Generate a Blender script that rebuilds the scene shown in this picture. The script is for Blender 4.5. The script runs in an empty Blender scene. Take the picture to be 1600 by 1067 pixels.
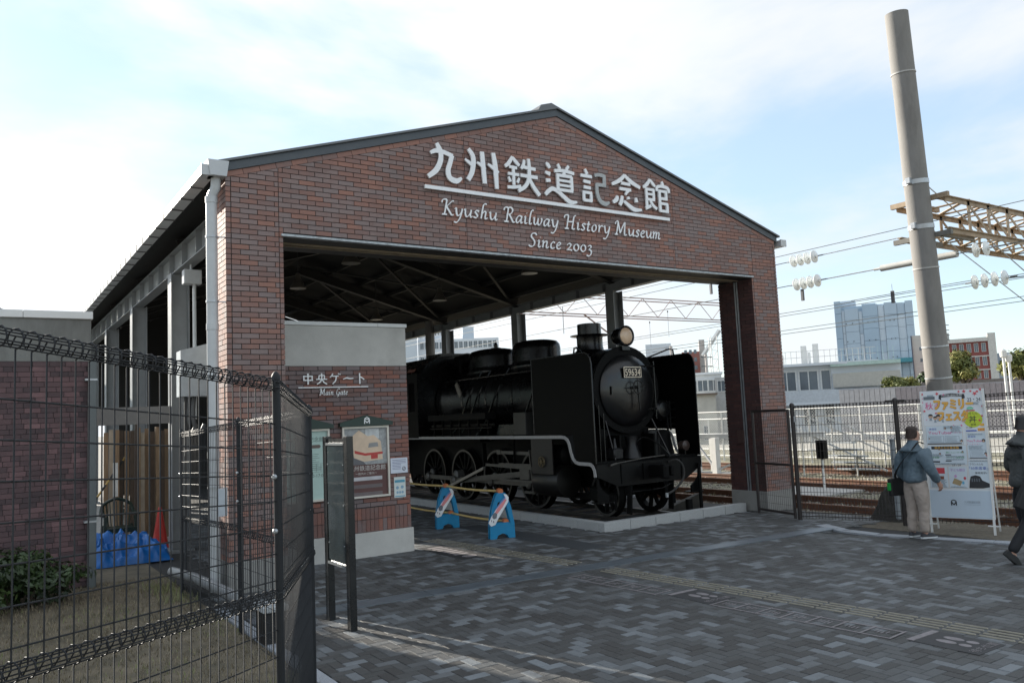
import bpy, math, random
from mathutils import Vector, Matrix
random.seed(7)
PI = math.pi
S = bpy.context.scene
COL = S.collection

# ------------------------------------------------------------------ camera
F = 1259.0
EYE = Vector((0, 0, 2.0))
def _n(v): return v / v.length
_ex = _n(Vector((1900.0, -34.5, -F)))
_ey = _n(Vector((-837.0, -155.5, -F)))
_ez = _n(_ex.cross(_ey)); _ey = _ez.cross(_ex)
ROT = Matrix((_ex, _ey, _ez))
cd = bpy.data.cameras.new('camera'); cam = bpy.data.objects.new('camera', cd); COL.objects.link(cam)
cd.sensor_width = 36; cd.lens = F / 1600 * 36; cd.clip_end = 3000; cd.clip_start = .05
cam.matrix_world = Matrix.Translation(EYE) @ ROT.to_4x4()
S.camera = cam

# ------------------------------------------------------------------ light
SUN_AZ = math.radians(16.8); SUN_EL = math.radians(20.5)      # azimuth measured from +Y towards -X
SUNV = Vector((-math.sin(SUN_AZ) * math.cos(SUN_EL), math.cos(SUN_AZ) * math.cos(SUN_EL), math.sin(SUN_EL)))
W = bpy.data.worlds.new('World'); S.world = W; W.use_nodes = True
nt = W.node_tree; N = nt.nodes; L = nt.links
for n_ in list(N): N.remove(n_)
def nd(t, **k):
    n_ = N.new(t)
    for a, b in k.items(): setattr(n_, a, b)
    return n_
out = nd('ShaderNodeOutputWorld')
sky = nd('ShaderNodeTexSky', sky_type='NISHITA', sun_disc=False, sun_elevation=SUN_EL, sun_rotation=-SUN_AZ, air_density=1.0, dust_density=.15, ozone_density=1.2)
bgs = nd('ShaderNodeBackground'); bgs.inputs[1].default_value = 0.05
L.new(sky.outputs[0], bgs.inputs[0])
bgh = nd('ShaderNodeBackground'); bgh.inputs[0].default_value = (.60, .80, 1.0, 1); bgh.inputs[1].default_value = .21      # thin high haze
add_ = nd('ShaderNodeAddShader'); L.new(bgs.outputs[0], add_.inputs[0]); L.new(bgh.outputs[0], add_.inputs[1])
tc = nd('ShaderNodeTexCoord')
mp = nd('ShaderNodeMapping'); mp.inputs['Scale'].default_value = (1, 1, 2.6); mp.inputs['Location'].default_value = (5.1, 1.2, .8)
L.new(tc.outputs['Generated'], mp.inputs[0])
n1 = nd('ShaderNodeTexNoise'); n1.inputs['Scale'].default_value = 1.5; n1.inputs['Detail'].default_value = 9; n1.inputs['Roughness'].default_value = .52; n1.inputs['Distortion'].default_value = .25
L.new(mp.outputs[0], n1.inputs['Vector'])
dt = nd('ShaderNodeVectorMath', operation='DOT_PRODUCT'); dt.inputs[1].default_value = SUNV
L.new(tc.outputs['Generated'], dt.inputs[0])
sm = nd('ShaderNodeMapRange'); sm.inputs[1].default_value = .45; sm.inputs[2].default_value = 1.0; sm.inputs[3].default_value = 0; sm.inputs[4].default_value = 1
L.new(dt.outputs['Value'], sm.inputs[0])
ad = nd('ShaderNodeMath', operation='MULTIPLY_ADD'); ad.inputs[1].default_value = .06
L.new(sm.outputs[0], ad.inputs[0]); L.new(n1.outputs[0], ad.inputs[2])
mk = nd('ShaderNodeMapRange', interpolation_type='SMOOTHSTEP'); mk.inputs[1].default_value = .42; mk.inputs[2].default_value = .60; mk.inputs[3].default_value = .12; mk.inputs[4].default_value = 1.0
L.new(ad.outputs[0], mk.inputs[0])
bgc = nd('ShaderNodeBackground'); bgc.inputs[0].default_value = (.93, .965, 1.0, 1)
cs = nd('ShaderNodeMapRange'); cs.inputs[1].default_value = 0.0; cs.inputs[2].default_value = 1.0; cs.inputs[3].default_value = .40; cs.inputs[4].default_value = .52
L.new(sm.outputs[0], cs.inputs[0]); L.new(cs.outputs[0], bgc.inputs[1])
mx = nd('ShaderNodeMixShader'); L.new(mk.outputs[0], mx.inputs[0]); L.new(add_.outputs[0], mx.inputs[1]); L.new(bgc.outputs[0], mx.inputs[2])
L.new(mx.outputs[0], out.inputs[0])
sd = bpy.data.lights.new('sun', 'SUN'); so = bpy.data.objects.new('sun', sd); COL.objects.link(so)
sd.energy = 4.2; sd.angle = math.radians(.53); sd.color = (1.0, .93, .82)
so.rotation_euler = SUNV.to_track_quat('Z', 'Y').to_euler(); so.location = SUNV * 60
S.view_settings.view_transform = 'Standard'; S.view_settings.look = 'None'; S.view_settings.gamma = 1; S.view_settings.exposure = 1.35
S.view_settings.use_curve_mapping = False

# ------------------------------------------------------------------ helpers
def ray(x, y): return ROT @ Vector((x - 800.0, 533.5 - y, -F))
def at(x, y, d): return EYE + ray(x, y) * (d / F)             # point at depth d (metres along the view axis)
def ony(x, y, Y): r = ray(x, y); return EYE + r * (Y / r.y)
def onx(x, y, X): r = ray(x, y); return EYE + r * (X / r.x)
def onz(x, y, z=0.0): r = ray(x, y); return EYE + r * ((z - EYE.z) / r.z)
def depth(p): return -((ROT.transposed() @ (Vector(p) - EYE)).z)
def pix(p):
    q = ROT.transposed() @ (Vector(p) - EYE)
    if q.z > -.01: return (-9999, -9999)
    return (800 + F * q.x / -q.z, 533.5 - F * q.y / -q.z)

MATS = {}
def mat(name, col, rough=.6, metal=0.0, var=.12, scale=6.0, col2=None, bump=0.0, bscale=60.0, spec=.5, dirt=0.0, dirtcol=(.05, .045, .04), coat=0.0, emit=None, alpha=1.0, trans=0.0, stretch=None, space='pos'):
    if name in MATS: return MATS[name]
    m = bpy.data.materials.new(name); m.use_nodes = True; t = m.node_tree; n = t.nodes; l = t.links
    b = n['Principled BSDF']
    b.inputs['Roughness'].default_value = rough; b.inputs['Metallic'].default_value = metal
    b.inputs['Specular IOR Level'].default_value = spec; b.inputs['Coat Weight'].default_value = coat
    if trans: b.inputs['Transmission Weight'].default_value = trans
    if space == 'pos': v = n.new('ShaderNodeNewGeometry').outputs['Position']
    else: v = n.new('ShaderNodeTexCoord').outputs['Object']
    if stretch:
        mpn = n.new('ShaderNodeMapping'); mpn.inputs['Scale'].default_value = stretch; l.new(v, mpn.inputs[0]); v = mpn.outputs[0]
    a = n.new('ShaderNodeTexNoise'); a.inputs['Scale'].default_value = scale; a.inputs['Detail'].default_value = 6; a.inputs['Roughness'].default_value = .6; l.new(v, a.inputs[0])
    r = n.new('ShaderNodeMapRange'); r.inputs[1].default_value = .3; r.inputs[2].default_value = .7; l.new(a.outputs[0], r.inputs[0])
    c = n.new('ShaderNodeMix'); c.data_type = 'RGBA'; l.new(r.outputs[0], c.inputs[0])
    lo = col2 if col2 else tuple(x * (1 - var) for x in col); hi = col if col2 else tuple(min(1, x * (1 + var)) for x in col)
    c.inputs[6].default_value = (*lo, 1); c.inputs[7].default_value = (*hi, 1); o = c.outputs[2]
    if dirt:
        a2 = n.new('ShaderNodeTexNoise'); a2.inputs['Scale'].default_value = scale * .37 + .3; a2.inputs['Detail'].default_value = 8; a2.inputs['Roughness'].default_value = .7; l.new(v, a2.inputs[0])
        r2 = n.new('ShaderNodeMapRange'); r2.inputs[1].default_value = .5; r2.inputs[2].default_value = .75; r2.inputs[4].default_value = dirt; l.new(a2.outputs[0], r2.inputs[0])
        c2 = n.new('ShaderNodeMix'); c2.data_type = 'RGBA'; l.new(r2.outputs[0], c2.inputs[0]); l.new(o, c2.inputs[6]); c2.inputs[7].default_value = (*dirtcol, 1); o = c2.outputs[2]
    l.new(o, b.inputs['Base Color'])
    rr = n.new('ShaderNodeMapRange'); rr.inputs[3].default_value = max(.02, rough - .08); rr.inputs[4].default_value = min(1, rough + .08); l.new(a.outputs[0], rr.inputs[0]); l.new(rr.outputs[0], b.inputs['Roughness'])
    if bump:
        a3 = n.new('ShaderNodeTexNoise'); a3.inputs['Scale'].default_value = bscale; a3.inputs['Detail'].default_value = 5; l.new(v, a3.inputs[0])
        bp = n.new('ShaderNodeBump'); bp.inputs['Strength'].default_value = bump; bp.inputs['Distance'].default_value = .01 if bscale > 10 else .04; l.new(a3.outputs[0], bp.inputs['Height']); l.new(bp.outputs[0], b.inputs['Normal'])
    if emit: b.inputs['Emission Color'].default_value = (*emit[0], 1); b.inputs['Emission Strength'].default_value = emit[1]
    if alpha < 1: b.inputs['Alpha'].default_value = alpha
    MATS[name] = m; return m

def tone_mat(name, stops, rough=.75, bump=.35, bscale=90, noise=.25, nscale=9.0, stain=.35, staincol=(.06, .05, .05), stretch=(1, 1, 1), spec=.35):
    """colour of each piece comes from its 'tone' (0..1), plus grain and stains that run over the pieces"""
    m = bpy.data.materials.new(name); m.use_nodes = True; t = m.node_tree; n = t.nodes; l = t.links
    b = n['Principled BSDF']; b.inputs['Roughness'].default_value = rough; b.inputs['Specular IOR Level'].default_value = spec
    at_ = n.new('ShaderNodeAttribute'); at_.attribute_name = 'tone'
    g = n.new('ShaderNodeNewGeometry'); mpn = n.new('ShaderNodeMapping'); mpn.inputs['Scale'].default_value = stretch; l.new(g.outputs['Position'], mpn.inputs[0])
    a = n.new('ShaderNodeTexNoise'); a.inputs['Scale'].default_value = nscale; a.inputs['Detail'].default_value = 5; a.inputs['Roughness'].default_value = .65; l.new(mpn.outputs[0], a.inputs[0])
    s = n.new('ShaderNodeMath'); s.operation = 'SUBTRACT'; s.inputs[1].default_value = .5; l.new(a.outputs[0], s.inputs[0])
    k = n.new('ShaderNodeMath'); k.operation = 'MULTIPLY_ADD'; k.inputs[1].default_value = noise * 2; l.new(s.outputs[0], k.inputs[0]); l.new(at_.outputs['Fac'], k.inputs[2])
    cr = n.new('ShaderNodeValToRGB'); e = cr.color_ramp
    while len(e.elements) < len(stops): e.elements.new(.5)
    for i, (p, c) in enumerate(stops): e.elements[i].position = p; e.elements[i].color = (*c, 1)
    l.new(k.outputs[0], cr.inputs[0])
    a2 = n.new('ShaderNodeTexNoise'); a2.inputs['Scale'].default_value = .9; a2.inputs['Detail'].default_value = 9; a2.inputs['Roughness'].default_value = .72; l.new(mpn.outputs[0], a2.inputs[0])
    r2 = n.new('ShaderNodeMapRange'); r2.inputs[1].default_value = .48; r2.inputs[2].default_value = .78; r2.inputs[4].default_value = stain; l.new(a2.outputs[0], r2.inputs[0])
    c2 = n.new('ShaderNodeMix'); c2.data_type = 'RGBA'; l.new(r2.outputs[0], c2.inputs[0]); l.new(cr.outputs[0], c2.inputs[6]); c2.inputs[7].default_value = (*staincol, 1)
    l.new(c2.outputs[2], b.inputs['Base Color'])
    a3 = n.new('ShaderNodeTexNoise'); a3.inputs['Scale'].default_value = bscale; a3.inputs['Detail'].default_value = 4; l.new(g.outputs['Position'], a3.inputs[0])
    bp = n.new('ShaderNodeBump'); bp.inputs['Strength'].default_value = bump; bp.inputs['Distance'].default_value = .006; l.new(a3.outputs[0], bp.inputs['Height']); l.new(bp.outputs[0], b.inputs['Normal'])
    MATS[name] = m; return m

ORG = {}
def org(o): return ORG.get(o.name, Vector((0, 0, 0))) if o else Vector((0, 0, 0))

class MB:
    def __init__(s): s.v = []; s.f = []; s.t = []; s.m = []; s.tone = .5; s.mi = 0
    def add(s, vs, fs):
        k = len(s.v); s.v += [tuple(p) for p in vs]
        for f in fs: s.f.append(tuple(i + k for i in f)); s.t.append(s.tone); s.m.append(s.mi)
        return s
    def box(s, x0, x1, y0, y1, z0, z1):
        if x1 < x0: x0, x1 = x1, x0
        if y1 < y0: y0, y1 = y1, y0
        if z1 < z0: z0, z1 = z1, z0
        return s.add([(x0, y0, z0), (x1, y0, z0), (x1, y1, z0), (x0, y1, z0), (x0, y0, z1), (x1, y0, z1), (x1, y1, z1), (x0, y1, z1)],
              [(3, 2, 1, 0), (4, 5, 6, 7), (0, 1, 5, 4), (1, 2, 6, 5), (2, 3, 7, 6), (3, 0, 4, 7)])
    def obox(s, c, a, b, d):      # centre and three half-extent vectors
        c, a, b, d = Vector(c), Vector(a), Vector(b), Vector(d)
        if a.cross(b).dot(d) < 0: a = -a
        P = [c + a * i + b * j + d * k for k in (-1, 1) for (i, j) in ((-1, -1), (1, -1), (1, 1), (-1, 1))]
        return s.add(P, [(3, 2, 1, 0), (4, 5, 6, 7), (0, 1, 5, 4), (1, 2, 6, 5), (2, 3, 7, 6), (3, 0, 4, 7)])
    def bar(s, p, q, w, h=None, up=(0, 0, 1)):
        p, q, up = Vector(p), Vector(q), Vector(up); h = h or w; d = q - p
        if d.length < 1e-6: return s
        dn = d.normalized()
        if abs(dn.dot(up)) > .98: up = Vector((1, 0, 0)) if abs(dn.x) < .9 else Vector((0, 1, 0))
        a = dn.cross(up).normalized(); b = a.cross(dn).normalized()
        return s.obox((p + q) / 2, d / 2, a * (w / 2), b * (h / 2))
    def tube(s, pts, r, n=8, closed=False, cap=True):
        pts = [Vector(p) for p in pts]; k = len(pts); rs = r if isinstance(r, (list, tuple)) else [r] * k
        u = None; base = len(s.v); vs = []
        for i in range(k):
            if closed: d = pts[(i + 1) % k] - pts[i - 1]
            else: d = pts[min(i + 1, k - 1)] - pts[max(i - 1, 0)]
            d = d.normalized() if d.length > 1e-9 else Vector((0, 0, 1))
            if u is None: u = d.orthogonal().normalized()
            else:
                u = u - d * u.dot(d)
                u = u.normalized() if u.length > 1e-6 else d.orthogonal().normalized()
            w = d.cross(u)
            vs += [pts[i] + (u * math.cos(2 * PI * j / n) + w * math.sin(2 * PI * j / n)) * rs[i] for j in range(n)]
        fs = []
        for i in range(k if closed else k - 1):
            a = i * n; b = ((i + 1) % k) * n
            for j in range(n): fs.append((a + j, a + (j + 1) % n, b + (j + 1) % n, b + j))
        if cap and not closed: fs += [tuple(range(n - 1, -1, -1)), tuple((k - 1) * n + j for j in range(n))]
        return s.add(vs, fs)
    def lathe(s, prof, c, axis=(0, 0, 1), n=24, sx=1, sy=1, u=None, ring=False):      # prof: (radius, distance along axis)
        c, ax = Vector(c), Vector(axis).normalized(); u = Vector(u) if u else ax.orthogonal().normalized(); w = ax.cross(u)
        if ring: prof = list(prof) + [prof[0]]
        vs = []; fs = []; k = len(prof)
        for (r, h) in prof: vs += [c + ax * h + u * (r * sx * math.cos(2 * PI * j / n)) + w * (r * sy * math.sin(2 * PI * j / n)) for j in range(n)]
        for i in range(k - 1):
            for j in range(n): fs.append((i * n + j, i * n + (j + 1) % n, (i + 1) * n + (j + 1) % n, (i + 1) * n + j))
        if not ring: fs += [tuple(range(n - 1, -1, -1)), tuple((k - 1) * n + j for j in range(n))]
        return s.add(vs, fs)
    def prism(s, poly, o, a, b, d, t0=0.0, t1=.1):     # 2-D polygon (counter-clockwise) in plane o + a*x + b*y, extruded along d from t0 to t1
        o, a, b, d = Vector(o), Vector(a), Vector(b), Vector(d); n = len(poly)
        vs = [o + a * x + b * y + d * t1 for x, y in poly] + [o + a * x + b * y + d * t0 for x, y in poly]
        flip = a.cross(b).dot(d) * (t1 - t0) < 0
        fs = [tuple(range(n)), tuple(range(2 * n - 1, n - 1, -1))] + [(i + n, (i + 1) % n + n, (i + 1) % n, i) for i in range(n)]
        if flip: fs = [tuple(reversed(f)) for f in fs]
        return s.add(vs, fs)
    def cbox(s, x0, x1, y0, y1, z0, z1, c=.01):        # box with all edges chamfered
        X, Y, Z = (x0, x1), (y0, y1), (z0, z1); vs = []; idx = {}
        for i in (0, 1):
            for j in (0, 1):
                for k in (0, 1):
                    p = [X[i], Y[j], Z[k]]; q = [c if e == 0 else -c for e in (i, j, k)]
                    for ax in range(3):
                        r = [p[m] + (q[m] if m != ax else 0) for m in range(3)]
                        idx[(i, j, k, ax)] = len(vs); vs.append(tuple(r))
        fs = []
        I = lambda i, j, k, a: idx[(i, j, k, a)]
        for i in (0, 1): fs.append([I(i, 0, 0, 0), I(i, 1, 0, 0), I(i, 1, 1, 0), I(i, 0, 1, 0)])
        for j in (0, 1): fs.append([I(0, j, 0, 1), I(0, j, 1, 1), I(1, j, 1, 1), I(1, j, 0, 1)])
        for k in (0, 1): fs.append([I(0, 0, k, 2), I(1, 0, k, 2), I(1, 1, k, 2), I(0, 1, k, 2)])
        for i in (0, 1):
            for j in (0, 1): fs.append([I(i, j, 0, 0), I(i, j, 1, 0), I(i, j, 1, 1), I(i, j, 0, 1)])
        for i in (0, 1):
            for k in (0, 1): fs.append([I(i, 0, k, 0), I(i, 1, k, 0), I(i, 1, k, 2), I(i, 0, k, 2)])
        for j in (0, 1):
            for k in (0, 1): fs.append([I(0, j, k, 1), I(1, j, k, 1), I(1, j, k, 2), I(0, j, k, 2)])
        for i in (0, 1):
            for j in (0, 1):
                for k in (0, 1): fs.append([I(i, j, k, 0), I(i, j, k, 1), I(i, j, k, 2)])
        cc = Vector(((x0 + x1) / 2, (y0 + y1) / 2, (z0 + z1) / 2)); out_ = []
        for f in fs:
            P = [Vector(vs[q]) for q in f]; nn = (P[1] - P[0]).cross(P[2] - P[0]); m_ = sum(P, Vector()) / len(P) - cc
            out_.append(tuple(f) if nn.dot(m_) > 0 else tuple(reversed(f)))
        return s.add(vs, out_)
    def mesh(s, name, mats, smooth=False, origin=(0, 0, 0)):
        me = bpy.data.meshes.new(name); o = Vector(origin)
        me.from_pydata([(p[0] - o.x, p[1] - o.y, p[2] - o.z) for p in s.v], [], s.f)
        for q in (mats if isinstance(mats, (list, tuple)) else [mats]): me.materials.append(q)
        a = me.attributes.new('tone', 'FLOAT', 'FACE'); a.data.foreach_set('value', s.t)
        if any(s.m): me.polygons.foreach_set('material_index', s.m)
        if smooth:
            me.polygons.foreach_set('use_smooth', [True] * len(me.polygons))
            if smooth != 'all': me.set_sharp_from_angle(angle=math.radians(38))
        me.update(); return me
    def build(s, name, mats, parent=None, smooth=False, origin=None, label=None, cat=None, group=None, kind=None, bevel=0):
        po = org(parent)
        if origin is None:
            if parent: origin = po
            else:
                xs, ys, zs = [p[0] for p in s.v], [p[1] for p in s.v], [p[2] for p in s.v]
                origin = ((min(xs) + max(xs)) / 2, (min(ys) + max(ys)) / 2, min(zs))
        o = bpy.data.objects.new(name, s.mesh(name, mats, smooth, origin)); COL.objects.link(o)
        o.parent = parent; o.location = Vector(origin) - po; ORG[o.name] = Vector(origin)
        if bevel:
            bv = o.modifiers.new('bevel', 'BEVEL'); bv.width = bevel; bv.segments = 2; bv.limit_method = 'ANGLE'
        tag(o, label, cat, group, kind); return o

def tag(o, label=None, cat=None, group=None, kind=None):
    if label: o['label'] = label
    if cat: o['category'] = cat
    if group: o['group'] = group
    if kind: o['kind'] = kind
    return o
def thing(name, label, cat, loc=(0, 0, 0), group=None):
    o = bpy.data.objects.new(name, None); COL.objects.link(o); o.location = loc; ORG[o.name] = Vector(loc); o.empty_display_size = .2
    return tag(o, label, cat, group)
def inst(me, name, parent, loc, rot=None, scale=None):
    o = bpy.data.objects.new(name, me); COL.objects.link(o); o.parent = parent; o.location = Vector(loc) - org(parent); ORG[o.name] = Vector(loc)
    if rot is not None: o.rotation_euler = rot
    if scale is not None: o.scale = scale
    return o
def copy_tree(o, parent=None):
    c = o.copy(); COL.objects.link(c); c.parent = parent
    for ch in list(o.children): copy_tree(ch, c)
    return c
def text_mb(body, size, o, a, b, d, t=.002, mb=None, align='CENTER', width=None):
    """printed or cut-out lettering as mesh in the plane o + a*x + b*y"""
    c = bpy.data.curves.new('lettering', 'FONT'); c.body = body; c.size = size; c.align_x = align; c.resolution_u = 2; c.extrude = 0
    ob = bpy.data.objects.new('lettering', c); COL.objects.link(ob)
    bpy.context.view_layer.update()
    me = bpy.data.meshes.new_from_object(ob.evaluated_get(bpy.context.evaluated_depsgraph_get()))
    mb = mb or MB(); o, a, b, d = Vector(o), Vector(a), Vector(b), Vector(d)
    sx = 1.0
    if width and len(me.vertices):
        xs = [v.co.x for v in me.vertices]; sx = width / max(1e-6, max(xs) - min(xs))
    vs = [o + a * (v.co.x * sx) + b * v.co.y + d * t for v in me.vertices]
    fl = a.cross(b).dot(d) < 0
    mb.add(vs, [tuple(reversed(p.vertices)) if fl else tuple(p.vertices) for p in me.polygons])
    bpy.data.objects.remove(ob); bpy.data.curves.remove(c); bpy.data.meshes.remove(me)
    return mb
def catmull(pts, k=5):
    if len(pts) < 3: return list(pts)
    P = [pts[0]] + list(pts) + [pts[-1]]; out_ = []
    for i in range(1, len(P) - 2):
        p0, p1, p2, p3 = P[i - 1], P[i], P[i + 1], P[i + 2]
        for j in range(k):
            t = j / k
            out_.append(tuple(.5 * ((2 * b) + (-a + c) * t + (2 * a - 5 * b + 4 * c - d) * t * t + (-a + 3 * b - 3 * c + d) * t ** 3) for a, b, c, d in zip(p0, p1, p2, p3)))
    out_.append(tuple(P[-2])); return out_
def ribbon(mb, pts, ws, o, a, b, d, t0, t1):
    """a stroke: path in 2-D with half-widths, made solid between t0 and t1 along d"""
    o, a, b, d = Vector(o), Vector(a), Vector(b), Vector(d); n = len(pts); Lf = []; Rt = []
    for i, (x, y) in enumerate(pts):
        x0, y0 = pts[max(0, i - 1)]; x1, y1 = pts[min(n - 1, i + 1)]; dx, dy = x1 - x0, y1 - y0; q = math.hypot(dx, dy) or 1
        w = ws[i] if isinstance(ws, list) else ws
        Lf.append((x - dy / q * w, y + dx / q * w)); Rt.append((x + dy / q * w, y - dx / q * w))
    vs = []
    for t in (t1, t0):
        for q in Lf + Rt: vs.append(o + a * q[0] + b * q[1] + d * t)
    fs = []; m = 2 * n
    for i in range(n - 1):
        fs.append((i, n + i, n + i + 1, i + 1)); fs.append((m + i + 1, m + n + i + 1, m + n + i, m + i))
        fs.append((i + 1, m + i + 1, m + i, i)); fs.append((n + i, m + n + i, m + n + i + 1, n + i + 1))
    fs.append((0, m, m + n, n)); fs.append((n - 1, 2 * n - 1, m + 2 * n - 1, m + n - 1))
    if a.cross(b).dot(d) < 0: fs = [tuple(reversed(f)) for f in fs]
    mb.add(vs, fs)
# ------------------------------------------------------------------ materials
BRICK = tone_mat('facade_tile', [(0, (.245, .195, .188)), (.25, (.265, .195, .182)), (.48, (.235, .155, .14)), (.72, (.27, .155, .13)), (1, (.335, .175, .135))], noise=.34, nscale=11, stretch=(.8, 1, 1), stain=.42, staincol=(.085, .072, .07))
GBRICK = tone_mat('gate_tile', [(0, (.215, .175, .175)), (.3, (.225, .17, .165)), (.5, (.20, .12, .105)), (.75, (.235, .12, .10)), (1, (.31, .14, .105))], noise=.3, nscale=11, stain=.3, staincol=(.07, .06, .06))
PBRICK = tone_mat('purple_tile', [(0, (.075, .055, .06)), (.4, (.115, .075, .08)), (.75, (.155, .095, .10)), (1, (.24, .145, .15))], noise=.2, nscale=9, stain=.3, staincol=(.06, .05, .055))
PAVE = tone_mat('paver', [(0, (.056, .054, .052)), (.35, (.080, .081, .080)), (.65, (.112, .117, .120)), (1, (.195, .212, .225))], rough=.72, bump=.6, bscale=160, noise=.16, nscale=30, stain=.5, staincol=(.058, .056, .055), spec=.42)
MORTAR = mat('mortar', (.05, .046, .047), .9, var=.2)
CONC = mat('concrete', (.27, .265, .25), .85, var=.12, scale=3, bump=.25, dirt=.45, dirtcol=(.16, .15, .14))
CONC2 = mat('gate_concrete', (.54, .53, .50), .85, var=.10, scale=2.2, bump=.2, dirt=.35, dirtcol=(.22, .215, .20))
CONCD = mat('weathered_concrete', (.20, .205, .195), .88, var=.2, scale=2.4, bump=.3, dirt=.7, dirtcol=(.09, .09, .085), stretch=(1, 1, .35))
CAP = mat('white_coping', (.74, .75, .74), .45, var=.04)
STEEL = mat('grey_painted_steel', (.27, .285, .295), .42, var=.08, scale=4, dirt=.25, dirtcol=(.13, .12, .11))
DSTEEL = mat('dark_steel', (.045, .047, .05), .5, var=.15)
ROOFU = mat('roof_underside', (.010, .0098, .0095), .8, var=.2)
ROOFM = mat('roof_metal', (.075, .085, .095), .45, metal=.3, var=.08, scale=5, dirt=.3, dirtcol=(.13, .14, .14))
ROOFT = mat('roof_trim', (.13, .135, .14), .4, metal=.3, var=.08)
GUT = mat('gutter_grey', (.52, .54, .55), .32, var=.06, dirt=.2, dirtcol=(.25, .24, .22))
WLET = mat('white_letter', (.86, .87, .88), .28, metal=.05, var=.02)
GLET = mat('worn_grey_letter', (.42, .44, .44), .4, var=.15, scale=20)
GRAN = mat('granite', (.33, .35, .38), .7, var=.5, scale=140, bump=.4, bscale=200)
KERB = mat('kerb_stone', (.40, .41, .41), .75, var=.25, scale=150, bump=.35, bscale=180, dirt=.2, dirtcol=(.25, .25, .24))
DRAIN = mat('drain_cover', (.17, .195, .22), .45, metal=.5, var=.12, scale=5)
TACT = mat('tactile_yellow', (.25, .23, .18), .6, var=.18, scale=12, dirt=.3, dirtcol=(.2, .18, .13))
ASPH = mat('ground_base', (.035, .034, .033), .9, var=.2)
PAINT = mat('ground_paint', (.22, .20, .205), .7, var=.22, scale=14, dirt=.55, dirtcol=(.10, .10, .10))
PAINTD = mat('dark_ground_sheet', (.034, .034, .036), .7, var=.15, scale=12)
BLACKP = mat('loco_black', (.0042, .0042, .0045), .27, var=.3, scale=3, spec=.5, bump=.04, bscale=7, dirt=.3, dirtcol=(.010, .0095, .008))
BLACKM = mat('loco_matt_black', (.003, .003, .003), .6, var=.3, scale=5, dirt=.5, dirtcol=(.007, .006, .005), spec=.15)
ROD = mat('bright_rod', (.13, .125, .115), .5, metal=.6, var=.15, dirt=.4, dirtcol=(.05, .045, .04))
WHT = mat('white_paint', (.74, .74, .72), .5, var=.05, dirt=.25, dirtcol=(.45, .43, .4))
STRIPE = mat('white_stripe', (.36, .36, .36), .5, var=.1, scale=10, dirt=.4, dirtcol=(.28, .20, .15), stretch=(1, 3, 1))
BRASS = mat('brass', (.72, .62, .50), .35, metal=.4, var=.1)
FENCE = mat('fence_dark', (.018, .020, .023), .58, var=.08, spec=.3)
FENCEB = mat('fence_brown', (.026, .020, .019), .45, var=.1)
GALV = mat('galvanised', (.45, .47, .49), .4, metal=.6, var=.12, scale=10)
RUSTY = mat('rusty_cream_steel', (.36, .27, .18), .65, var=.2, scale=5, dirt=.9, dirtcol=(.13, .065, .04))
POLEC = mat('pole_concrete', (.235, .225, .212), .85, var=.12, scale=5, dirt=.55, dirtcol=(.12, .11, .10), bump=.2, stretch=(1, 1, .3))
SOIL = mat('lawn_soil', (.20, .165, .115), .95, col2=(.085, .075, .05), scale=2.6, dirt=.6, dirtcol=(.055, .045, .028), bump=.8, bscale=30)
BALL = mat('ballast_ground', (.23, .205, .16), .95, var=.35, scale=3, col2=(.16, .155, .085), bump=1, bscale=12)
STONE = tone_mat('ballast_stone', [(0, (.14, .12, .10)), (.5, (.27, .25, .21)), (1, (.42, .39, .34))], noise=.1, nscale=4, stain=.2)
GRASS = tone_mat('dry_grass', [(0, (.10, .08, .05)), (.5, (.30, .25, .17)), (1, (.20, .23, .09))], noise=.1, nscale=2, stain=.2, bump=0, stretch=(1, 1, 1))
LEAF = tone_mat('leaf', [(0, (.018, .032, .010)), (.5, (.035, .065, .018)), (1, (.075, .11, .03))], noise=.1, nscale=3, stain=.1, bump=0, rough=.45, spec=.5)
LEAFY = tone_mat('autumn_leaf', [(0, (.07, .09, .02)), (.5, (.14, .15, .035)), (1, (.24, .22, .06))], noise=.15, nscale=2, stain=.1, bump=0, rough=.6)
BARK = mat('bark', (.09, .07, .05), .9, var=.3)
RAIL = mat('rail_rust', (.16, .075, .045), .7, var=.25, scale=8)
SLEEP = mat('sleeper', (.13, .10, .075), .9, var=.3)
def rgb(name, c, r=.55, **k): return mat(name, c, r, **k)
BLUET = rgb('blue_tarpaulin', (.012, .14, .46), .38, var=.25, scale=3, bump=.15, bscale=25)
REDC = rgb('red_cone_plastic', (.52, .03, .02), .45)
BARB = rgb('barricade_blue', (.003, .21, .42), .4, var=.08)
ORG_ = rgb('orange_clamp', (.50, .15, .05), .5)
YEL = rgb('yellow_bar', (.55, .40, .15), .45, var=.1)
INSUL = mat('insulator_porcelain', (.80, .82, .80), .2, var=.05, coat=.3)

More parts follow.
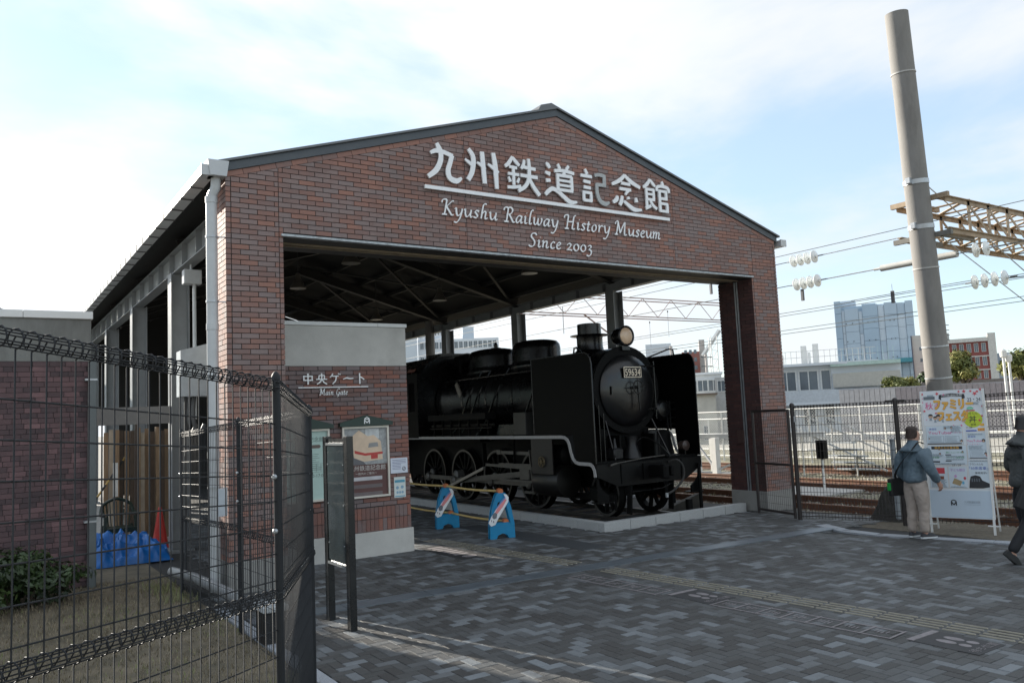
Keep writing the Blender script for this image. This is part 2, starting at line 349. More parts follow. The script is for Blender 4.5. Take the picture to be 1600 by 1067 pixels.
# ------------------------------------------------------------------ sheets of ground
def sheet(name, x0, x1, y0, y1, z, m, label=None):
    o = MB().add([(x0, y0, z), (x1, y0, z), (x1, y1, z), (x0, y1, z)], [(0, 1, 2, 3)]).build(name, m, kind='structure'); return o
sheet('ground', -900, 1500, -600, 1800, -.16, mat('far_ground', (.17, .16, .14), .95, var=.2, scale=.4))
MB().box(2.0, 13.2, -3, 30, -.15, -.02).build('forecourt_base', ASPH, kind='structure')
MB().box(-9, 2.24, -3, 30, -.15, -.004).build('lawn', SOIL, kind='structure')
MB().box(-1.5, 3.2, 15.2, 30, -.14, .004).build('yard_paving', mat('yard_concrete', (.42, .40, .37), .85, var=.1), kind='structure')
MB().box(13.2, 31, -10, 60, -.15, -.05).build('ballast_bed', BALL, kind='structure')
MB().box(31, 60, -10, 80, -.15, -.03).build('yard_strip', mat('far_yard', (.30, .285, .25), .95, var=.2, scale=1.5), kind='structure')

# pavers in herringbone
def paver_mesh(nx, ny, tone):
    q = MB(); q.tone = tone; g = .0022; c = .004
    x1, y1 = nx * .1 - g, ny * .1 - g
    q.add([(g + c, g + c, 0), (x1 - c, g + c, 0), (x1 - c, y1 - c, 0), (g + c, y1 - c, 0), (g, g, -c), (x1, g, -c), (x1, y1, -c), (g, y1, -c), (g, g, -.03), (x1, g, -.03), (x1, y1, -.03), (g, y1, -.03)],
          [(0, 1, 2, 3)] + [(4 + i, 4 + (i + 1) % 4, (i + 1) % 4, i) for i in range(4)] + [(8 + i, 8 + (i + 1) % 4, 4 + (i + 1) % 4, 4 + i) for i in range(4)])
    return q
def drawtone():
    r = random.random()
    return random.uniform(0, .28) if r < .36 else random.uniform(.3, .62) if r < .74 else random.uniform(.62, 1)
TONES = [i / 11 for i in range(12)]
pm = {(h, i): paver_mesh(2 if h else 1, 1 if h else 2, t).mesh('paver', PAVE) for h in (0, 1) for i, t in enumerate(TONES)}
cells = []
for i in range(-10, 135):
    for j in range(8, 235):
        k = (i - j) % 4
        if k not in (0, 3): continue
        h = k == 0; x, y = i * .1, j * .1
        cx, cy = x + (.1 if h else .05), y + (.05 if h else .1)
        if cy < 10.75:
            if cx > 13.05: continue
            lim = 2.37 if cy < 7.05 else 2.36
            if cx < lim: continue
            if cy < 8.1 and cx > 11.26 + (7.17 - cy) * .283 - .02: continue
        else:
            if cx > 8.86 or cx < 3.0 or (cy > 11.6 and cy < 12 and cx < 5.65): continue
        zone = -.16 if (6.3 < cx < 6.6 and 1 < 0) else 0
        t = drawtone()
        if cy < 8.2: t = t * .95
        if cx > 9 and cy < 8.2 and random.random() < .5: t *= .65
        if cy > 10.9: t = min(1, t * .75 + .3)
        cells.append((x, y, h, t, cx, cy))
def inframe(c):
    u, v = pix((c[4], c[5], 0)); return -20 < u < 1620 and v < 1085
vis = sorted([c for c in cells if inframe(c)], key=lambda c: depth((c[4], c[5], 0)))
paveroot = thing('paved_forecourt', None, None, (6, 5, 0)); paveroot['kind'] = 'structure'
ORG[paveroot.name] = Vector((6, 5, 0))
near = set(id(c) for c in vis[:300]); q = MB()
for c in cells:
    x, y, h, t, cx, cy = c
    z = random.uniform(-.0018, .0018)
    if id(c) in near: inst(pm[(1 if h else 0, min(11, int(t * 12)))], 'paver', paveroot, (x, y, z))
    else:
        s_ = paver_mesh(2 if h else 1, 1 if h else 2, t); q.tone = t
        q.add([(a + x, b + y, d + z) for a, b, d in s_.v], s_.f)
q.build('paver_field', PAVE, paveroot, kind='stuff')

# drain cover strip, laid in lengths
dr = thing('drain_channel', 'long blue grey metal drain cover running across the paved forecourt', 'drain cover', (7, 8.5, 0))
d0, d1 = Vector((2.4, 8.735, 0)), Vector((11.5, 8.24, 0)); dd = (d1 - d0).normalized(); dn = Vector((-dd.y, dd.x, 0)); n_ = 9; seg = (d1 - d0).length / n_
for i in range(n_):
    q = MB(); a = d0 + dd * (seg * i + .004); b = d0 + dd * (seg * (i + 1) - .004); m_ = (a + b) / 2
    q.obox(m_ + Vector((0, 0, .003)), (b - a) / 2, dn * .115, Vector((0, 0, .006)))
    for s_ in (-1, 1): q.obox(m_ + dn * (.132 * s_) + Vector((0, 0, .001)), (b - a) / 2, dn * .012, Vector((0, 0, .010)))
    q.build('cover_plate', DRAIN, dr)

# guide line of raised bars
tr = thing('tactile_guide_path', 'yellowish tactile strip of four raised bars crossing the forecourt', 'tactile paving', (6.9, 5, 0))
t0, t1 = Vector((6.42, 12.4, 0)), Vector((7.33, 2.2, 0)); td = (t1 - t0).normalized(); tn = Vector((td.y, -td.x, 0)) * -1; Lt = (t1 - t0).length; k = int(Lt / .3)
for i in range(k):
    q = MB(); a = t0 + td * (i * .3 + .012); b = t0 + td * (i * .3 + .288)
    if abs((a.y + b.y) / 2 - 8.48) < .2: continue
    for w in (-1.5, -.5, .5, 1.5):
        o_ = tn * (w * .084); h0, h1 = .0055, .0085
        P = [a + o_ - tn * .013, b + o_ - tn * .013, b + o_ + tn * .013, a + o_ + tn * .013]; Q = [a + o_ - tn * .009 + td * .006, b + o_ - tn * .009 - td * .006, b + o_ + tn * .009 - td * .006, a + o_ + tn * .009 + td * .006]
        vs = [p + Vector((0, 0, .001)) for p in P] + [p + Vector((0, 0, .010)) for p in Q]
        fs = [(4, 5, 6, 7), (0, 1, 5, 4), (1, 2, 6, 5), (2, 3, 7, 6), (3, 0, 4, 7)]
        if (P[1] - P[0]).cross(P[2] - P[1]).z < 0: fs = [tuple(reversed(f)) for f in fs]
        q.add(vs, fs)
    q.build('guide_bar_set', TACT, tr)

# painted queue track: ladder and footprints
def ladder(y0, y1, nm):
    q = MB(); c = lambda y: 6.98 + (4.0 - y) * .089 - .37
    z = .0035; dx = -.089
    a, b = Vector((c(y0), y0, z)), Vector((c(y1), y1, z)); d = (b - a).normalized(); n2 = Vector((d.y, -d.x, 0)); Ln = (b - a).length
    for s_ in (-.13, .13): q.bar(a + n2 * s_, b + n2 * s_, .018, .004)
    m_ = int(Ln / .235)
    for i in range(m_ + 1):
        p = a + d * (i * Ln / m_); q.bar(p - n2 * .15 + Vector((0, 0, .0022)), p + n2 * .15 + Vector((0, 0, .0022)), .018, .004)
        if i < m_:
            for k2 in range(4):
                e = p + d * (.06 + .035 * k2) + n2 * random.uniform(-.03, .03); q.bar(e - n2 * .05, e + n2 * random.uniform(.01, .05), .010, .0036)
    q.build(nm, PAINT, qroot)
def feet(y, x):
    q = MB(); z = .0035
    q.box(x - .27, x + .15, y - .48, y + .10, .0005, z); q.build('dark_panel', PAINTD, qroot)
    q = MB(); q.box(x - .26, x + .14, y + .06, y + .12, .001, z + .003)
    for s_ in (-.10, .02):
        for (cy, ry, rx) in ((y - .13, .085, .042), (y - .285, .05, .036)):
            q.prism([(rx * math.cos(t * PI / 8) + x + s_, ry * math.sin(t * PI / 8) + cy) for t in range(16)], (0, 0, 0), (1, 0, 0), (0, 1, 0), (0, 0, 1), .001, z + .003)
    text_mb('待ち位置', .085, (x - .05, y - .44, 0), (1, 0, 0), (0, 1, 0), (0, 0, 1), z + .003, q, width=.36)
    q.build('footprints', PAINT, qroot)
qroot = thing('queue_marking', 'pale pink painted ladder track with footprints beside the tactile strip', 'floor marking', (6.6, 5, 0))
ladder(8.15, 6.75, 'ladder_marking'); ladder(6.0, 4.15, 'ladder_marking'); feet(6.52, 6.58); feet(3.92, 6.80)
q2 = thing('direction_mat', 'dark printed sheet with pale shapes on the ground by the gate wall', 'floor marking', (6.1, 11.2, 0))
q = MB().box(5.85, 6.30, 10.3, 11.75, .0005, .0035); q.build('dark_panel', PAINTD, q2)
q = MB()
for i in range(6): q.box(5.95, 6.2, 11.6 - i * .16, 11.5 - i * .16, .001, .006)
q.prism([(6.08 + .12 * math.cos(t * PI / 8), 10.5 + .09 * math.sin(t * PI / 8)) for t in range(16)], (0, 0, 0), (1, 0, 0), (0, 1, 0), (0, 0, 1), .001, .006)
q.build('printed_shapes', PAINT, q2)
MB().box(7.5, 8.0, 9.6, 13.4, -.002, .004).build('dark_floor_plate', mat('dark_plate', (.06, .065, .07), .6, var=.1), label='long dark flat plate on the paving beside the locomotive kerb', cat='floor plate')

# granite edging on the right and at the lower left
gr = thing('granite_edging', 'pale speckled granite edging slabs along the foot of the right fence', 'edging', (11.7, 5.5, 0))
gp = [(11.62, 8.62), (11.30, 7.95), (11.25, 7.30), (11.42, 6.55), (11.63, 5.8), (11.84, 5.05), (12.06, 4.3), (12.27, 3.55), (12.5, 2.8)]
for (x, y), (x2, y2) in zip(gp, gp[1:]):
    d = Vector((x2 - x, y2 - y, 0)); l_ = d.length; d.normalize(); n2 = Vector((-d.y, d.x, 0)); a = Vector((x, y, 0)) + d * .004; b = Vector((x2, y2, 0)) - d * .004
    MB().obox((a + b) / 2 + n2 * .11 - Vector((0, 0, .044)), (b - a) / 2, n2 * .105, Vector((0, 0, .052))).build('granite_slab', GRAN, gr)
gl = thing('granite_border', 'pale speckled granite slabs bordering the lawn near the corner fence post', 'edging', (2.35, 6, 0))
for i in range(14):
    y = 9.6 - i * .6
    MB().cbox(2.245, 2.365, y - .596, y, -.1, .02, .004).build('granite_slab', GRAN, gl)
soil = MB().box(12.0, 13.3, 1.5, 9.9, -.14, -.012); soil.build('bare_soil', mat('bare_soil', (.13, .11, .08), .95, var=.35, scale=12, bump=.8, bscale=40), kind='structure')

# kerb of the locomotive bed
kr = thing('bed_kerb', 'pale stone kerb blocks round the locomotive bed', 'kerb', (8.9, 10.8, 0))
def kerb_blocks(a, b, n, w, h):
    a, b = Vector(a), Vector(b); d = (b - a) / n
    for i in range(n):
        p = a + d * i; r = a + d * (i + 1); u = d.normalized() * .004; x0, x1 = sorted((p.x, r.x)); y0, y1 = sorted((p.y, r.y))
        if abs(d.x) > abs(d.y): MB().cbox(x0 + .004, x1 - .004, y0, y0 + w, -.02, h, .006).build('kerb_block', KERB, kr)
        else: MB().cbox(x0, x0 + w, y0 + .004, y1 - .004, -.02, h, .006).build('kerb_block', KERB, kr)
kerb_blocks((8.885, 10.765, 0), (12.47, 10.765, 0), 6, .15, .15)
kerb_blocks((8.885, 10.92, 0), (8.885, 22.9, 0), 20, .15, .15)

# ------------------------------------------------------------------ tiled walls
def clip(poly, hp):
    for (nx, ny, c) in hp:
        out_ = []; n = len(poly)
        for i in range(n):
            p, q = poly[i], poly[(i + 1) % n]; dp = nx * p[0] + ny * p[1] - c; dq = nx * q[0] + ny * q[1] - c
            if dp <= 0: out_.append(p)
            if dp * dq < 0: t = dp / (dp - dq); out_.append((p[0] + (q[0] - p[0]) * t, p[1] + (q[1] - p[1]) * t))
        poly = out_
        if len(poly) < 3: return []
    return poly
def area(p): return abs(sum(p[i][0] * p[(i + 1) % len(p)][1] - p[(i + 1) % len(p)][0] * p[i][1] for i in range(len(p)))) / 2
def tiles(o, a, b, d, regions, bw, bh, v0, u0=0.0, gap=.009, irregular=False):
    """running bond clipped to convex regions; gives (polygon, is_whole, tone)"""
    res = []
    for reg in regions:
        us = [p[0] for p in reg]; vs = [p[1] for p in reg]; n = len(reg); hp = []
        for i in range(n):
            p, q = reg[i], reg[(i + 1) % n]; dx, dy = q[0] - p[0], q[1] - p[1]; l_ = math.hypot(dx, dy); nx, ny = dy / l_, -dx / l_
            hp.append((nx, ny, nx * p[0] + ny * p[1] - .002))
        r0 = int(math.floor((min(vs) - v0) / bh)); r1 = int(math.ceil((max(vs) - v0) / bh))
        for r in range(r0, r1):
            z = v0 + r * bh; off = (r % 2) * bw / 2
            if irregular: off = random.uniform(0, bw)
            x = u0 + math.floor((min(us) - u0) / bw - 1) * bw + off
            while x < max(us):
                w = bw * (random.choice((.55, 1, 1, 1)) if irregular else 1)
                x0, x1, z0, z1 = x + gap / 2, x + w - gap / 2, z + gap / 2, z + bh - gap / 2
                rect = [(x0, z0), (x1, z0), (x1, z1), (x0, z1)]
                P = clip(rect, hp); x += w
                if len(P) < 3 or area(P) < .00025: continue
                whole = abs(area(P) - (bw - gap) * (bh - gap)) < 1e-6
                res.append((P, whole, random.random()))
    return res
def lay(parent, faces, bw, bh, m, gap=.009, dep=.012, most=300):
    """faces: (tiles, o, a, b, d). The whole tiles that show largest become objects; the rest one stuff part"""
    al = []
    for (T, o, a, b, d, vis_) in faces:
        o, a, b, d = map(Vector, (o, a, b, d))
        for (P, w, t) in T:
            c = o + a * (sum(p[0] for p in P) / len(P)) + b * (sum(p[1] for p in P) / len(P))
            u, v = pix(c); ok = w and vis_ and 0 < u < 1600 and 0 < v < 1067
            al.append([P, w, t, o, a, b, d, c, depth(c) if ok else 1e9])
    al.sort(key=lambda e: e[8]); g2 = gap
    var = {}
    rest = MB(); cnt = 0
    for (P, w, t, o, a, b, d, c, dp) in al:
        pr = random.uniform(0, .0025)
        if dp < 1e8 and cnt < most:
            key = (int(t * 16), tuple(round(x) for x in d))
            if key not in var:
                hw, hh = (bw - gap) / 2, (bh - gap) / 2; e = .0018
                mb = MB(); mb.tone = (key[0] + .5) / 16
                pts = [(-hw + e, -hh + e, dep), (hw - e, -hh + e, dep), (hw - e, hh - e, dep), (-hw + e, hh - e, dep), (-hw, -hh, dep - e), (hw, -hh, dep - e), (hw, hh, dep - e), (-hw, hh, dep - e), (-hw, -hh, -.004), (hw, -hh, -.004), (hw, hh, -.004), (-hw, hh, -.004)]
                vs = [a * x + b * y + d * z for x, y, z in pts]
                fs = [(0, 1, 2, 3)] + [(4 + i, 4 + (i + 1) % 4, (i + 1) % 4, i) for i in range(4)] + [(8 + i, 8 + (i + 1) % 4, 4 + (i + 1) % 4, 4 + i) for i in range(4)]
                if a.cross(b).dot(d) < 0: fs = [tuple(reversed(f)) for f in fs]
                mb.add(vs, fs); var[key] = mb.mesh('brick', m)
            inst(var[key], 'brick', parent, c + d * pr); cnt += 1
        else:
            rest.tone = t; rest.prism(P, o, a, b, d, -.003, dep + pr)
    if rest.v: rest.build('brickwork', m, parent, kind='stuff')

# ---- museum shed: gabled tiled front
YF = 10.333; YC = YF + .012
mu = thing('museum_shed', 'long brick fronted gabled shed housing the black locomotive', 'building', (7.95, 10.6, 0))
BW, BH = .2235, .0674
SL = .309; XL, XR, XA = 2.60, 13.33, 7.965; ZE = 5.29
def ztop(x): return ZE + SL * (min(x, 2 * XA - x) - XL)
OPL, OPR, OPT = 3.335, 12.575, .38 + BH * 62
rk = .078
def zin(x): return ztop(x) - rk
def region(x0, x1, z0):
    P = [(x0, z0), (x1, z0), (x1, zin(x1))]
    if x0 < XA < x1: P.append((XA, zin(XA)))
    P.append((x0, zin(x0))); return P
g = .003
regs = [region(XL, 2.662, .38), region(2.668, 3.278, .38), [(3.284, .38), (OPL, .38), (OPL, OPT), (3.284, OPT)],
        region(3.284, 6.155, OPT), region(6.161, 10.53, OPT), region(10.536, 12.62, OPT), [(OPR, .38), (12.62, .38), (12.62, OPT), (OPR, OPT)], region(12.626, 13.262, .38), region(13.268, XR, .38)]
fr = tiles((0, 0, 0), 0, 0, 0, regs, BW, BH, .38, 2.668)
# raking course of tiles under the verge
def rake(x0, x1):
    out_ = []; d = Vector((x1 - x0, ztop(x1) - ztop(x0))); l_ = d.length; d /= l_; n2 = Vector((-d.y, d.x)); 
    if x0 > XA - .01: pass
    k = int(round(l_ / BW))
    for i in range(k):
        s0, s1 = l_ * i / k + .003, l_ * (i + 1) / k - .003; P = []
        for s_, h in ((s0, -rk + .006), (s1, -rk + .006), (s1, -.004), (s0, -.004)): P.append((x0 + d.x * s_ + n2.x * h * 1.0, ztop(x0) + d.y * s_ + n2.y * h))
        out_.append((P, False, random.uniform(.35, 1)))
    return out_
rk_t = rake(XL, XA) + rake(XA, XR)
core = MB()
core.box(XL + .012, OPL - .012, YC, 11.19, .38, OPT)
core.box(OPR + .012, XR - .012, YC, 11.19, .38, OPT)
P = [(XL + .012, OPT), (XR - .012, OPT), (XR - .012, ztop(XR) - .004), (XA, ztop(XA) - .004), (XL + .012, ztop(XL) - .004)]
core.prism(P, (0, YC, 0), (1, 0, 0), (0, 0, 1), (0, -1, 0), -.845, 0)
core.build('wall_core', MORTAR, mu)
side = lambda x0, x1: [[(x0, .38), (x1, .38), (x1, OPT), (x0, OPT)]]
sL = tiles(0, 0, 0, 0, [[(YF + .002, .38), (11.2, .38), (11.2, 5.2), (YF + .002, 5.2)]], BW, BH, .38, YF)
jR = tiles(0, 0, 0, 0, [[(YF + .002, .38), (10.70, .38), (10.70, OPT - .06), (YF + .002, OPT - .06)], [(10.80, .38), (11.2, .38), (11.2, OPT - .06), (10.80, OPT - .06)]], BW, BH, .38, YF)
core2 = MB().box(XL + .012, XL + .1, YC, 11.19, OPT, 5.2); 
lay(mu, [(fr, (0, YC, 0), (1, 0, 0), (0, 0, 1), (0, -1, 0), True), (rk_t, (0, YC, 0), (1, 0, 0), (0, 0, 1), (0, -1, 0), False),
         (sL, (XL + .012, 0, 0), (0, -1, 0), (0, 0, 1), (-1, 0, 0), False)] if False else
        [(fr, (0, YC, 0), (1, 0, 0), (0, 0, 1), (0, -1, 0), True), (rk_t, (0, YC, 0), (1, 0, 0), (0, 0, 1), (0, -1, 0), False),
         (sL, (XL + .012, 0, 0), (0, 1, 0), (0, 0, 1), (-1, 0, 0), False), 
         (sL, (XR - .012, 0, 0), (0, 1, 0), (0, 0, 1), (1, 0, 0), False), ], BW, BH, BRICK)
JT = tone_mat('dark_jamb_tile', [(0, (.060, .034, .033)), (.5, (.072, .036, .034)), (1, (.095, .045, .040))], noise=.2, nscale=9, stain=.3, staincol=(.04, .028, .027))  # jamb tiles in darker tones than the front tiles
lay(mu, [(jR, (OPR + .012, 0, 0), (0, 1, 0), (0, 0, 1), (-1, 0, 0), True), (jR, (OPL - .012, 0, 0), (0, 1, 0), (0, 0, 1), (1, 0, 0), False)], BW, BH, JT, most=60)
for (x0, x1) in ((XL, OPL), (OPR, XR)):
    MB().cbox(x0 - .006, x1 + .006, YF - .006, 11.206, -.03, .38, .008).build('plinth', CONC, mu)
# lintel angle, soffit beam, shutter slot
q = MB(); q.box(OPL - .03, OPR + .02, YF - .035, YF + .05, OPT - .052, OPT - .022)
for i in range(70):
    x = OPL + .05 + i * .13 + random.uniform(-.03, .03)
    if random.random() < .35: q.box(x, x + random.uniform(.03, .10), YF - .039, YF - .033, OPT - .05 - random.uniform(0, .006), OPT - .028)
q.build('lintel_angle', mat('lintel_metal', (.40, .43, .45), .45, metal=.3, var=.25, scale=20, dirt=.5, dirtcol=(.12, .09, .07)), mu)
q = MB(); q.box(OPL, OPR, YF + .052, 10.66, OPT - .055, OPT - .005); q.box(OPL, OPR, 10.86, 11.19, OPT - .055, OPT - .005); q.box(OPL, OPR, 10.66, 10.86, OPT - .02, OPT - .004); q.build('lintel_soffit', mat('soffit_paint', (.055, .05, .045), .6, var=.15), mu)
MB().box(OPL, OPR, 10.665, 10.70, OPT - .075, OPT - .021).box(OPL, OPR, 10.82, 10.855, OPT - .07, OPT - .021).build('shutter_track', mat('old_cream_paint', (.33, .27, .19), .6, var=.2), mu)
q = MB(); q.box(OPR - .004, OPR + .03, 10.71, 10.735, .02, OPT - .08); q.box(OPR - .004, OPR + .03, 10.765, 10.79, .02, OPT - .08); q.build('shutter_guide', GALV, mu)
MB().box(OPR + .012, OPR + .05, 10.735, 10.765, .02, OPT - .08).build('guide_slot', DSTEEL, mu)
MB().box(OPR - .05, OPR, 10.78, 10.92, 1.30, 1.55).build('control_box', mat('box_brown', (.07, .04, .035), .5), mu)

# roof
YB = 31.0
def slope(side_, off0, off1, y0, y1, xo, m, nm, ext=.0):
    if side_ < 0: xs = (XL - xo, XA)
    else: xs = (XR + xo, XA)
    f_ = lambda x: ZE + SL * ((x if side_ < 0 else 2 * XA - x) - XL)
    P = [(xs[0], f_(xs[0]) + off0), (XA, f_(XA) + off0), (XA, f_(XA) + off1), (xs[0], f_(xs[0]) + off1)]
    return MB().prism(P, (0, 0, 0), (1, 0, 0), (0, 0, 1), (0, 1, 0), y0, y1).build(nm, m, mu)
for s_ in (-1, 1):
    slope(s_, .0, .115, YF - .022, YF + .03, .06, ROOFM, 'verge_fascia')
    slope(s_, .118, .150, YF - .06, YF + .12, .12, ROOFT, 'verge_cap')
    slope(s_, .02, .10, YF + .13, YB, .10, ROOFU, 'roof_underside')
    slope(s_, .102, .15, YF + .121, YB, .14, ROOFM, 'roof_sheet')
q = MB(); q.prism([(XA - .28, ztop(XA) + .10), (XA + .28, ztop(XA) + .10), (XA + .22, ztop(XA) + .20), (XA, ztop(XA) + .27), (XA - .22, ztop(XA) + .20)], (0, 0, 0), (1, 0, 0), (0, 0, 1), (0, 1, 0), YF + .10, YB); q.build('ridge_cap', ROOFT, mu)
# columns and frames
CY = [14.85, 19.05, 23.25, 27.45]
def hcol(x, y, z1, nm='column'):
    q = MB(); q.box(x - .15, x - .135, y - .15, y + .15, -.02, z1); q.box(x + .135, x + .15, y - .15, y + .15, -.02, z1); q.box(x - .134, x + .134, y - .007, y + .007, -.02, z1)
    q.box(x - .2, x + .2, y - .2, y + .2, -.02, .03); return q.build(nm, STEEL, mu)
for y in CY:
    hcol(2.92, y, 4.75); hcol(12.95, y, 4.95)
for (x, z0, z1) in ((2.92, 4.76, 5.16), (12.95, 4.96, 5.20)):
    q = MB(); q.box(x - .10, x + .10, 11.21, YB, z0, z0 + .015); q.box(x - .10, x + .10, 11.21, YB, z1 - .015, z1); q.box(x - .006, x + .006, 11.21, YB, z0 + .015, z1 - .015)
    y = 12.0
    while y < YB: q.box(x - .095, x + .095, y, y + .012, z0 + .016, z1 - .016); y += 1.05
    q.build('eaves_beam', STEEL, mu)
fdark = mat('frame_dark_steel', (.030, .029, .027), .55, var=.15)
for y in CY + [11.6]:
    for s_ in (-1, 1):
        x0 = 2.92 if s_ < 0 else 12.95
        z0 = ztop(x0) - .14; z1 = ztop(XA) - .30
        q = MB(); a = Vector((x0, y, z0)); b = Vector((XA, y, z1)); u = (b - a).normalized(); n2 = Vector((-u.z, 0, u.x)); n2 = n2 if n2.z > 0 else -n2
        for h in (-.12, .12): q.obox((a + b) / 2 + n2 * h, (b - a) / 2, Vector((0, .09, 0)), n2 * .008)
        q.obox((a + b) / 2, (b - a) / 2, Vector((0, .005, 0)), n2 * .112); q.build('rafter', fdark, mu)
for s_ in (-1, 1):
    for i in range(1, 6):
        x = XA + s_ * (i * .95); z = ztop(x) + .0
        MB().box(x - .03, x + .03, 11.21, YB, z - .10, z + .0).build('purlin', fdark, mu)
q = MB()
for i in range(len(CY) - 1):
    for s_ in (-1, 1):
        xe = XA + s_ * 4.6; zz = lambda x: ztop(x) - .17
        for (xa, xb) in ((XA + s_ * .2, xe), (xe, XA + s_ * .2)): q.bar((xa, CY[i] + .1, zz(xa)), (xb, CY[i + 1] - .1, zz(xb)), .07, .05)
for s_ in (-1, 1):
    xe = XA + s_ * 4.6; q.bar((XA + s_ * .2, 11.7, zz(XA)), (xe, CY[0] - .1, zz(xe)), .07, .05)
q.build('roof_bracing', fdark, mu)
# far gable; dark lower panel added to darken the view, gap left for brightness
MB().prism([(XL, 2.6), (XR, 2.6), (XR, ztop(XR) - .02), (XA, ztop(XA) - .02), (XL, ztop(XL) - .02)], (0, YB - .1, 0), (1, 0, 0), (0, 0, 1), (0, 1, 0), 0, .1).prism([(3.9, -.1), (8.9, -.1), (8.9, 2.6), (3.9, 2.6)], (0, YB - .1, 0), (1, 0, 0), (0, 0, 1), (0, 1, 0), 0, .1).build('rear_gable_and_dark_backing', mat('rear_panel', (.02, .02, .02), .7), mu)

# gutters, hopper and downpipe
def gutter(x, nm, lab):
    t = thing(nm, lab, 'gutter', (x, 10.4, 5.2)); q = MB(); z = 5.20
    prof = [(-.075, .10), (-.075, .0), (.075, .0), (.075, .10)]
    q.box(x - .08, x - .072, 10.30, YB, z, z + .12); q.box(x + .072, x + .08, 10.30, YB, z, z + .12); q.box(x - .071, x + .071, 10.30, YB, z, z + .008); q.build('trough', GUT, t)
    br = MB().box(x - .088, x - .081, -.015, .015, z - .006, z + .112).box(x - .088, x + .088, -.015, .015, z - .014, z - .004); me = br.mesh('gutter_bracket', mat('bracket_dark', (.10, .10, .10), .5), origin=(x, 0, z)); y = 10.9
    while y < YB - 1: inst(me, 'gutter_bracket', t, (x, y, z)); y += .62
    q = MB(); q.box(x - .085, x + .085, 10.27, 10.299, z - .005, z + .13); q.build('end_cap', GUT, t)
    return t
gutter(2.38, 'left_gutter', 'grey eaves gutter with brackets along the left roof edge')
gutter(13.55, 'right_gutter', 'grey eaves gutter end at the right roof edge')
bpy.data.objects['left_gutter'].name = 'eaves_gutter'; bpy.data.objects['right_gutter'].name = 'eaves_gutter.001'
dp = thing('downpipe', 'round grey downpipe with hopper at the left brick corner', 'downpipe', (2.46, 10.47, 0))
q = MB(); q.prism([(-.10, 0), (.10, 0), (.13, .20), (-.13, .20)], (2.50, 10.25, 5.20), (1, 0, 0), (0, 0, 1), (0, 1, 0), 0, .22); q.build('hopper', GUT, dp)
q = MB().tube([(2.50, 10.40, 5.22), (2.50, 10.42, 5.08), (2.46, 10.46, 4.98), (2.46, 10.47, 4.9)], .062, 16); q.build('swan_neck', GUT, dp, smooth=True)
q = MB().tube([(2.46, 10.47, 4.93), (2.46, 10.47, .05)], .070, 18); q.build('pipe', GUT, dp, smooth=True)
for z in (4.93, 3.3, 1.7): MB().tube([(2.46, 10.47, z - .04), (2.46, 10.47, z + .04)], .076, 18).build('pipe_collar', GUT, dp, smooth=True)
for z in (4.45, 3.62, 2.68, 1.3): MB().lathe([(.078, -.012), (.078, .012)], (2.46, 10.47, z)).bar((2.52, 10.45, z), (2.61, 10.37, z - .012), .025, .012).build('pipe_clip', GALV, dp)

# ------------------------------------------------------------------ sign on the front
sg = thing('museum_sign', 'large white raised lettering naming the railway museum on the gable', 'sign', (7.9, YF, 5.4))
def strokes(L_, cx, z0, sx, sz, y, m, nm, parent, th=(.03, .055), wk=1.0, mats=None):
    q = MB()
    for i, (pts, w) in enumerate(L_):
        if not isinstance(w, (list, tuple)): w = [w] * len(pts)
        P = catmull([(p[0], p[1], ww) for p, ww in zip(pts, w)], 5) if len(pts) > 2 and nm != 'box' else [(p[0], p[1], ww) for p, ww in zip(pts, w)]
        ribbon(q, [(p[0] / 100 * sx, p[1] / 100 * sz) for p in P], [p[2] / 100 * (sx + sz) / 2 * wk * .93 for p in P], (cx, y, z0), (1, 0, 0), (0, 0, 1), (0, -1, 0), th[0], th[1] + i * .0006)
    return q.build(nm, m, parent)
def BX(x0, y0, x1, y1, w): return [([(x0, y1), (x0, y0)], w), ([(x0 - w, y1), (x1 + w, y1)], w), ([(x1, y1), (x1, y0)], w), ([(x0 - w, y0), (x1 + w, y0)], w)]
K = {}
K['九'] = [([(31, 101), (36, 90), (41, 78), (40, 55), (27, 28), (5, 8)], [5, 7, 7, 7, 7.5, 6]), ([(13, 72), (28, 80), (50, 79), (74, 72)], [4.5, 6, 6, 6]), ([(72, 74), (66, 52), (60, 32), (64, 12), (82, 6), (97, 16)], [6.5, 6.5, 7, 7.5, 7.5, 3.5])]
K['州'] = [([(13, 100), (26, 78), (22, 40), (9, 14)], [5.5, 7, 7, 6.5]), ([(2, 70), (14, 62), (28, 52)], [3, 5, 4]), ([(52, 98), (54, 60), (57, 10)], [6.5, 7, 6.5]), ([(36, 66), (48, 60), (60, 50)], [3, 5, 4]), ([(85, 100), (90, 60), (92, 0)], [6, 7.5, 5.5]), ([(68, 66), (82, 58), (99, 46)], [3, 5.5, 4])]
K['鉄'] = [([(23, 99), (12, 80), (0, 68)], [4, 5.5, 4.5]), ([(22, 97), (32, 86), (42, 76)], [4, 5.5, 4.5]), ([(12, 69), (35, 68)], 4.2), ([(8, 49), (40, 49)], 4.2), ([(24, 70), (24, 18)], 4.5), ([(9, 40), (14, 26)], [3, 4.5]), ([(40, 40), (34, 26)], [3, 4.5]), ([(5, 10), (24, 12), (44, 17)], 4.5),
          ([(57, 95), (55, 82), (47, 68)], [3.5, 4.5, 4]), ([(50, 74), (90, 72)], 4.8), ([(44, 49), (95, 49)], 5), ([(70, 100), (71, 70), (68, 40), (56, 18), (36, 3)], [4.5, 5.5, 5.5, 5.5, 5]), ([(70, 42), (82, 20), (99, -2)], [5, 6, 6])]
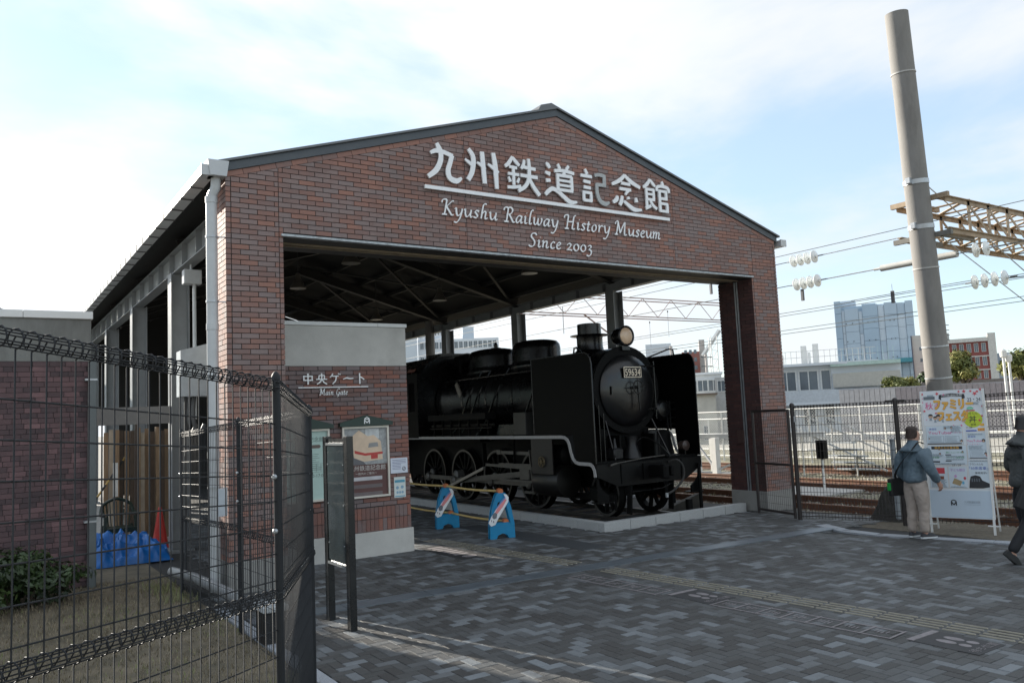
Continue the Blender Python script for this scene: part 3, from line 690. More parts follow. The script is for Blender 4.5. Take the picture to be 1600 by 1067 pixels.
K['道'] = [([(8, 98), (14, 92), (19, 84)], [3, 6, 4]), ([(5, 70), (19, 66)], [4, 6]), ([(6, 46), (19, 48)], [5.5, 4.5]), ([(2, 4), (12, 16), (24, 24), (40, 18), (58, 4), (76, -8), (97, -6)], [5, 6, 6, 6, 6.5, 6.5, 3]),
          ([(43, 100), (49, 86)], [4, 4.5]), ([(76, 99), (68, 86)], [4, 4.5]), ([(32, 78), (60, 82), (92, 78)], 4.8), ([(62, 80), (60, 68)], 5)] + [([(41, 66), (41, 22)], 4.8), ([(37, 67), (84, 67)], 4.6), ([(83, 68), (83, 26)], 4.8), ([(42, 52), (80, 52)], 3.6), ([(42, 38), (80, 38)], 3.6), ([(37, 24), (86, 24)], 4.4)]
K['記'] = [([(17, 99), (24, 84)], [4, 5.5]), ([(1, 78), (40, 78)], [5, 5]), ([(10, 62), (34, 60)], [5, 5]), ([(10, 44), (34, 43)], [5, 5]), ([(9, 28), (9, 2)], 4.5), ([(5, 28), (37, 28)], 4.5), ([(34, 28), (34, 2)], 4.5), ([(8, 4), (36, 4)], 4.5)]
K['己'] = [([(50, 84), (66, 88), (84, 86)], [5, 5.5, 6]), ([(84, 90), (84, 58)], 6), ([(88, 58), (56, 57)], 5.5), ([(57, 61), (56, 34), (64, 10), (82, 1), (98, 8)], [5.5, 6, 6.5, 7, 3.5])]
K['念'] = [([(48, 101), (30, 82), (4, 66)], [4.5, 6, 4.5]), ([(47, 100), (68, 82), (97, 68)], [4.5, 6.5, 5]), ([(34, 74), (64, 73)], 4.5), ([(28, 56), (66, 56)], 4.5), ([(60, 57), (52, 48), (46, 38)], [5, 4.5, 3]), ([(20, 32), (16, 20), (4, 10)], [4, 6.5, 4.5]), ([(36, 34), (32, 18), (26, 4)], [4, 6, 5]), ([(40, 18), (56, 6), (74, -4), (98, -2)], [4.5, 6, 6.5, 3]), ([(54, 34), (56, 26)], [4, 6]), ([(80, 34), (82, 20)], [4, 6.5])]
K['館'] = [([(28, 101), (16, 84), (1, 72)], [4, 6, 4.5]), ([(28, 99), (38, 88), (46, 80)], [4, 5.5, 4]), ([(12, 70), (12, 8)], 4.8), ([(8, 68), (42, 68)], 4.2), ([(39, 68), (39, 36)], 4.6), ([(13, 53), (37, 53)], 3.6), ([(10, 36), (42, 36)], 4.2), ([(6, 6), (26, 16)], [5.5, 5]), ([(24, 34), (34, 18), (48, 8)], [4, 5, 5]),
          ([(72, 100), (76, 88)], [4, 5.5]), ([(51, 66), (54, 80), (74, 84), (94, 80), (98, 66)], [4.5, 5, 5, 5.5, 4.5]), ([(61, 72), (61, 2)], 5), ([(58, 68), (88, 68)], 4.4), ([(86, 70), (86, 44)], 4.8), ([(60, 44), (90, 44)], 4.4), ([(60, 28), (90, 28)], 4.4), ([(88, 30), (88, 3)], 4.8), ([(58, 4), (92, 4)], 4.4)]
spots = [('九', 5.47, .62), ('州', 6.13, .62), ('鉄', 6.87, .65), ('道', 7.62, .68), ('記', 8.38, .62), ('念', 9.04, .70), ('館', 9.79, .64)]
for ch, x, w in spots:
    strokes(K[ch], x, 5.545, w, .57, YC - .012, WLET, 'character', sg)
    if ch == '記': strokes(K['己'], x, 5.545, w, .57, YC - .012, GLET, 'character', sg)['label'] = 'worn dull grey half of a raised character'
MB().box(5.44, 10.40, YF - .055, YF - .02, 5.405, 5.46).build('underline', WLET, sg)
GL = {
 'K': (1.5, [[(.02, 1.5), (.1, 1.85), (.35, 1.97), (.58, 1.85), (.52, 1.0), (.42, .1), (.15, -.02)], [(.15, .0), (.7, .02)], [(1.42, 1.86), (1.2, 1.8), (.9, 1.4), (.58, 1.05)], [(.58, 1.05), (.95, .5), (1.25, .04), (1.5, .08)]]),
 'y': (1.0, [[(-.02, .85), (.14, 1), (.22, .45), (.35, .06), (.6, .14), (.84, .6)], [(.9, 1.0), (.84, .5), (.66, -.3), (.34, -.85), (.0, -.82)]]),
 'u': (1.05, [[(-.02, .85), (.14, 1), (.18, .4), (.33, .03), (.6, .2), (.82, .65)], [(.88, 1), (.8, .3), (.88, .02), (1.08, .18)]]),
 's': (.72, [[(.66, .88), (.4, 1), (.2, .8), (.38, .52), (.52, .25), (.32, .02), (.02, .12)]]),
 'h': (1.0, [[(.72, 1.98), (.45, 1.98), (.3, 1.6), (.14, 0)], [(.18, .55), (.48, .97), (.68, .85), (.62, .22), (.72, .02), (.94, .18)]]),
 'R': (1.5, [[(.02, 1.5), (.1, 1.85), (.35, 1.95), (.55, 1.8), (.5, 1.0), (.42, .1), (.15, -.02)], [(.15, .0), (.68, .02)], [(.5, 1.9), (.9, 1.97), (1.15, 1.62), (.95, 1.15), (.6, 1.0)], [(.72, 1.02), (1.05, .45), (1.3, .02), (1.5, .06)]]),
 'a': (.98, [[(.74, .92), (.42, .98), (.12, .6), (.1, .12), (.32, .04), (.66, .55)], [(.8, 1), (.68, .3), (.76, .02), (.98, .18)]]),
 'i': (.5, [[(.0, .85), (.18, 1), (.14, .2), (.25, .02), (.46, .18)], [(.3, 1.42), (.36, 1.5)]]),
 'l': (.5, [[(.6, 1.96), (.36, 1.9), (.2, 1.2), (.14, .2), (.25, .02), (.46, .18)]]),
 'w': (1.3, [[(-.02, .85), (.14, 1), (.14, .3), (.3, .03), (.55, .3), (.7, .97)], [(.68, .9), (.64, .3), (.78, .03), (1.05, .3), (1.18, .8), (1.08, 1.0)]]),
 'H': (1.75, [[(.02, 1.5), (.1, 1.85), (.35, 1.95), (.58, 1.85), (.52, 1.0), (.42, .1), (.15, -.02)], [(.15, .0), (.7, .02)], [(1.66, 1.97), (1.42, 1.85), (1.3, 1.0), (1.22, .15), (1.36, .0), (1.6, .1)], [(.5, 1.0), (1.3, 1.04)]]),
 't': (.6, [[(.28, 1.4), (.22, .8), (.16, .2), (.28, .02), (.5, .15)], [(.0, .95), (.5, 1.0)]]),
 'o': (.9, [[(.45, 1.0), (.14, .7), (.12, .2), (.36, .0), (.66, .3), (.7, .8), (.45, 1.0), (.3, .92)]]),
 'r': (.72, [[(.0, .85), (.18, 1), (.12, .0)], [(.16, .55), (.4, .95), (.66, .93)]]),
 'M': (1.95, [[(.0, 1.5), (.12, 1.88), (.38, 1.95), (.36, 1.0), (.2, .1), (.0, -.02)], [(.0, .0), (.42, .02)], [(.4, 1.93), (.62, 1.0), (.82, .25)], [(.82, .25), (1.1, 1.1), (1.48, 1.95)], [(1.5, 1.95), (1.48, 1), (1.5, .12), (1.62, .0), (1.85, .1)]]),
 'e': (.75, [[(.12, .5), (.45, .6), (.62, .84), (.38, 1), (.12, .62), (.14, .15), (.38, .02), (.68, .2)]]),
 'm': (1.5, [[(-.02, .85), (.16, 1), (.1, 0)], [(.14, .55), (.42, .97), (.6, .82), (.52, 0)], [(.56, .55), (.85, .97), (1.04, .84), (.98, .22), (1.08, .02), (1.3, .18)]]),
 'n': (1.02, [[(-.02, .85), (.16, 1), (.1, 0)], [(.14, .55), (.46, .97), (.66, .84), (.6, .22), (.7, .02), (.94, .18)]]),
 'S': (1.15, [[(1.08, 1.75), (.8, 1.98), (.42, 1.85), (.36, 1.45), (.62, 1.1), (.85, .7), (.74, .2), (.4, .0), (.05, .15)]]),
 'c': (.72, [[(.62, .86), (.4, 1), (.12, .6), (.14, .12), (.38, .02), (.64, .18)]]),
 '2': (.85, [[(.05, .72), (.28, 1.0), (.58, .86), (.44, .45), (.04, .04), (.4, .08), (.8, .02)]]),
 '0': (.92, [[(.45, 1.0), (.12, .75), (.1, .25), (.4, .0), (.72, .25), (.74, .75), (.45, 1.0), (.32, .95)]]),
 '3': (.75, [[(.08, .84), (.35, 1.02), (.58, .8), (.28, .42), (.6, .18), (.58, -.3), (.28, -.6), (-.04, -.5)]]),
 'G': (1.35, [[(1.15, 1.7), (.85, 1.97), (.4, 1.65), (.15, .9), (.3, .15), (.75, .05), (1.05, .5)], [(.75, .78), (1.15, .8), (1.05, .2), (.8, -.4), (.45, -.6)]]),
 ' ': (.55, [])}
def write(txt, x0, x1, z, xh, y, m, parent, th=(.018, .034), shear=.12, wk=1.0):
    tot = sum(GL[c][0] + .12 for c in txt); s_ = (x1 - x0) / tot; x = x0
    for c in txt:
        w, st = GL[c]; q = MB()
        for i, p in enumerate(st):
            P = catmull(p, 5) if len(p) > 2 else [p[0], ((p[0][0] + p[1][0]) / 2, (p[0][1] + p[1][1]) / 2), p[1]]
            P = [(a_ * s_ + b_ * xh * shear, b_ * xh) for a_, b_ in P]; ws = []
            for j in range(len(P)):
                ax, ay = P[max(0, j - 1)]; bx, by = P[min(len(P) - 1, j + 1)]; an = math.atan2(by - ay, bx - ax)
                ws.append(xh * wk * (.045 + .075 * abs(math.sin(an - math.radians(40)))))
            ribbon(q, P, ws, (x, y, z), (1, 0, 0), (0, 0, 1), (0, -1, 0), th[0], th[1] + i * .0006)
        if q.v: q.build('letter', m, parent)
        x += (w + .12) * s_
write('Kyushu Railway History Museum', 5.70, 10.20, 5.05, .118, YF, WLET, sg)
write('Since 2003', 7.26, 8.58, 4.69, .112, YF, WLET, sg)
# ------------------------------------------------------------------ main gate wall
YG = 11.62
gw = thing('gate_wall', 'brick and concrete gate wall with white coping under the shed roof', 'wall', (4.2, 11.8, 0))
GX0, GX1 = 3.0, 5.70
MB().box(GX0, GX1 - .012, YG + .012, YG + .30, .37, 2.89).build('wall_core', MORTAR, gw)
MB().box(GX0, GX1, YG + .002, YG + .31, 2.892, 3.50).build('concrete_band', CONC2, gw)
for x0, x1 in ((GX0, 5.22), (5.224, GX1 + .02)): MB().cbox(x0, x1, YG - .02, YG + .33, 3.502, 3.56, .004).build('coping', CAP, gw)
MB().cbox(GX0 - .01, GX1 + .03, YG - .03, YG + .34, -.03, .365, .006).build('plinth', CONC2, gw)
gb = .0672
T = tiles(0, 0, 0, 0, [[(GX0, .73), (GX1, .73), (GX1, 2.888), (GX0, 2.888)]], .223, gb, 2.888 - gb * 33, 5.58)
Ts = []
for z0, z1 in ((.372, .548), (.558, .726)):
    x = GX0
    while x < GX1 - .01:
        Ts.append(([(x + .003, z0), (min(x + .0665, GX1), z0), (min(x + .0665, GX1), z1), (x + .003, z1)], False, random.uniform(.3, .95))); x += .0695
Tr = tiles(0, 0, 0, 0, [[(YG, .372), (YG + .3, .372), (YG + .3, 2.888), (YG, 2.888)]], .223, gb, 2.888 - gb * 38, 11.7)
lay(gw, [(T, (0, YG + .012, 0), (1, 0, 0), (0, 0, 1), (0, -1, 0), True), (Ts, (0, YG + .012, 0), (1, 0, 0), (0, 0, 1), (0, -1, 0), False), (Tr, (GX1 - .012, 0, 0), (0, 1, 0), (0, 0, 1), (1, 0, 0), False)], .223, gb, GBRICK)
K['中'] = BX(14, 38, 86, 74, 6) + [([(50, 100), (50, 0)], 7)]
K['央'] = [([(26, 80), (76, 80)], 5), ([(27, 80), (25, 50)], 5.5), ([(75, 80), (73, 50)], 5.5), ([(2, 46), (98, 46)], 5.5), ([(50, 100), (50, 60), (40, 26), (8, 2)], [6, 6, 6, 5]), ([(54, 42), (70, 18), (97, 2)], [5, 6, 6])]
K['ゲ'] = [([(30, 98), (22, 80), (4, 62)], [5, 5.5, 4]), ([(22, 74), (82, 74)], 5.5), ([(60, 72), (54, 34), (26, 2)], [6, 6, 4.5]), ([(78, 100), (84, 88)], [4, 5]), ([(92, 98), (98, 86)], [4, 5])]
K['ー'] = [([(4, 44), (36, 56), (64, 50), (97, 52)], [4, 6.5, 6.5, 5])]
K['ト'] = [([(42, 100), (42, 0)], 6.5), ([(44, 66), (60, 58), (84, 40)], [5, 6.5, 5.5])]
gs = thing('gate_sign', 'small white raised lettering naming the central gate on the brick wall', 'sign', (4.48, YG, 2.5))
for ch, x in (('中', 3.99), ('央', 4.20), ('ゲ', 4.41), ('ー', 4.62), ('ト', 4.82)): strokes(K[ch], x, 2.615, .175, .165, YG, WLET, 'character', gs, th=(.012, .026), wk=.95)
MB().box(3.93, 5.03, YG - .026, YG - .01, 2.562, 2.578).build('underline', WLET, gs)
write('Main Gate', 4.25, 4.70, 2.455, .048, YG, WLET, gs, th=(.010, .020))

# framed posters with little green gables
GREEN = mat('poster_green', (.028, .052, .042), .5)
MINT = mat('mint_board', (.50, .66, .60), .5, var=.03)
def emblem(q, cx, cz, s_, y, t=.03):
    o = (cx, y, cz); A, B, D = (1, 0, 0), (0, 0, 1), (0, -1, 0)
    for i, p in enumerate(([(-.42, -.5), (-.42, .05)], [(-.42, .0), (-.38, .3), (0, .55), (.38, .3), (.42, .0)], [(.42, .05), (.42, -.5)], [(-.42, .1), (0, -.35)], [(0, -.35), (.42, .1)], [(-.3, .22), (.3, .22)])):
        ribbon(q, [(a_ * s_, b_ * s_) for a_, b_ in p], s_ * .075, o, A, B, D, t, t + .002 + i * .0004)
def framed(x0, x1, z0, z1, lab, art):
    t = thing('framed_poster', lab, 'poster', ((x0 + x1) / 2, YG, z0)); c = (x0 + x1) / 2; y = YG
    fr_ = MB(); w = .03
    fr_.box(x0, x0 + w, y - .045, y + .005, z0, z1); fr_.box(x1 - w, x1, y - .045, y + .005, z0, z1); fr_.box(x0 + w, x1 - w, y - .045, y + .005, z0, z0 + w); fr_.box(x0 + w, x1 - w, y - .045, y + .005, z1 - w, z1)
    fr_.build('frame', mat('poster_frame', (.66, .62, .56), .35, metal=.3, var=.05), t)
    h = MB(); h.prism([(x0 - .05, z1 + .005), (x1 + .05, z1 + .005), (x1 + .05, z1 + .06), (c, z1 + .17), (x0 - .05, z1 + .06)], (0, 0, 0), (1, 0, 0), (0, 0, 1), (0, -1, 0), -y, -y + .09); h.build('gable_top', GREEN, t)
    q = MB(); emblem(q, c, z1 + .085, .095, y - .09, .001); q.build('emblem', WLET, t)
    art(t, x0 + w, x1 - w, z0 + w, z1 - w, y)
AX, AZ, AD = (1, 0, 0), (0, 0, 1), (0, -1, 0)
def artR(t, x0, x1, z0, z1, y):
    MB().box(x0, x1, y - .012, y, z0, z1).build('sheet', mat('poster_maroon', (.12, .055, .05), .45, var=.05), t)
    zm = z0 + (z1 - z0) * .46; w = x1 - x0; X = lambda u: x0 + u * w; Z = lambda v: zm + v * (z1 - zm)
    f = lambda nm, m, poly, k: MB().prism([(X(u), Z(v)) for u, v in poly], (0, y, 0), AX, AZ, AD, .012, .013 + k * .0008).build(nm, m, t)
    f('photo', mat('photo_grey', (.36, .37, .37), .5, var=.3, scale=20), [(0, 0), (1, 0), (1, 1), (0, 1)], 0)
    f('photo_ground', mat('photo_dark', (.14, .14, .15), .5), [(0, 0), (.5, 0), (.2, .42), (0, .5)], 1)
    f('photo_window', mat('photo_white', (.62, .64, .64), .4, var=.2, scale=14), [(.5, .7), (.82, .7), (.82, .98), (.5, .98)], 1)
    f('train_shape', mat('photo_cream', (.72, .55, .40), .5), [(.22, .2), (.45, .08), (.9, .12), (.86, .62), (.7, .8), (.55, .78), (.35, .95), (.2, .8)], 2)
    f('train_band', mat('photo_red', (.50, .06, .05), .5), [(.24, .32), (.48, .24), (.9, .27), (.9, .33), (.48, .31), (.24, .40)], 3)
    f('train_nose', mat('photo_red', (.5, .06, .05)), [(.62, .14), (.78, .15), (.78, .26), (.62, .25)], 4)
    f('train_glass', mat('photo_glass', (.30, .30, .30), .3), [(.56, .46), (.8, .48), (.78, .6), (.58, .58)], 4)
    q = text_mb('九州鉄道記念館', .085, (x0 + w * .53, y, zm - .085), AX, AZ, AD, .014, width=w * .86); text_mb('〜館内のご案内〜', .04, (x0 + w * .5, y, zm - .15), AX, AZ, AD, .014, q, width=w * .5)
    q.build('poster_title', mat('poster_text', (.62, .60, .56), .5), t)
    for i in range(3): MB().box(x0 + .05, x1 - .09, y - .0145, y - .0125, zm - .24 - i * .115, zm - .185 - i * .115).build('list_bar', mat('bar_pale' if i == 0 else 'bar_grey', (.55, .54, .56) if i == 0 else (.16, .13, .13), .5), t)
def artL(t, x0, x1, z0, z1, y):
    MB().box(x0, x1, y - .012, y, z0, z1).build('sheet', MINT, t)
    q = text_mb('九州鉄道記念館', .075, ((x0 + x1) / 2, y, z1 - .15), AX, AZ, AD, .014, width=(x1 - x0) * .84)
    text_mb('9:00-17:00', .07, (x1 - .18, y, z0 + .32), AX, AZ, AD, .014, q, width=.28)
    for i in range(9): q.box(x0 + .1, x1 - .08 - random.uniform(0, .1), y - .0135, y - .0125, z1 - .34 - i * .028, z1 - .335 - i * .028)
    for i in range(5): q.box(x0 + .1, x1 - .03, y - .0135, y - .0125, z1 - .60 + i * .03, z1 - .597 + i * .03)
    for i in range(8): q.box(x0 + .12 + i * .07, x0 + .123 + i * .07, y - .0135, y - .0125, z1 - .60, z1 - .48)
    q.build('notice_text', mat('notice_grey', (.12, .17, .15), .6), t)
    MB().prism([(x1 - .30, z1 - .25), (x1 - .12, z1 - .25), (x1 - .10, z1 - .225), (x1 - .12, z1 - .20), (x1 - .30, z1 - .20)], (0, y, 0), AX, AZ, AD, .012, .0145).build('notice_pill', mat('pill_brown', (.16, .12, .10), .5), t)
framed(4.585, 5.345, .885, 1.965, 'maroon poster with a cream and red train photo in a pale frame', artR)
framed(3.68, 4.385, .90, 1.955, 'mint green opening hours board partly hidden by the fence corner', artL)
def paper(x0, x1, z0, z1, lab, kind_):
    t = thing('notice_paper', lab, 'notice', ((x0 + x1) / 2, YG, z0)); y = YG - .004
    MB().box(x0, x1, y - .003, y + .001, z0, z1).build('sheet', mat('paper_' + kind_, (.68, .72, .80) if kind_ == 'b' else (.66, .72, .70), .6, var=.03), t)
    w, h = x1 - x0, z1 - z0
    if kind_ == 'b':
        q = MB()
        for i in range(7): q.box(x0 + .03, x0 + w * (.9 if i < 3 else .6), y - .0042, y - .0032, z1 - .035 - i * .023, z1 - .029 - i * .023)
        q.build('text_lines', mat('ink_blue', (.10, .10, .25), .6), t)
        MB().tube([(x1 - .065 + .025 * math.cos(a * PI / 6), y - .005, z0 + .065 + .03 * math.sin(a * PI / 6)) for a in range(12)], .004, 4, closed=True).bar((x1 - .083, y - .005, z0 + .045), (x1 - .047, y - .005, z0 + .085), .006, .003).build('no_smoking_mark', mat('ink_dark', (.06, .05, .08)), t)
    else:
        bl = mat('ink_cyan', (.10, .36, .50), .6)
        MB().box(x0 + .012, x1 - .012, y - .0045, y - .0032, z1 - .085, z1 - .045).box(x0 + .012, x1 - .012, y - .0045, y - .0032, z0 + .012, z0 + .026).build('blue_band', bl, t)
        q = MB()
        for i, (u, v) in enumerate(((.28, .48), (.7, .5), (.28, .25), (.5, .25), (.72, .25))): q.lathe([(.026 if i < 2 else .013, 0), (.02, .001)], (x0 + u * w, y - .0034, z0 + v * h), (0, -1, 0), 10)
        q.build('pictograms', mat('ink_pale_blue', (.25, .42, .55)), t)
paper(5.375, 5.665, 1.215, 1.45, 'white notice with blue text and a no smoking mark, upper of two', 'b')
paper(5.425, 5.62, .84, 1.155, 'white notice with cyan bands and pictograms, lower of two', 'c')

# ------------------------------------------------------------------ low building on the left
lb = thing('low_brick_wall', 'purple brick wall with concrete band and white coping at the left', 'wall', (-1.5, 12.6, 0))
LX1 = 1.30; YL = 12.41
MB().box(-6, LX1 - .012, YL + .012, 12.70, -.1, 3.02).build('wall_core', MORTAR, lb)
MB().box(-6, LX1, YL + .004, 12.71, 3.022, 3.60).build('concrete_band', CONCD, lb)
for x0, x1 in ((-6, .49), (.494, LX1 + .02)): MB().cbox(x0, x1, YL - .03, 12.74, 3.602, 3.705, .006).build('coping', CAP, lb)
T = tiles(0, 0, 0, 0, [[(-5.9, 0.0), (LX1, 0.0), (LX1, 3.018), (-5.9, 3.018)]], .19, .0685, 3.018 - .0685 * 45, 0, gap=.005, irregular=True)
Tn = tiles(0, 0, 0, 0, [[(YL, 0), (12.7, 0), (12.7, 3.018), (YL, 3.018)]], .2, .0685, 3.018 - .0685 * 45, 0, gap=.005)
# irregular bond: a tile counts as whole when its full height is there
groups_ = {}
for e in T:
    xs = [p[0] for p in e[0]]; zs = [p[1] for p in e[0]]
bw_, bh_ = .19, .0685
T = [(P, abs(area(P) - (bw_ - .005) * (bh_ - .005)) < 1e-6, t * .85) for P, w, t in T]
lay(lb, [(T, (0, YL + .012, 0), (1, 0, 0), (0, 0, 1), (0, -1, 0), True), (Tn, (LX1 - .012, 0, 0), (0, 1, 0), (0, 0, 1), (1, 0, 0), False)], bw_, bh_, PBRICK, gap=.005)
q = MB(); q.prism([(-.07, 0), (.03, 0), (.03, .14), (-.07, .14)], (LX1 + .03, YL - .15, 0), (1, 0, 0), (0, 1, 0), (0, 0, 1), -.05, 3.02); 
t = q.build('corner_post', mat('post_grey_green', (.12, .14, .145), .45, var=.08, dirt=.3, dirtcol=(.08, .09, .09)), label='tall grey square post at the corner of the purple brick wall', cat='post', bevel=.01)
for z in (.85, 2.75): MB().box(LX1 - .085, LX1 + .065, YL - .155, YL - .005, z, z + .025).build('post_band', GALV, t)
# far gable roof peeping over the low building
fg = thing('pale_gable_building', 'pale green gable end with grey verge behind the low brick wall', 'building', (-3, 27, 0))
MB().prism([(-7, 0), (.9, 0), (.9, 5.3), (-3.1, 7.3), (-7, 5.3)], (0, 27, 0), (1, 0, 0), (0, 0, 1), (0, 1, 0), 0, 6).build('wall', mat('pale_green_panel', (.50, .62, .54), .6), fg)
for s_, xe in ((-1, -7.3), (1, 1.15)): MB().prism([(-3.1, 7.33), (xe, 5.22), (xe, 5.40), (-3.1, 7.55)] if s_ < 0 else [(-3.1, 7.33), (-3.1, 7.55), (xe, 5.40), (xe, 5.22)], (0, 26.8, 0), (1, 0, 0), (0, 0, 1), (0, 1, 0), 0, 6.4).build('roof_slope', ROOFM, fg)

# ------------------------------------------------------------------ mesh fences
WIRE = FENCE
def vwire(z0, z1, rolls, r, sd_=-1, rr=.034):
    """vertical wire, bent round each roll"""
    p = [(0, 0, z0)]
    for zr in rolls:
        if zr > z0 + .05: p.append((0, 0, zr - rr * 1.0))
        for k in range(9):
            a = -PI / 2 + 2 * PI * k / 9
            p.append((0, sd_ * (rr * (1 + math.sin(a + PI / 2 - PI / 2) * 0) * (math.cos(a)) * .95), zr + rr * math.sin(a)))
        p.append((0, 0, zr + rr * .2))
        if zr < z1 - .1: p.append((0, 0, zr + rr))
    if z1 - rolls[-1] > .1: p.append((0, 0, z1))
    return MB().tube(p, r, 5, cap=False)
def fence_panel(root, a, b, zr, hz, pitch, r=.0026, m=None, wires=True, zb=None, rr=.034):
    """a, b: post positions with fence-top heights in z; zr: roll heights below the top; hz: horizontal wires below the top"""
    m = m or WIRE; a, b = Vector(a), Vector(b); d = Vector((b.x - a.x, b.y - a.y, 0)); Ln = d.length; d.normalize(); nrm = Vector((-d.y, d.x, 0)); n = max(2, int(round(Ln / pitch)))
    rolls = sorted([-h for h in zr]); me = vwire(-zb if zb else rolls[0] - rr, rolls[-1] + rr, rolls, r, rr=rr).mesh('vertical_wire', m, smooth='all'); ang = math.atan2(d.y, d.x)
    if wires:
        for i in range(1, n):
            p = a + (b - a) * (i / n); inst(me, 'vertical_wire', root, p, (0, 0, ang))
    else:
        q = MB(); src = vwire(-zb if zb else rolls[0] - rr, rolls[-1] + rr, rolls, r, rr=rr)
        for i in range(1, n):
            p = a + (b - a) * (i / n)
            q.add([(p.x + v[0] * d.x + v[1] * nrm.x, p.y + v[0] * d.y + v[1] * nrm.y, p.z + v[2]) for v in src.v], src.f)
        q.build('vertical_wires', m, root, kind='stuff')
    up = Vector((0, 0, 1))
    for h in hz: MB().tube([a - up * h + nrm * (r * 1.6), b - up * h + nrm * (r * 1.6)], r * 1.15, 6).build('horizontal_wire', m, root)
    for h in zr:
        for k in range(6):
            t = PI / 2 + k * PI / 3 * 1.0; o_ = nrm * (-(rr - .006) * .95 * math.cos(t)) + up * ((rr - .006) * math.sin(t))
            MB().tube([a - up * h + o_, b - up * h + o_], r * 1.0, 5).build('roll_wire', m, root)
def fpost(root, p, z1, r=.030, z0=-.05, m=None, clamps=()):
    m = m or WIRE
    MB().tube([(p[0], p[1], z0), (p[0], p[1], z1)], r, 16).build('post', m, root, smooth=True)
    MB().lathe([(r + .004, 0), (r + .004, .018), (r * .8, .034), (r * .35, .044), (.002, .047)], (p[0], p[1], z1), n=16).build('post_cap', m, root, smooth=True)
    for z in clamps:
        c = MB().lathe([(r + .003, -.008), (r + .003, .008)], (p[0], p[1], z), n=16); c.build('clamp_band', m, root)
        MB().lathe([(.014, 0), (.014, .012), (.008, .020)], (p[0] - r * .9, p[1] - r * .7, z), (-.6, -.8, 0), 10).build('clamp_bolt', GALV, root, smooth=True)
P0 = Vector((-.16, 2.93, 2.335)); P1 = Vector((1.328, 4.279, 2.225)); P2 = Vector((2.205, 6.27, 2.11)); P3 = Vector((2.20, 8.34, 2.05)); P4 = Vector((2.14, 10.77, 1.965))
Pm = P1 + (Vector((.06, 3.133, 2.341)) - P1) * 1.62
cf = thing('corner_fence', 'dark grey mesh fence with rolled tops round the lawn corner in front', 'fence', (1.33, 4.28, 0))
HZ = [.135 * k + .07 for k in range(1, 8)]
HZL = [1.10 + .135 * k + .03 for k in range(1, 8)]
fence_panel(cf, Pm, P1, [.0, 1.09], HZ[:7] + HZL, .0665, .0031, zb=2.2, rr=.036)
fence_panel(cf, P1, P2, [.0, 1.09], HZ[:7] + HZL, .0665, .0031, zb=2.2, rr=.036)
fence_panel(cf, P2, P3, [.0, 1.07], HZ[:7] + HZL, .0665, .0024, zb=2.1)
fence_panel(cf, P3, P4, [.0, 1.03], HZ[:7] + HZL, .0665, .0024, zb=2.0)
for p, dz in ((Pm, .0), (P1, .03), (P2, .02), (P3, .03), (P4, .03)): fpost(cf, p, p.z + dz, .0205, clamps=(p.z - .48, p.z - .76))
MB().box(2.02, 2.10, 8.4, 8.44, 1.15, 1.42).build('white_tag', mat('tag_white', (.50, .55, .60), .4), cf)

# things on the lawn side of the fence
gp_ = MB().tube([(2.20, 11.7, .16), (2.32, 10.9, .17), (2.40, 9.2, .18)], .062, 14); gp_.build('drain_pipe', mat('grey_pipe', (.30, .31, .32), .4), label='thick grey plastic pipe lying beside the fence behind the gate', cat='pipe', smooth=True)
bx = thing('ground_box', 'black box with pale grey lid standing beside the fence', 'box', (2.36, 7.75, 0))
MB().cbox(2.24, 2.44, 7.66, 7.96, 0, .30, .01).build('body', mat('box_black', (.012, .012, .013), .4), bx)
MB().cbox(2.22, 2.46, 7.64, 7.98, .301, .36, .01).build('lid', mat('lid_grey', (.42, .44, .45), .5), bx)

# lawn grass
q = MB()
for i in range(26000):
    y = 2.5 + random.random() ** .8 * 10; x = random.uniform(-2.5, 2.23)
    if y > 7 and x < -1.5: continue
    h = random.uniform(.02, .05) * (1.5 if random.random() < .1 else 1); a = random.uniform(0, 2 * PI); w = random.uniform(.003, .006); lx, ly = random.uniform(-.02, .02), random.uniform(-.02, .02)
    g_ = math.sin(x * 3.1 + 1) * math.sin(y * 2.3) > .35 or random.random() < .06
    q.tone = random.uniform(.7, 1) if g_ and random.random() < .35 else random.uniform(0, .6)
    q.add([(x - w * math.cos(a), y - w * math.sin(a), -.004), (x + w * math.cos(a), y + w * math.sin(a), -.004), (x + lx, y + ly, h)], [(0, 1, 2)])
for i in range(500):
    x, y = 2.05 + random.gauss(0, .12), random.choice((10.6, 6.0, 11.3)) + random.gauss(0, .3); 
    if x > 2.24: continue
    h = random.uniform(.05, .12); a = random.uniform(0, 2 * PI); w = .004; q.tone = random.uniform(.8, 1)
    q.add([(x - w * math.cos(a), y - w * math.sin(a), -.004), (x + w * math.cos(a), y + w * math.sin(a), -.004), (x + random.uniform(-.04, .04), y + random.uniform(-.04, .04), h)], [(0, 1, 2)])
q.build('dry_grass', GRASS, kind='stuff')

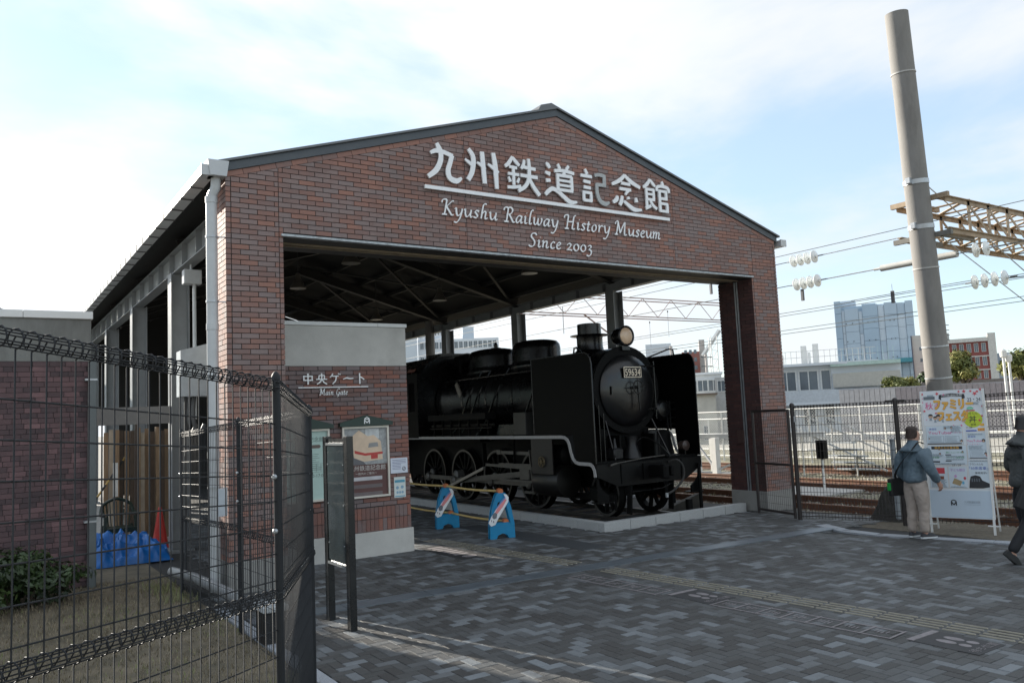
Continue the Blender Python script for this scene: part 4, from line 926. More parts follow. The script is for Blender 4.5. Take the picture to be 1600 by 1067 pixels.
def foliage(cx, cy, cz, rx, ry, rz, n, ls, seed=1, clumps=14, tone=(0, 1), shell=.55):
    """leaf faces gathered in clumps through an uneven crown"""
    rnd = random.Random(seed); q = MB(); C_ = []
    for i in range(clumps):
        a, b = rnd.uniform(0, 2 * PI), rnd.uniform(-.6, 1.2); r_ = rnd.uniform(.35, .85)
        C_.append((cx + rx * r_ * math.cos(a) * math.cos(b), cy + ry * r_ * math.sin(a) * math.cos(b), cz + rz * r_ * math.sin(b), rnd.uniform(.28, .52), rnd.uniform(*tone)))
    for i in range(n):
        c = rnd.choice(C_); v = Vector((rnd.gauss(0, 1), rnd.gauss(0, 1), rnd.gauss(0, 1))).normalized() * (rnd.uniform(shell, 1.0)) * c[3]
        p = Vector((c[0] + v.x * rx, c[1] + v.y * ry, c[2] + v.z * rz)); 
        if p.z < .01: continue
        nrm = (v.normalized() + Vector((rnd.uniform(-.8, .8), rnd.uniform(-.8, .8), rnd.uniform(-.2, .9)))).normalized(); u = nrm.orthogonal().normalized(); u.rotate(Matrix.Rotation(rnd.uniform(0, 6.28), 3, nrm)); w = nrm.cross(u); s_ = ls * rnd.uniform(.6, 1.25)
        q.tone = min(1, max(0, c[4] + rnd.uniform(-.25, .25)))
        q.add([p - u * s_, p - w * s_ * .42 + u * s_ * .1, p + u * s_, p + w * s_ * .42 + u * s_ * .1], [(0, 1, 2, 3)])
    return q
bu = thing('evergreen_shrub', 'dark glossy evergreen shrub against the purple brick wall', 'shrub', (.15, 11.4, 0))
q = foliage(-.02, 11.45, .27, 1.15, .75, .38, 8500, .045, 3, 26, (0, .6)); q.build('foliage', LEAF, bu)
q = MB()
for i in range(14): a = random.uniform(-1, 1); q.tube([(a * .7, 11.5, -.02), (a * .95, 11.45 + random.uniform(-.3, .3), .55)], .012, 5)
q.build('stems', BARK, bu)

# blue tarpaulin heap
def heap(x0, x1, y0, y1, h, seed, nx=58, ny=26):
    rnd = random.Random(seed); q = MB(); vs = []; from mathutils import noise as nz
    for j in range(ny + 1):
        for i in range(nx + 1):
            u, v = i / nx, j / ny; x = x0 + (x1 - x0) * u; y = y0 + (y1 - y0) * v
            e = min(1, 4.5 * min(u, 1 - u)) ** .5 * min(1, 3.2 * min(v, 1 - v)) ** .6
            P = Vector((x * 1.9, y * 1.9, seed)); b = nz.noise(P * .9) * .5 + .62
            r_ = 1 - abs(nz.noise(P * 1.9 + Vector((3, 1, 0)))) * 2.2; r2 = 1 - abs(nz.noise(P * 4.3)) * 2.2
            z = h * e * (b * .9 + .5 * r_ + .22 * r2); z = max(z, .012 + .015 * abs(nz.noise(P * 5)))
            if e < .01: z = .006
            vs.append((x + .06 * nz.noise(P * 2 + Vector((9, 0, 0))), y + .06 * nz.noise(P * 2 + Vector((0, 9, 0))), z))
    fs = [(j * (nx + 1) + i, j * (nx + 1) + i + 1, (j + 1) * (nx + 1) + i + 1, (j + 1) * (nx + 1) + i) for j in range(ny) for i in range(nx)]
    return q.add(vs, fs)
heap(1.40, 2.62, 13.85, 15.1, .36, 8, 110, 80).build('blue_tarpaulin', BLUET, label='crumpled blue tarpaulin heaped on the ground behind the fence', cat='tarpaulin', smooth='all')
# cone
tc_ = thing('traffic_cone', 'red traffic cone standing behind the blue tarpaulin', 'traffic cone', (2.72, 15.5, 0))
MB().cbox(2.54, 2.90, 15.32, 15.68, .004, .04, .01).build('base', REDC, tc_)
MB().lathe([(.14, .04), (.135, .06), (.032, .68), (.025, .70), (.012, .705)], (2.72, 15.5, 0), n=24).build('cone_body', REDC, tc_, smooth=True)
# plastic garden chair
DG = mat('dark_green_plastic', (.010, .024, .016), .4)
ch = thing('garden_chair', 'dark green slatted plastic armchair behind the tarpaulin heap', 'chair', (2.08, 15.6, 0))
cx, cy = 2.08, 15.62
for sx in (-1, 1):
    for y0, y1 in ((-.24, -.20), (.20, .26)): MB().bar((cx + sx * .26, cy + y0, .005), (cx + sx * .23, cy + y1 * .9, .62 if y0 < 0 else .44), .045, .045).build('leg', DG, ch)
    MB().bar((cx + sx * .27, cy - .26, .64), (cx + sx * .25, cy + .2, .66), .055, .03).build('armrest', DG, ch)
for i in range(7): MB().box(cx - .22, cx + .22, cy - .22 + i * .063, cy - .17 + i * .063, .40, .42).build('seat_slat', DG, ch)
MB().box(cx - .25, cx + .25, cy - .26, cy - .22, .34, .42).build('seat_rail', DG, ch)
for i in range(9):
    x = -.19 + i * .0475; MB().bar((cx + x, cy + .22, .42), (cx + x * 1.15, cy + .30, .84 - 1.1 * x * x), .026, .015).build('back_slat', DG, ch)
MB().tube(catmull([(cx - .26, cy + .22, .60), (cx - .22, cy + .29, .78), (cx, cy + .31, .88), (cx + .22, cy + .29, .78), (cx + .26, cy + .22, .60)], 5), .028, 8).build('back_rim', DG, ch, smooth=True)
# striped poles
YELL = mat('stripe_yellow', (.55, .36, .10), .5); BLK = mat('stripe_black', (.03, .03, .03), .5)
def striped(a, b, lab):
    t = thing('striped_pole', lab, 'pole', a); a, b = Vector(a), Vector(b); n = 9
    for i in range(n): MB().tube([a + (b - a) * (i / n), a + (b - a) * ((i + 1) / n)], .018, 8).build('stripe_section', YELL if i % 2 else BLK, t, smooth=True)
striped((1.78, 16.6, .78), (2.45, 16.9, 1.72), 'yellow and black striped pole leaning up behind the garden chair')
striped((1.40, 15.9, .42), (1.80, 16.3, 1.0), 'short yellow and black striped pole crossing beside the corner post')
# cross beam and fascia between the brick wall and the first column
MB().box(1.31, 2.765, 14.72, 14.80, 2.16, 2.45).build('cross_panel', mat('cross_grey', (.22, .215, .21), .5, var=.08, dirt=.3, dirtcol=(.15, .14, .13)), label='wide grey metal panel spanning between the brick wall and first column', cat='panel')
# timber slats and pipes leaning
ts = thing('timber_screen', 'stack of brown timber boards standing upright between the columns', 'boards', (2.4, 16.8, 0))
TB = mat('tan_board', (.30, .20, .12), .7, var=.25, scale=6, stretch=(6, 6, .6)); TB2 = mat('pale_board', (.42, .35, .27), .7, var=.15); TB3 = mat('dark_board_wood', (.10, .07, .05), .7, var=.25)
for i in range(13):
    x = 1.98 + i * .088; w = random.uniform(.06, .084)
    MB().box(x, x + w, 16.75 + random.uniform(-.1, .1), 16.83, .02, random.uniform(2.02, 2.12)).build('board', (TB, TB2, TB, TB3, TB, TB3)[(i * 7) % 6], ts)
MB().box(2.45, 2.52, 16.4, 16.47, 0, 2.2).build('dark_pipe', mat('brown_pipe', (.07, .05, .04), .5), label='dark brown upright pipe in front of the timber boards', cat='pipe')
MB().box(2.06, 2.14, 16.2, 16.22, .9, 1.5).build('paper_strip', mat('strip_white', (.75, .75, .72)), label='narrow white strip fixed to the timber boards', cat='notice')
# electrical cabinet and junction box on the first column, conduits
jb = thing('junction_box', 'grey junction box with conduit on the nearest left column', 'junction box', (2.90, 13.9, 2.2))
MB().cbox(2.80, 3.08, 13.8, 13.98, 4.42, 4.66, .01).build('box_body', GUT, jb)
MB().tube([(2.98, 13.9, 4.42), (2.98, 13.9, 2.2)], .03, 10).build('conduit', GUT, jb, smooth=True)
MB().tube([(2.93, 13.9, 4.66), (2.93, 13.9, 4.76)], .02, 8).build('conduit', GUT, jb, smooth=True)
cb = thing('electric_cabinet', 'pale grey sloping top cabinet with cables behind the left downpipe', 'cabinet', (2.95, 12.7, 0))
q = MB().prism([(2.50, 2.52), (3.00, 2.52), (3.00, 3.34), (2.50, 3.20)], (0, 12.6, 0), (1, 0, 0), (0, 0, 1), (0, 1, 0), 0, .3); q.build('cabinet_body', mat('cabinet_pale', (.45, .49, .52), .4), cb)
for x in (2.6, 2.72): MB().tube(catmull([(x, 12.75, 2.52), (x - .02, 12.72, 2.2), (x + .06, 12.75, 1.95), (x + .16, 12.8, 2.1)], 5), .032, 8).build('cable', mat('cable_grey', (.10, .105, .11), .5), cb, smooth=True)
for x in (2.56, 2.93): MB().box(x, x + .03, 12.65, 12.68, 0, 2.52).build('support', DSTEEL, cb)
# step ladder like frame near the corner post
sf = thing('pipe_trolley', 'thin white tubular frame standing by the corner post', 'trolley', (1.6, 16.4, 0))
for x in (1.5, 1.72): MB().tube([(x, 16.5, 0), (x, 16.5, 1.6)], .012, 6).build('upright', WHT, sf)
for z in (.5, .7, .9, 1.1, 1.3): MB().tube([(1.5, 16.5, z), (1.72, 16.5, z)], .010, 6).build('rung', WHT, sf)

# ------------------------------------------------------------------ notice board seen edge on
nb = thing('notice_stand', 'tall black two post notice stand seen nearly edge on in front of the gate', 'sign stand', (3.1, 7.95, 0))
BK = mat('stand_black', (.016, .017, .018), .28, var=.1, coat=.2)
for y in (8.25, 7.67): MB().cbox(3.06, 3.13, y - .045, y + .045, -.02, 1.885, .004).build('post', BK, nb)
MB().box(3.075, 3.115, 7.72, 8.20, .58, 1.86).build('panel', BK, nb)
MB().box(3.066, 3.0745, 7.735, 8.185, .63, 1.79).build('glass_sheet', mat('dark_glass', (.035, .045, .05), .08, var=.2, spec=.8), nb)
for y0, y1, z0, z1 in ((7.722, 8.198, 1.795, 1.82), (7.722, 8.198, .585, .61)): MB().box(3.055, 3.0745, y0, y1, z0, z1).build('rail', mat('rail_grey', (.30, .32, .33), .3, metal=.5), nb)
for y in (7.75, 8.17):
    for z in (.8, 1.2, 1.6): MB().lathe([(.007, 0), (.007, .006)], (3.066, y, z), (-1, 0, 0), 8).build('screw', GALV, nb)

# ------------------------------------------------------------------ barricades with a train shaped panel
def star(cx, cz, r, n=5, k=.45): return [((r if i % 2 == 0 else r * k) * math.sin(i * PI / n) + cx, (r if i % 2 == 0 else r * k) * math.cos(i * PI / n) + cz) for i in range(2 * n)][::-1]
BW2 = mat('train_white', (.78, .80, .82), .35); BPK = mat('train_pink', (.72, .26, .27), .4); BGY = mat('train_grey', (.16, .17, .20), .4); BRD = mat('train_red', (.60, .06, .08), .4)
def barricade():
    """built facing -Y, 0.46 m wide, 0.8 m tall"""
    t = thing('barricade', None, 'barricade', (0, 0, 0)); A, B, D = (1, 0, 0), (0, 0, 1), (0, -1, 0)
    for y0 in (-.055, .035):
        q = MB(); dp_ = (.02 if y0 < 0 else -.05)
        for P in ([(-.22, 0), (-.11, 0), (-.08, .06), (0, .085), (.08, .06), (.11, 0), (.22, 0), (.215, .24), (-.215, .24)],
                  [(-.215, .24), (-.145, .24), (-.10, .46), (-.065, .60), (-.10, .70), (-.165, .52)],
                  [(.145, .24), (.215, .24), (.165, .52), (.10, .70), (.065, .60), (.10, .46)],
                  [(-.10, .70), (-.065, .60), (.065, .60), (.10, .70), (.07, .745), (-.07, .745)],
                  [(-.135, .32), (-.135, .24), (.135, .24), (.135, .26), (-.10, .26)]):
            q.prism(P, (0, 0, 0), A, B, D, -y0, -y0 + .03)
        q.build('side_frame', BARB, t)
    q = MB(); q.box(-.06, .06, -.055, .06, .72, .75); q.box(-.21, .21, -.05, .05, .20, .235); q.build('cross_piece', BARB, t)
    body = [(-.245, .27), (-.20, .215), (-.13, .235), (-.06, .35), (.06, .52), (.115, .60), (.125, .67), (.09, .72), (.04, .735), (.05, .70), (.06, .655), (.0, .60), (-.10, .49), (-.19, .37)]
    q = MB().prism(body[::1], (0, 0, 0), A, B, D, .086, .100); q.build('train_body', BW2, t)
    MB().prism([(-.15, .395), (-.08, .42), (.02, .53), (.085, .63), (.06, .655), (.0, .60), (-.08, .505)], (0, 0, 0), A, B, D, .101, .104).build('train_window_band', BPK, t)
    MB().prism([(-.175, .36), (-.155, .33), (-.105, .345), (-.09, .41), (-.13, .44), (-.17, .41)], (0, 0, 0), A, B, D, .101, .106).build('train_cab_window', BGY, t)
    MB().prism([(-.13, .475), (-.11, .485), (.02, .615), (.07, .665), (.05, .70), (.045, .675), (-.01, .62)], (0, 0, 0), A, B, D, .101, .107).build('train_stripe', mat('train_blue', (.15, .25, .50), .4), t)
    MB().prism([(-.10, .685), (.0, .70), (.0, .72), (-.09, .712)], (0, 0, 0), A, B, D, .057, .062).build('red_flash', BRD, t)
    MB().box(-.20, -.19, -.1055, -.1005, .29, .32).box(-.165, -.15, -.1055, -.1005, .27, .305).build('train_lamp_marks', BGY, t)
    q = MB()
    for (x, z, r) in ((-.14, .16, .018), (-.09, .185, .016), (-.10, .115, .015), (-.04, .15, .013), (.03, .14, .030), (.10, .19, .028), (.10, .125, .018)): q.prism(star(x, z, r), (0, 0, 0), A, B, D, .055, .058)
    q.build('stars', BW2, t)
    for z, x in ((.775, 0), (.27, .08)):
        MB().lathe([(.048, -.05), (.048, .05)], (x, -.005, z), (0, 1, 0), 8).build('clamp', ORG_, t)
        MB().box(x - .015, x + .015, -.02, .02, z - .06, z - .03).build('clamp_stem', BW2, t)
    return t
b0 = barricade(); b0.location = (7.36, 11.62, .002); b0.rotation_euler = (0, 0, math.radians(-14)); b0['label'] = 'blue barricade with train panel nearest the camera at the end of the yellow bars'; b0['group'] = 'barricades beside the locomotive'
for p, lb_ in (((7.36, 13.5, .002), 'middle blue barricade with train panel joined by yellow bars'), ((7.36, 15.6, .002), 'rear blue barricade mostly hidden behind the gate wall')):
    c = copy_tree(b0); c.location = p; c['label'] = lb_
for (y0, y1, lab) in ((11.64, 13.48, 'near'), (13.52, 15.58, 'far')):
    for z, x, w in ((.775, 7.36, 'upper'), (.27, 7.44, 'lower')):
        m_ = (y0 + y1) / 2; MB().tube(catmull([(x, y0, z), (x, m_, z - .02), (x, y1, z)], 6), .019, 10).build('yellow_bar', YEL, label=f'{w} yellow bar of the {lab} pair between blue barricades', cat='barrier bar', group='yellow bars between the barricades', smooth=True)
# ------------------------------------------------------------------ steam locomotive
XC = 10.65; ZR = .05
lo = thing('steam_locomotive', 'black steam locomotive with a gold number plate standing under the shed roof', 'locomotive', (XC, 16, 0))
Yv = (0, 1, 0); ZB = 2.45
def P_(m, nm, mt=BLACKP, sm=False, par=None, **k): return m.build(nm, mt, par or lo, smooth=sm, **k)
# frames
q = MB()
for s_ in (-1, 1): q.box(XC + s_ * .44 - .02, XC + s_ * .44 + .02, 11.75, 21.3, .55, 1.57)
q.box(XC - .42, XC + .42, 12.6, 13.9, .6, 1.5); q.box(XC - .42, XC + .42, 16, 16.3, .8, 1.3); P_(q, 'main_frame', BLACKM)
# boiler and smokebox
P_(MB().lathe([(.80, 13.9 - 12), (.80, 5.9), (.86, 6.0), (.86, 6.3)], (XC, 12.0, ZB), Yv, 40), 'boiler', BLACKP, True)
for y in (14.9, 16.0, 17.1): P_(MB().lathe([(.803, -.03), (.812, -.03), (.812, .03), (.803, .03)], (XC, y, ZB), Yv, 40), 'boiler_band', BLACKP)
P_(MB().box(XC - .75, XC + .75, 16.4, 18.2, 1.45, 2.5), 'firebox', BLACKM)
P_(MB().lathe([(.60, 0), (.80, .005), (.835, .03), (.835, 1.88)], (XC, 12.02, ZB), Yv, 44), 'smokebox', BLACKP, True)
P_(MB().lathe([(.855, -.0), (.855, .03), (.80, .035)], (XC, 11.985, ZB), Yv, 44), 'smokebox_ring', BLACKM, True)
q = MB()
for i in range(28): a = i * 2 * PI / 28; q.lathe([(.012, 0), (.010, .010), (.002, .013)], (XC + .815 * math.cos(a), 11.985, ZB + .815 * math.sin(a)), (0, -1, 0), 6)
P_(q, 'ring_rivets', BLACKP)
dr_ = P_(MB().lathe([(.70, 0), (.70, -.035), (.66, -.075), (.55, -.125), (.40, -.155), (.2, -.17), (.003, -.175)], (XC, 11.99, ZB - .02), Yv, 44), 'smokebox_door', mat('door_black', (.006, .006, .0065), .3, var=.15, scale=4, coat=.2, bump=.05, bscale=6), True)
q = MB()
for r in (.125,):
    q.tube([(XC + .05 + r * math.cos(a * PI / 10), 11.70, ZB + .03 + r * math.sin(a * PI / 10)) for a in range(20)], .012, 6, closed=True)
for a in (0, PI / 2): q.tube([(XC + .05 + .19 * math.cos(a + .05), 11.71, ZB + .03 + .19 * math.sin(a + .05)), (XC + .05 - .19 * math.cos(a + .05), 11.71, ZB + .03 - .19 * math.sin(a + .05))], .010, 6)
q.tube([(XC + .05, 11.86, ZB + .03), (XC + .05, 11.68, ZB + .03)], .03, 10); q.bar((XC + .05, 11.72, ZB), (XC + .08, 11.72, ZB - .42), .03, .012)
P_(q, 'door_handwheel', mat('wheel_iron', (.03, .03, .03), .35, metal=.5), par=dr_)
q = MB()
for z in (.45, -.40): q.bar((XC + .12, 11.86, ZB + z), (XC + .70, 11.92, ZB + z), .02, .035)
q.tube([(XC + .70, 11.93, ZB - .60), (XC + .70, 11.93, ZB + .55)], .018, 8); P_(q, 'door_hinge', BLACKP, par=dr_)
for s_ in (-.52,): P_(MB().bar((XC + s_, 11.83, ZB + .06), (XC + s_, 11.83, ZB - .10), .04, .03), 'door_latch', BLACKP, par=dr_)
# number plate
np_ = P_(MB().box(XC - .225, XC + .225, 11.79, 11.81, ZB + .22, ZB + .43), 'number_plate', mat('plate_black', (.03, .025, .02), .4))
q = MB(); q.box(XC - .225, XC + .225, 11.782, 11.789, ZB + .22, ZB + .233); q.box(XC - .225, XC + .225, 11.782, 11.789, ZB + .417, ZB + .43); q.box(XC - .225, XC - .212, 11.782, 11.789, ZB + .234, ZB + .416); q.box(XC + .212, XC + .225, 11.782, 11.789, ZB + .234, ZB + .416)
text_mb('59634', .20, (XC, 11.79, ZB + .253), AX, AZ, AD, .010, q, width=.39)
for (ch, dx) in (): pass
P_(q, 'plate_numerals', BRASS, par=np_)
# small plate under the lamp
P_(MB().box(XC - .07, XC + .07, 11.95, 11.96, ZB + .80, ZB + .86), 'builder_plate', mat('plate_pale', (.42, .38, .30), .4))
# chimney
P_(MB().lathe([(.46, 0), (.36, .06), (.285, .12), (.27, .2), (.27, .37), (.285, .40), (.40, .415), (.405, .43), (.27, .435), (.25, .44), (.25, .66), (.235, .665), (.2, .60)], (XC, 13.05, 3.20), n=32), 'chimney', BLACKP, True)

def dome(y, rx, ry, h, nm):
    P_(MB().lathe([(1.16, -.10), (1.03, .0), (1.0, .08), (1.0, h - .20), (.97, h - .11), (.87, h - .04), (.6, h - .005), (.003, h + .005)], (XC, y, 3.18), n=36, sx=rx, sy=ry, u=(1, 0, 0)), nm, BLACKP, 'all')
dome(15.0, .50, .66, .54, 'sand_dome'); dome(16.92, .48, .80, .52, 'steam_dome')
q = MB(); q.lathe([(.12, 0), (.12, .03), (.05, .04), (.05, .1), (.02, .16)], (XC, 16.7, 3.69)); q.lathe([(.28, 0), (.28, .012)], (XC, 15.0, 3.71)); P_(q, 'dome_fittings', BLACKP)
q = MB()
for i, y in enumerate((17.9, 18.05, 18.2, 18.3)): q.tube([(XC + (i - 1.5) * .22, y, 3.2), (XC + (i - 1.5) * .22, y, 3.55 + .08 * (i % 2))], .05 - .01 * (i % 2), 10)
q.tube([(XC + .3, 17.85, 3.2), (XC + .3, 17.85, 3.72)], .045, 10); q.lathe([(.12, -.2), (.14, 0), (.12, .2)], (XC - .2, 18.0, 3.5), (1, 0, 0)); q.box(XC + .1, XC + .55, 17.7, 18.1, 3.32, 3.5)
for i in range(10): q.tube([(XC - .5 + random.random(), 17.7 + random.random() * .5, 3.2), (XC - .5 + random.random(), 17.7 + random.random() * .5, 3.45 + random.random() * .2)], .015, 6)
P_(q, 'safety_valves', BLACKM)
# headlamp
hl = P_(MB().lathe([(.05, .34), (.13, .33), (.175, .24), (.185, .05), (.20, .03), (.205, 0), (.19, -.01), (.165, 0), (.165, .015)], (XC, 11.90, 3.50), Yv, 32), 'headlamp', BLACKP, True)
P_(MB().lathe([(.163, .012), (.14, -.012), (.08, -.024), (.003, -.028)], (XC, 11.90, 3.50), Yv, 32), 'lamp_lens', mat('lens_amber', (.85, .60, .40), .25, var=.06, scale=30, spec=.8), True, par=hl)
P_(MB().box(XC - .10, XC + .10, 11.93, 12.15, 3.22, 3.30).box(XC - .05, XC + .05, 11.98, 12.10, 3.30, 3.34), 'lamp_bracket', BLACKP)
# deflectors
for s_ in (-1, 1):
    x = XC + s_ * 1.325
    pr = [(11.42, 1.10), (12.0, 1.10), (12.06, 1.62), (13.32, 1.64), (13.32, 3.14), (11.60, 3.13), (11.52, 3.10), (11.45, 3.02), (11.42, 2.9)]
    o = P_(MB().prism(pr, (x, 0, 0), (0, 1, 0), (0, 0, 1), (1, 0, 0), -.006, .006), 'smoke_deflector', mat('deflector_black', (.0025, .0025, .0025), .45, var=.3, scale=3, dirt=.5, dirtcol=(.006, .0055, .0045), spec=.08))
    q = MB()
    q.tube(pr + [pr[0]] if False else [(x, a, b) for a, b in pr[3:] + pr[:1]], .014, 6); P_(q, 'deflector_rim', BLACKP, True, par=o)
    q = MB(); q.tube([(x - s_ * .01, 11.75, 3.14), (x - s_ * .06, 11.75, 3.25), (XC + s_ * .80, 12.1, 2.95)] if 0 else [(x - s_ * .02, 11.95, 3.12), (x - s_ * .04, 11.95, 3.24), (x - s_ * .12, 11.98, 3.26), (XC + s_ * .62, 12.3, 3.02)], .018, 6); P_(q, 'deflector_stay', BLACKP, True, par=o)
# running boards with white edge
edge = [(22.0, 1.585), (12.42, 1.585), (12.30, 1.575), (12.22, 1.53), (12.17, 1.45), (12.13, 1.30), (12.08, 1.19), (12.00, 1.12), (11.90, 1.095), (11.62, 1.09), (11.56, 1.085), (11.50, 1.05), (11.46, .98), (11.44, .86)]
for s_ in (-1, 1):
    x = XC + s_ * 1.35; q = MB()
    ribbon(q, edge, .031, (x, 0, 0), (0, 1, 0), (0, 0, 1), (s_, 0, 0), -.012, .006); P_(q, 'running_board_edge', STRIPE)
    q = MB(); x0, x1 = sorted((XC + s_ * .55, XC + s_ * 1.335)); q.box(x0, x1, 12.25, 18.4, 1.58, 1.61); q.box(x0, x1, 11.5, 12.15, 1.09, 1.12)
    q.prism([(12.15, 1.09), (12.28, 1.60), (12.25, 1.60), (12.12, 1.09)], (x0, 0, 0), (0, 1, 0), (0, 0, 1), (1, 0, 0), 0, x1 - x0); P_(q, 'running_board', BLACKM)
# buffer beam
q = MB(); q.prism([(-1.33, 1.07), (-1.33, .86), (-1.18, .80), (-.85, .66), (.85, .66), (1.02, .74), (1.30, .90), (1.33, .93), (1.33, 1.07)], (XC, 11.40, 0), (1, 0, 0), (0, 0, 1), (0, -1, 0), -.06, 0); P_(q, 'buffer_beam', mat('beam_black', (.004, .004, .004), .4, var=.3, dirt=.5, dirtcol=(.008, .0075, .006), spec=.25))
q = MB(); q.box(XC - 1.33, XC + 1.33, 11.40, 12.0, 1.072, 1.088); P_(q, 'front_platform', BLACKM)
q = MB()
for x in (-.75, -.3, .3, .75):
    for z in (.75, .98): q.lathe([(.014, 0), (.010, .010)], (XC + x, 11.40, z), (0, -1, 0), 6)
q.box(XC - .78, XC - .76, 11.385, 11.399, .70, 1.06); q.box(XC + .76, XC + .78, 11.385, 11.399, .70, 1.06); P_(q, 'beam_rivets', BLACKM)
cp = P_(MB().cbox(XC - .11, XC + .11, 11.02, 11.39, .78, 1.0, .02).cbox(XC - .16, XC - .02, 10.90, 11.06, .76, 1.02, .03).cbox(XC + .06, XC + .14, 10.94, 11.06, .80, .98, .02), 'coupler', BLACKM)
P_(MB().box(XC - .24, XC + .24, 11.37, 11.398, .74, 1.04), 'coupler_plate', BLACKM)
P_(MB().tube([(XC - .9, 11.36, 1.08), (XC - .3, 11.30, 1.14), (XC + .25, 11.30, 1.16)], .012, 6).tube([(XC - .9, 11.36, 1.08), (XC - 1.05, 11.36, 1.05)], .02, 6), 'coupling_lever', ROD, True)
P_(MB().tube(catmull([(XC + .42, 11.38, 1.02), (XC + .50, 11.24, 1.06), (XC + .62, 11.20, .92), (XC + .60, 11.2, .7), (XC + .40, 11.22, .52), (XC + .22, 11.25, .44)], 6), .022, 8), 'brake_hose', mat('hose', (.03, .028, .026), .6), True)
P_(MB().tube([(XC + .20, 11.25, .46), (XC + .20, 11.25, .38)], .03, 8), 'hose_end', GALV)
for s_ in (-1, 1): P_(MB().prism([(0, 0), (.26, 0), (.26, .12), (.14, .2), (.05, .30), (.03, .62), (.0, .62)] if s_ < 0 else [(0, 0), (.26, 0), (.26, .62), (.23, .62), (.21, .30), (.12, .2), (0, .12)], (XC + s_ * 1.18 - .13, 11.47, .40), (1, 0, 0), (0, 0, 1), (0, -1, 0), 0, .03).box(XC + s_ * 1.18 - .15, XC + s_ * 1.18 + .15, 11.38, 11.62, .385, .405), 'front_step', BLACKM)
for s_ in (-1, 1): P_(MB().tube([(XC + s_ * 1.02, 11.52, 1.1), (XC + s_ * 1.02, 11.52, 2.0 if s_ < 0 else 1.4)], .014, 6), 'lamp_iron', BLACKP)
ml = P_(MB().lathe([(.02, .16), (.09, .14), (.10, 0), (.085, -.012), (.003, -.02)], (XC + 1.02, 11.48, 1.30), Yv, 20), 'marker_lamp', mat('marker', (.05, .035, .03), .3), True)
P_(MB().lathe([(.03, .25), (.18, .22), (.21, .12), (.205, .03), (.15, -.03), (.003, -.05)], (XC + .92, 11.95, 2.02), Yv, 24), 'air_compressor_cap', BLACKP, True)
q = MB()
for z in (1.72, 1.85, 2.02, 2.15): q.tube([(XC + 1.0, 12.0, z), (XC + 1.31, 12.02, z)], .018, 6)
for x in (1.06, 1.14): q.tube([(XC + x, 12.0, 1.6), (XC + x, 12.0, 2.2)], .022, 6)
P_(q, 'side_pipes', BLACKM)
fg_ = mat('fitting_grey', (.012, .012, .013), .4, metal=.2); q = MB(); q.cbox(XC - .72, XC - .48, 11.62, 11.86, 1.12, 1.34, .03); q.lathe([(.05, 0), (.03, .1), (.02, .18)], (XC - .6, 11.74, 1.34)); P_(q, 'lubricator', fg_, True); P_(MB().lathe([(.20, 0), (.10, .26), (.13, .42)], (XC - .08, 11.85, 1.12)), 'blast_pipe_cover', fg_, True); P_(MB().lathe([(.15, 0), (.15, .5)], (XC + .6, 12.0, 1.12)), 'pump', fg_, True)
q = MB(); q.box(XC - .62, XC + .62, 12.1, 12.9, 1.12, 1.70); P_(q, 'smokebox_saddle', BLACKM)
q = MB()
for s_ in (-1, 1): q.tube([(XC + s_ * .70, 11.62, 1.12), (XC + s_ * .60, 11.97, 1.85)], .018, 6)
q.tube(catmull([(XC - .2, 11.9, 1.15), (XC + .1, 11.75, 1.5), (XC + .5, 11.7, 1.35), (XC + .7, 11.6, 1.12)], 5), .012, 6); P_(q, 'front_stays', BLACKP, True)
P_(MB().tube([(XC - 1.10, 11.55, 1.1), (XC - 1.10, 11.55, 2.15)], .012, 6), 'handrail', BLACKP)
# hand rails and piping along the boiler (both sides)
for s_ in (-1, 1):
    xs = XC + s_ * .86
    P_(MB().tube([(xs - s_ * .12, 13.3, 2.98), (xs - s_ * .10, 18.0, 2.96)], .016, 6), 'boiler_handrail', BLACKP)
    q = MB()
    for y, z in ((13.9, .5), (15.4, .2), (16.2, .35), (16.6, .2)): q.tube(catmull([(XC + s_ * .5, y, 3.12), (XC + s_ * .84, y + .1, 2.5), (XC + s_ * .88, y + .5, 1.9), (XC + s_ * .95, y + .8, 1.62)], 5), .024, 6)
    P_(q, 'boiler_pipes', BLACKP, True)
    q = MB()
    q.box(XC + s_ * 1.18 - .14, XC + s_ * 1.18 + .14, 15.2, 17.9, 1.99, 2.13)
    P_(q, 'reservoir_casing', BLACKM)
    P_(MB().tube([(XC + s_ * 1.15, 15.1, 1.86), (XC + s_ * 1.15, 18.0, 1.86)], .03, 8).tube([(XC + s_ * 1.22, 15.1, 1.80), (XC + s_ * 1.22, 18.0, 1.80)], .015, 6), 'pipe_run', mat('pipe_sheen', (.045, .042, .036), .35, metal=.4), True)
    q = MB()
    for i in range(7): q.box(XC + s_ * 1.2 - .02, XC + s_ * 1.2 + .02, 15.25 + i * .42, 15.28 + i * .42, 1.61, 2.0)
    P_(q, 'casing_bracket', BLACKM)
    P_(MB().cbox(XC + s_ * 1.22 - .12, XC + s_ * 1.22 + .12, 13.6, 14.05, 1.63, 2.1, .01), 'tool_box', mat('box_sheen', (.009, .0085, .008), .4))
    P_(MB().prism([(14.1, 1.62), (15.1, 1.62), (15.0, 1.85), (14.3, 1.85)], (XC + s_ * 1.0, 0, 0), (0, 1, 0), (0, 0, 1), (1, 0, 0), -.1, .1), 'wheel_guard', BLACKP)
P_(MB().obox((XC - .88, 17.1, 2.72), (.012, 0, 0), (0, .055, -.035), (0, .10, .16)).obox((XC - .86, 17.1, 2.72), (.02, 0, 0), (0, .04, -.02), (0, .07, .11)), 'pale_bracket', mat('bracket_pale', (.16, .14, .12), .4))
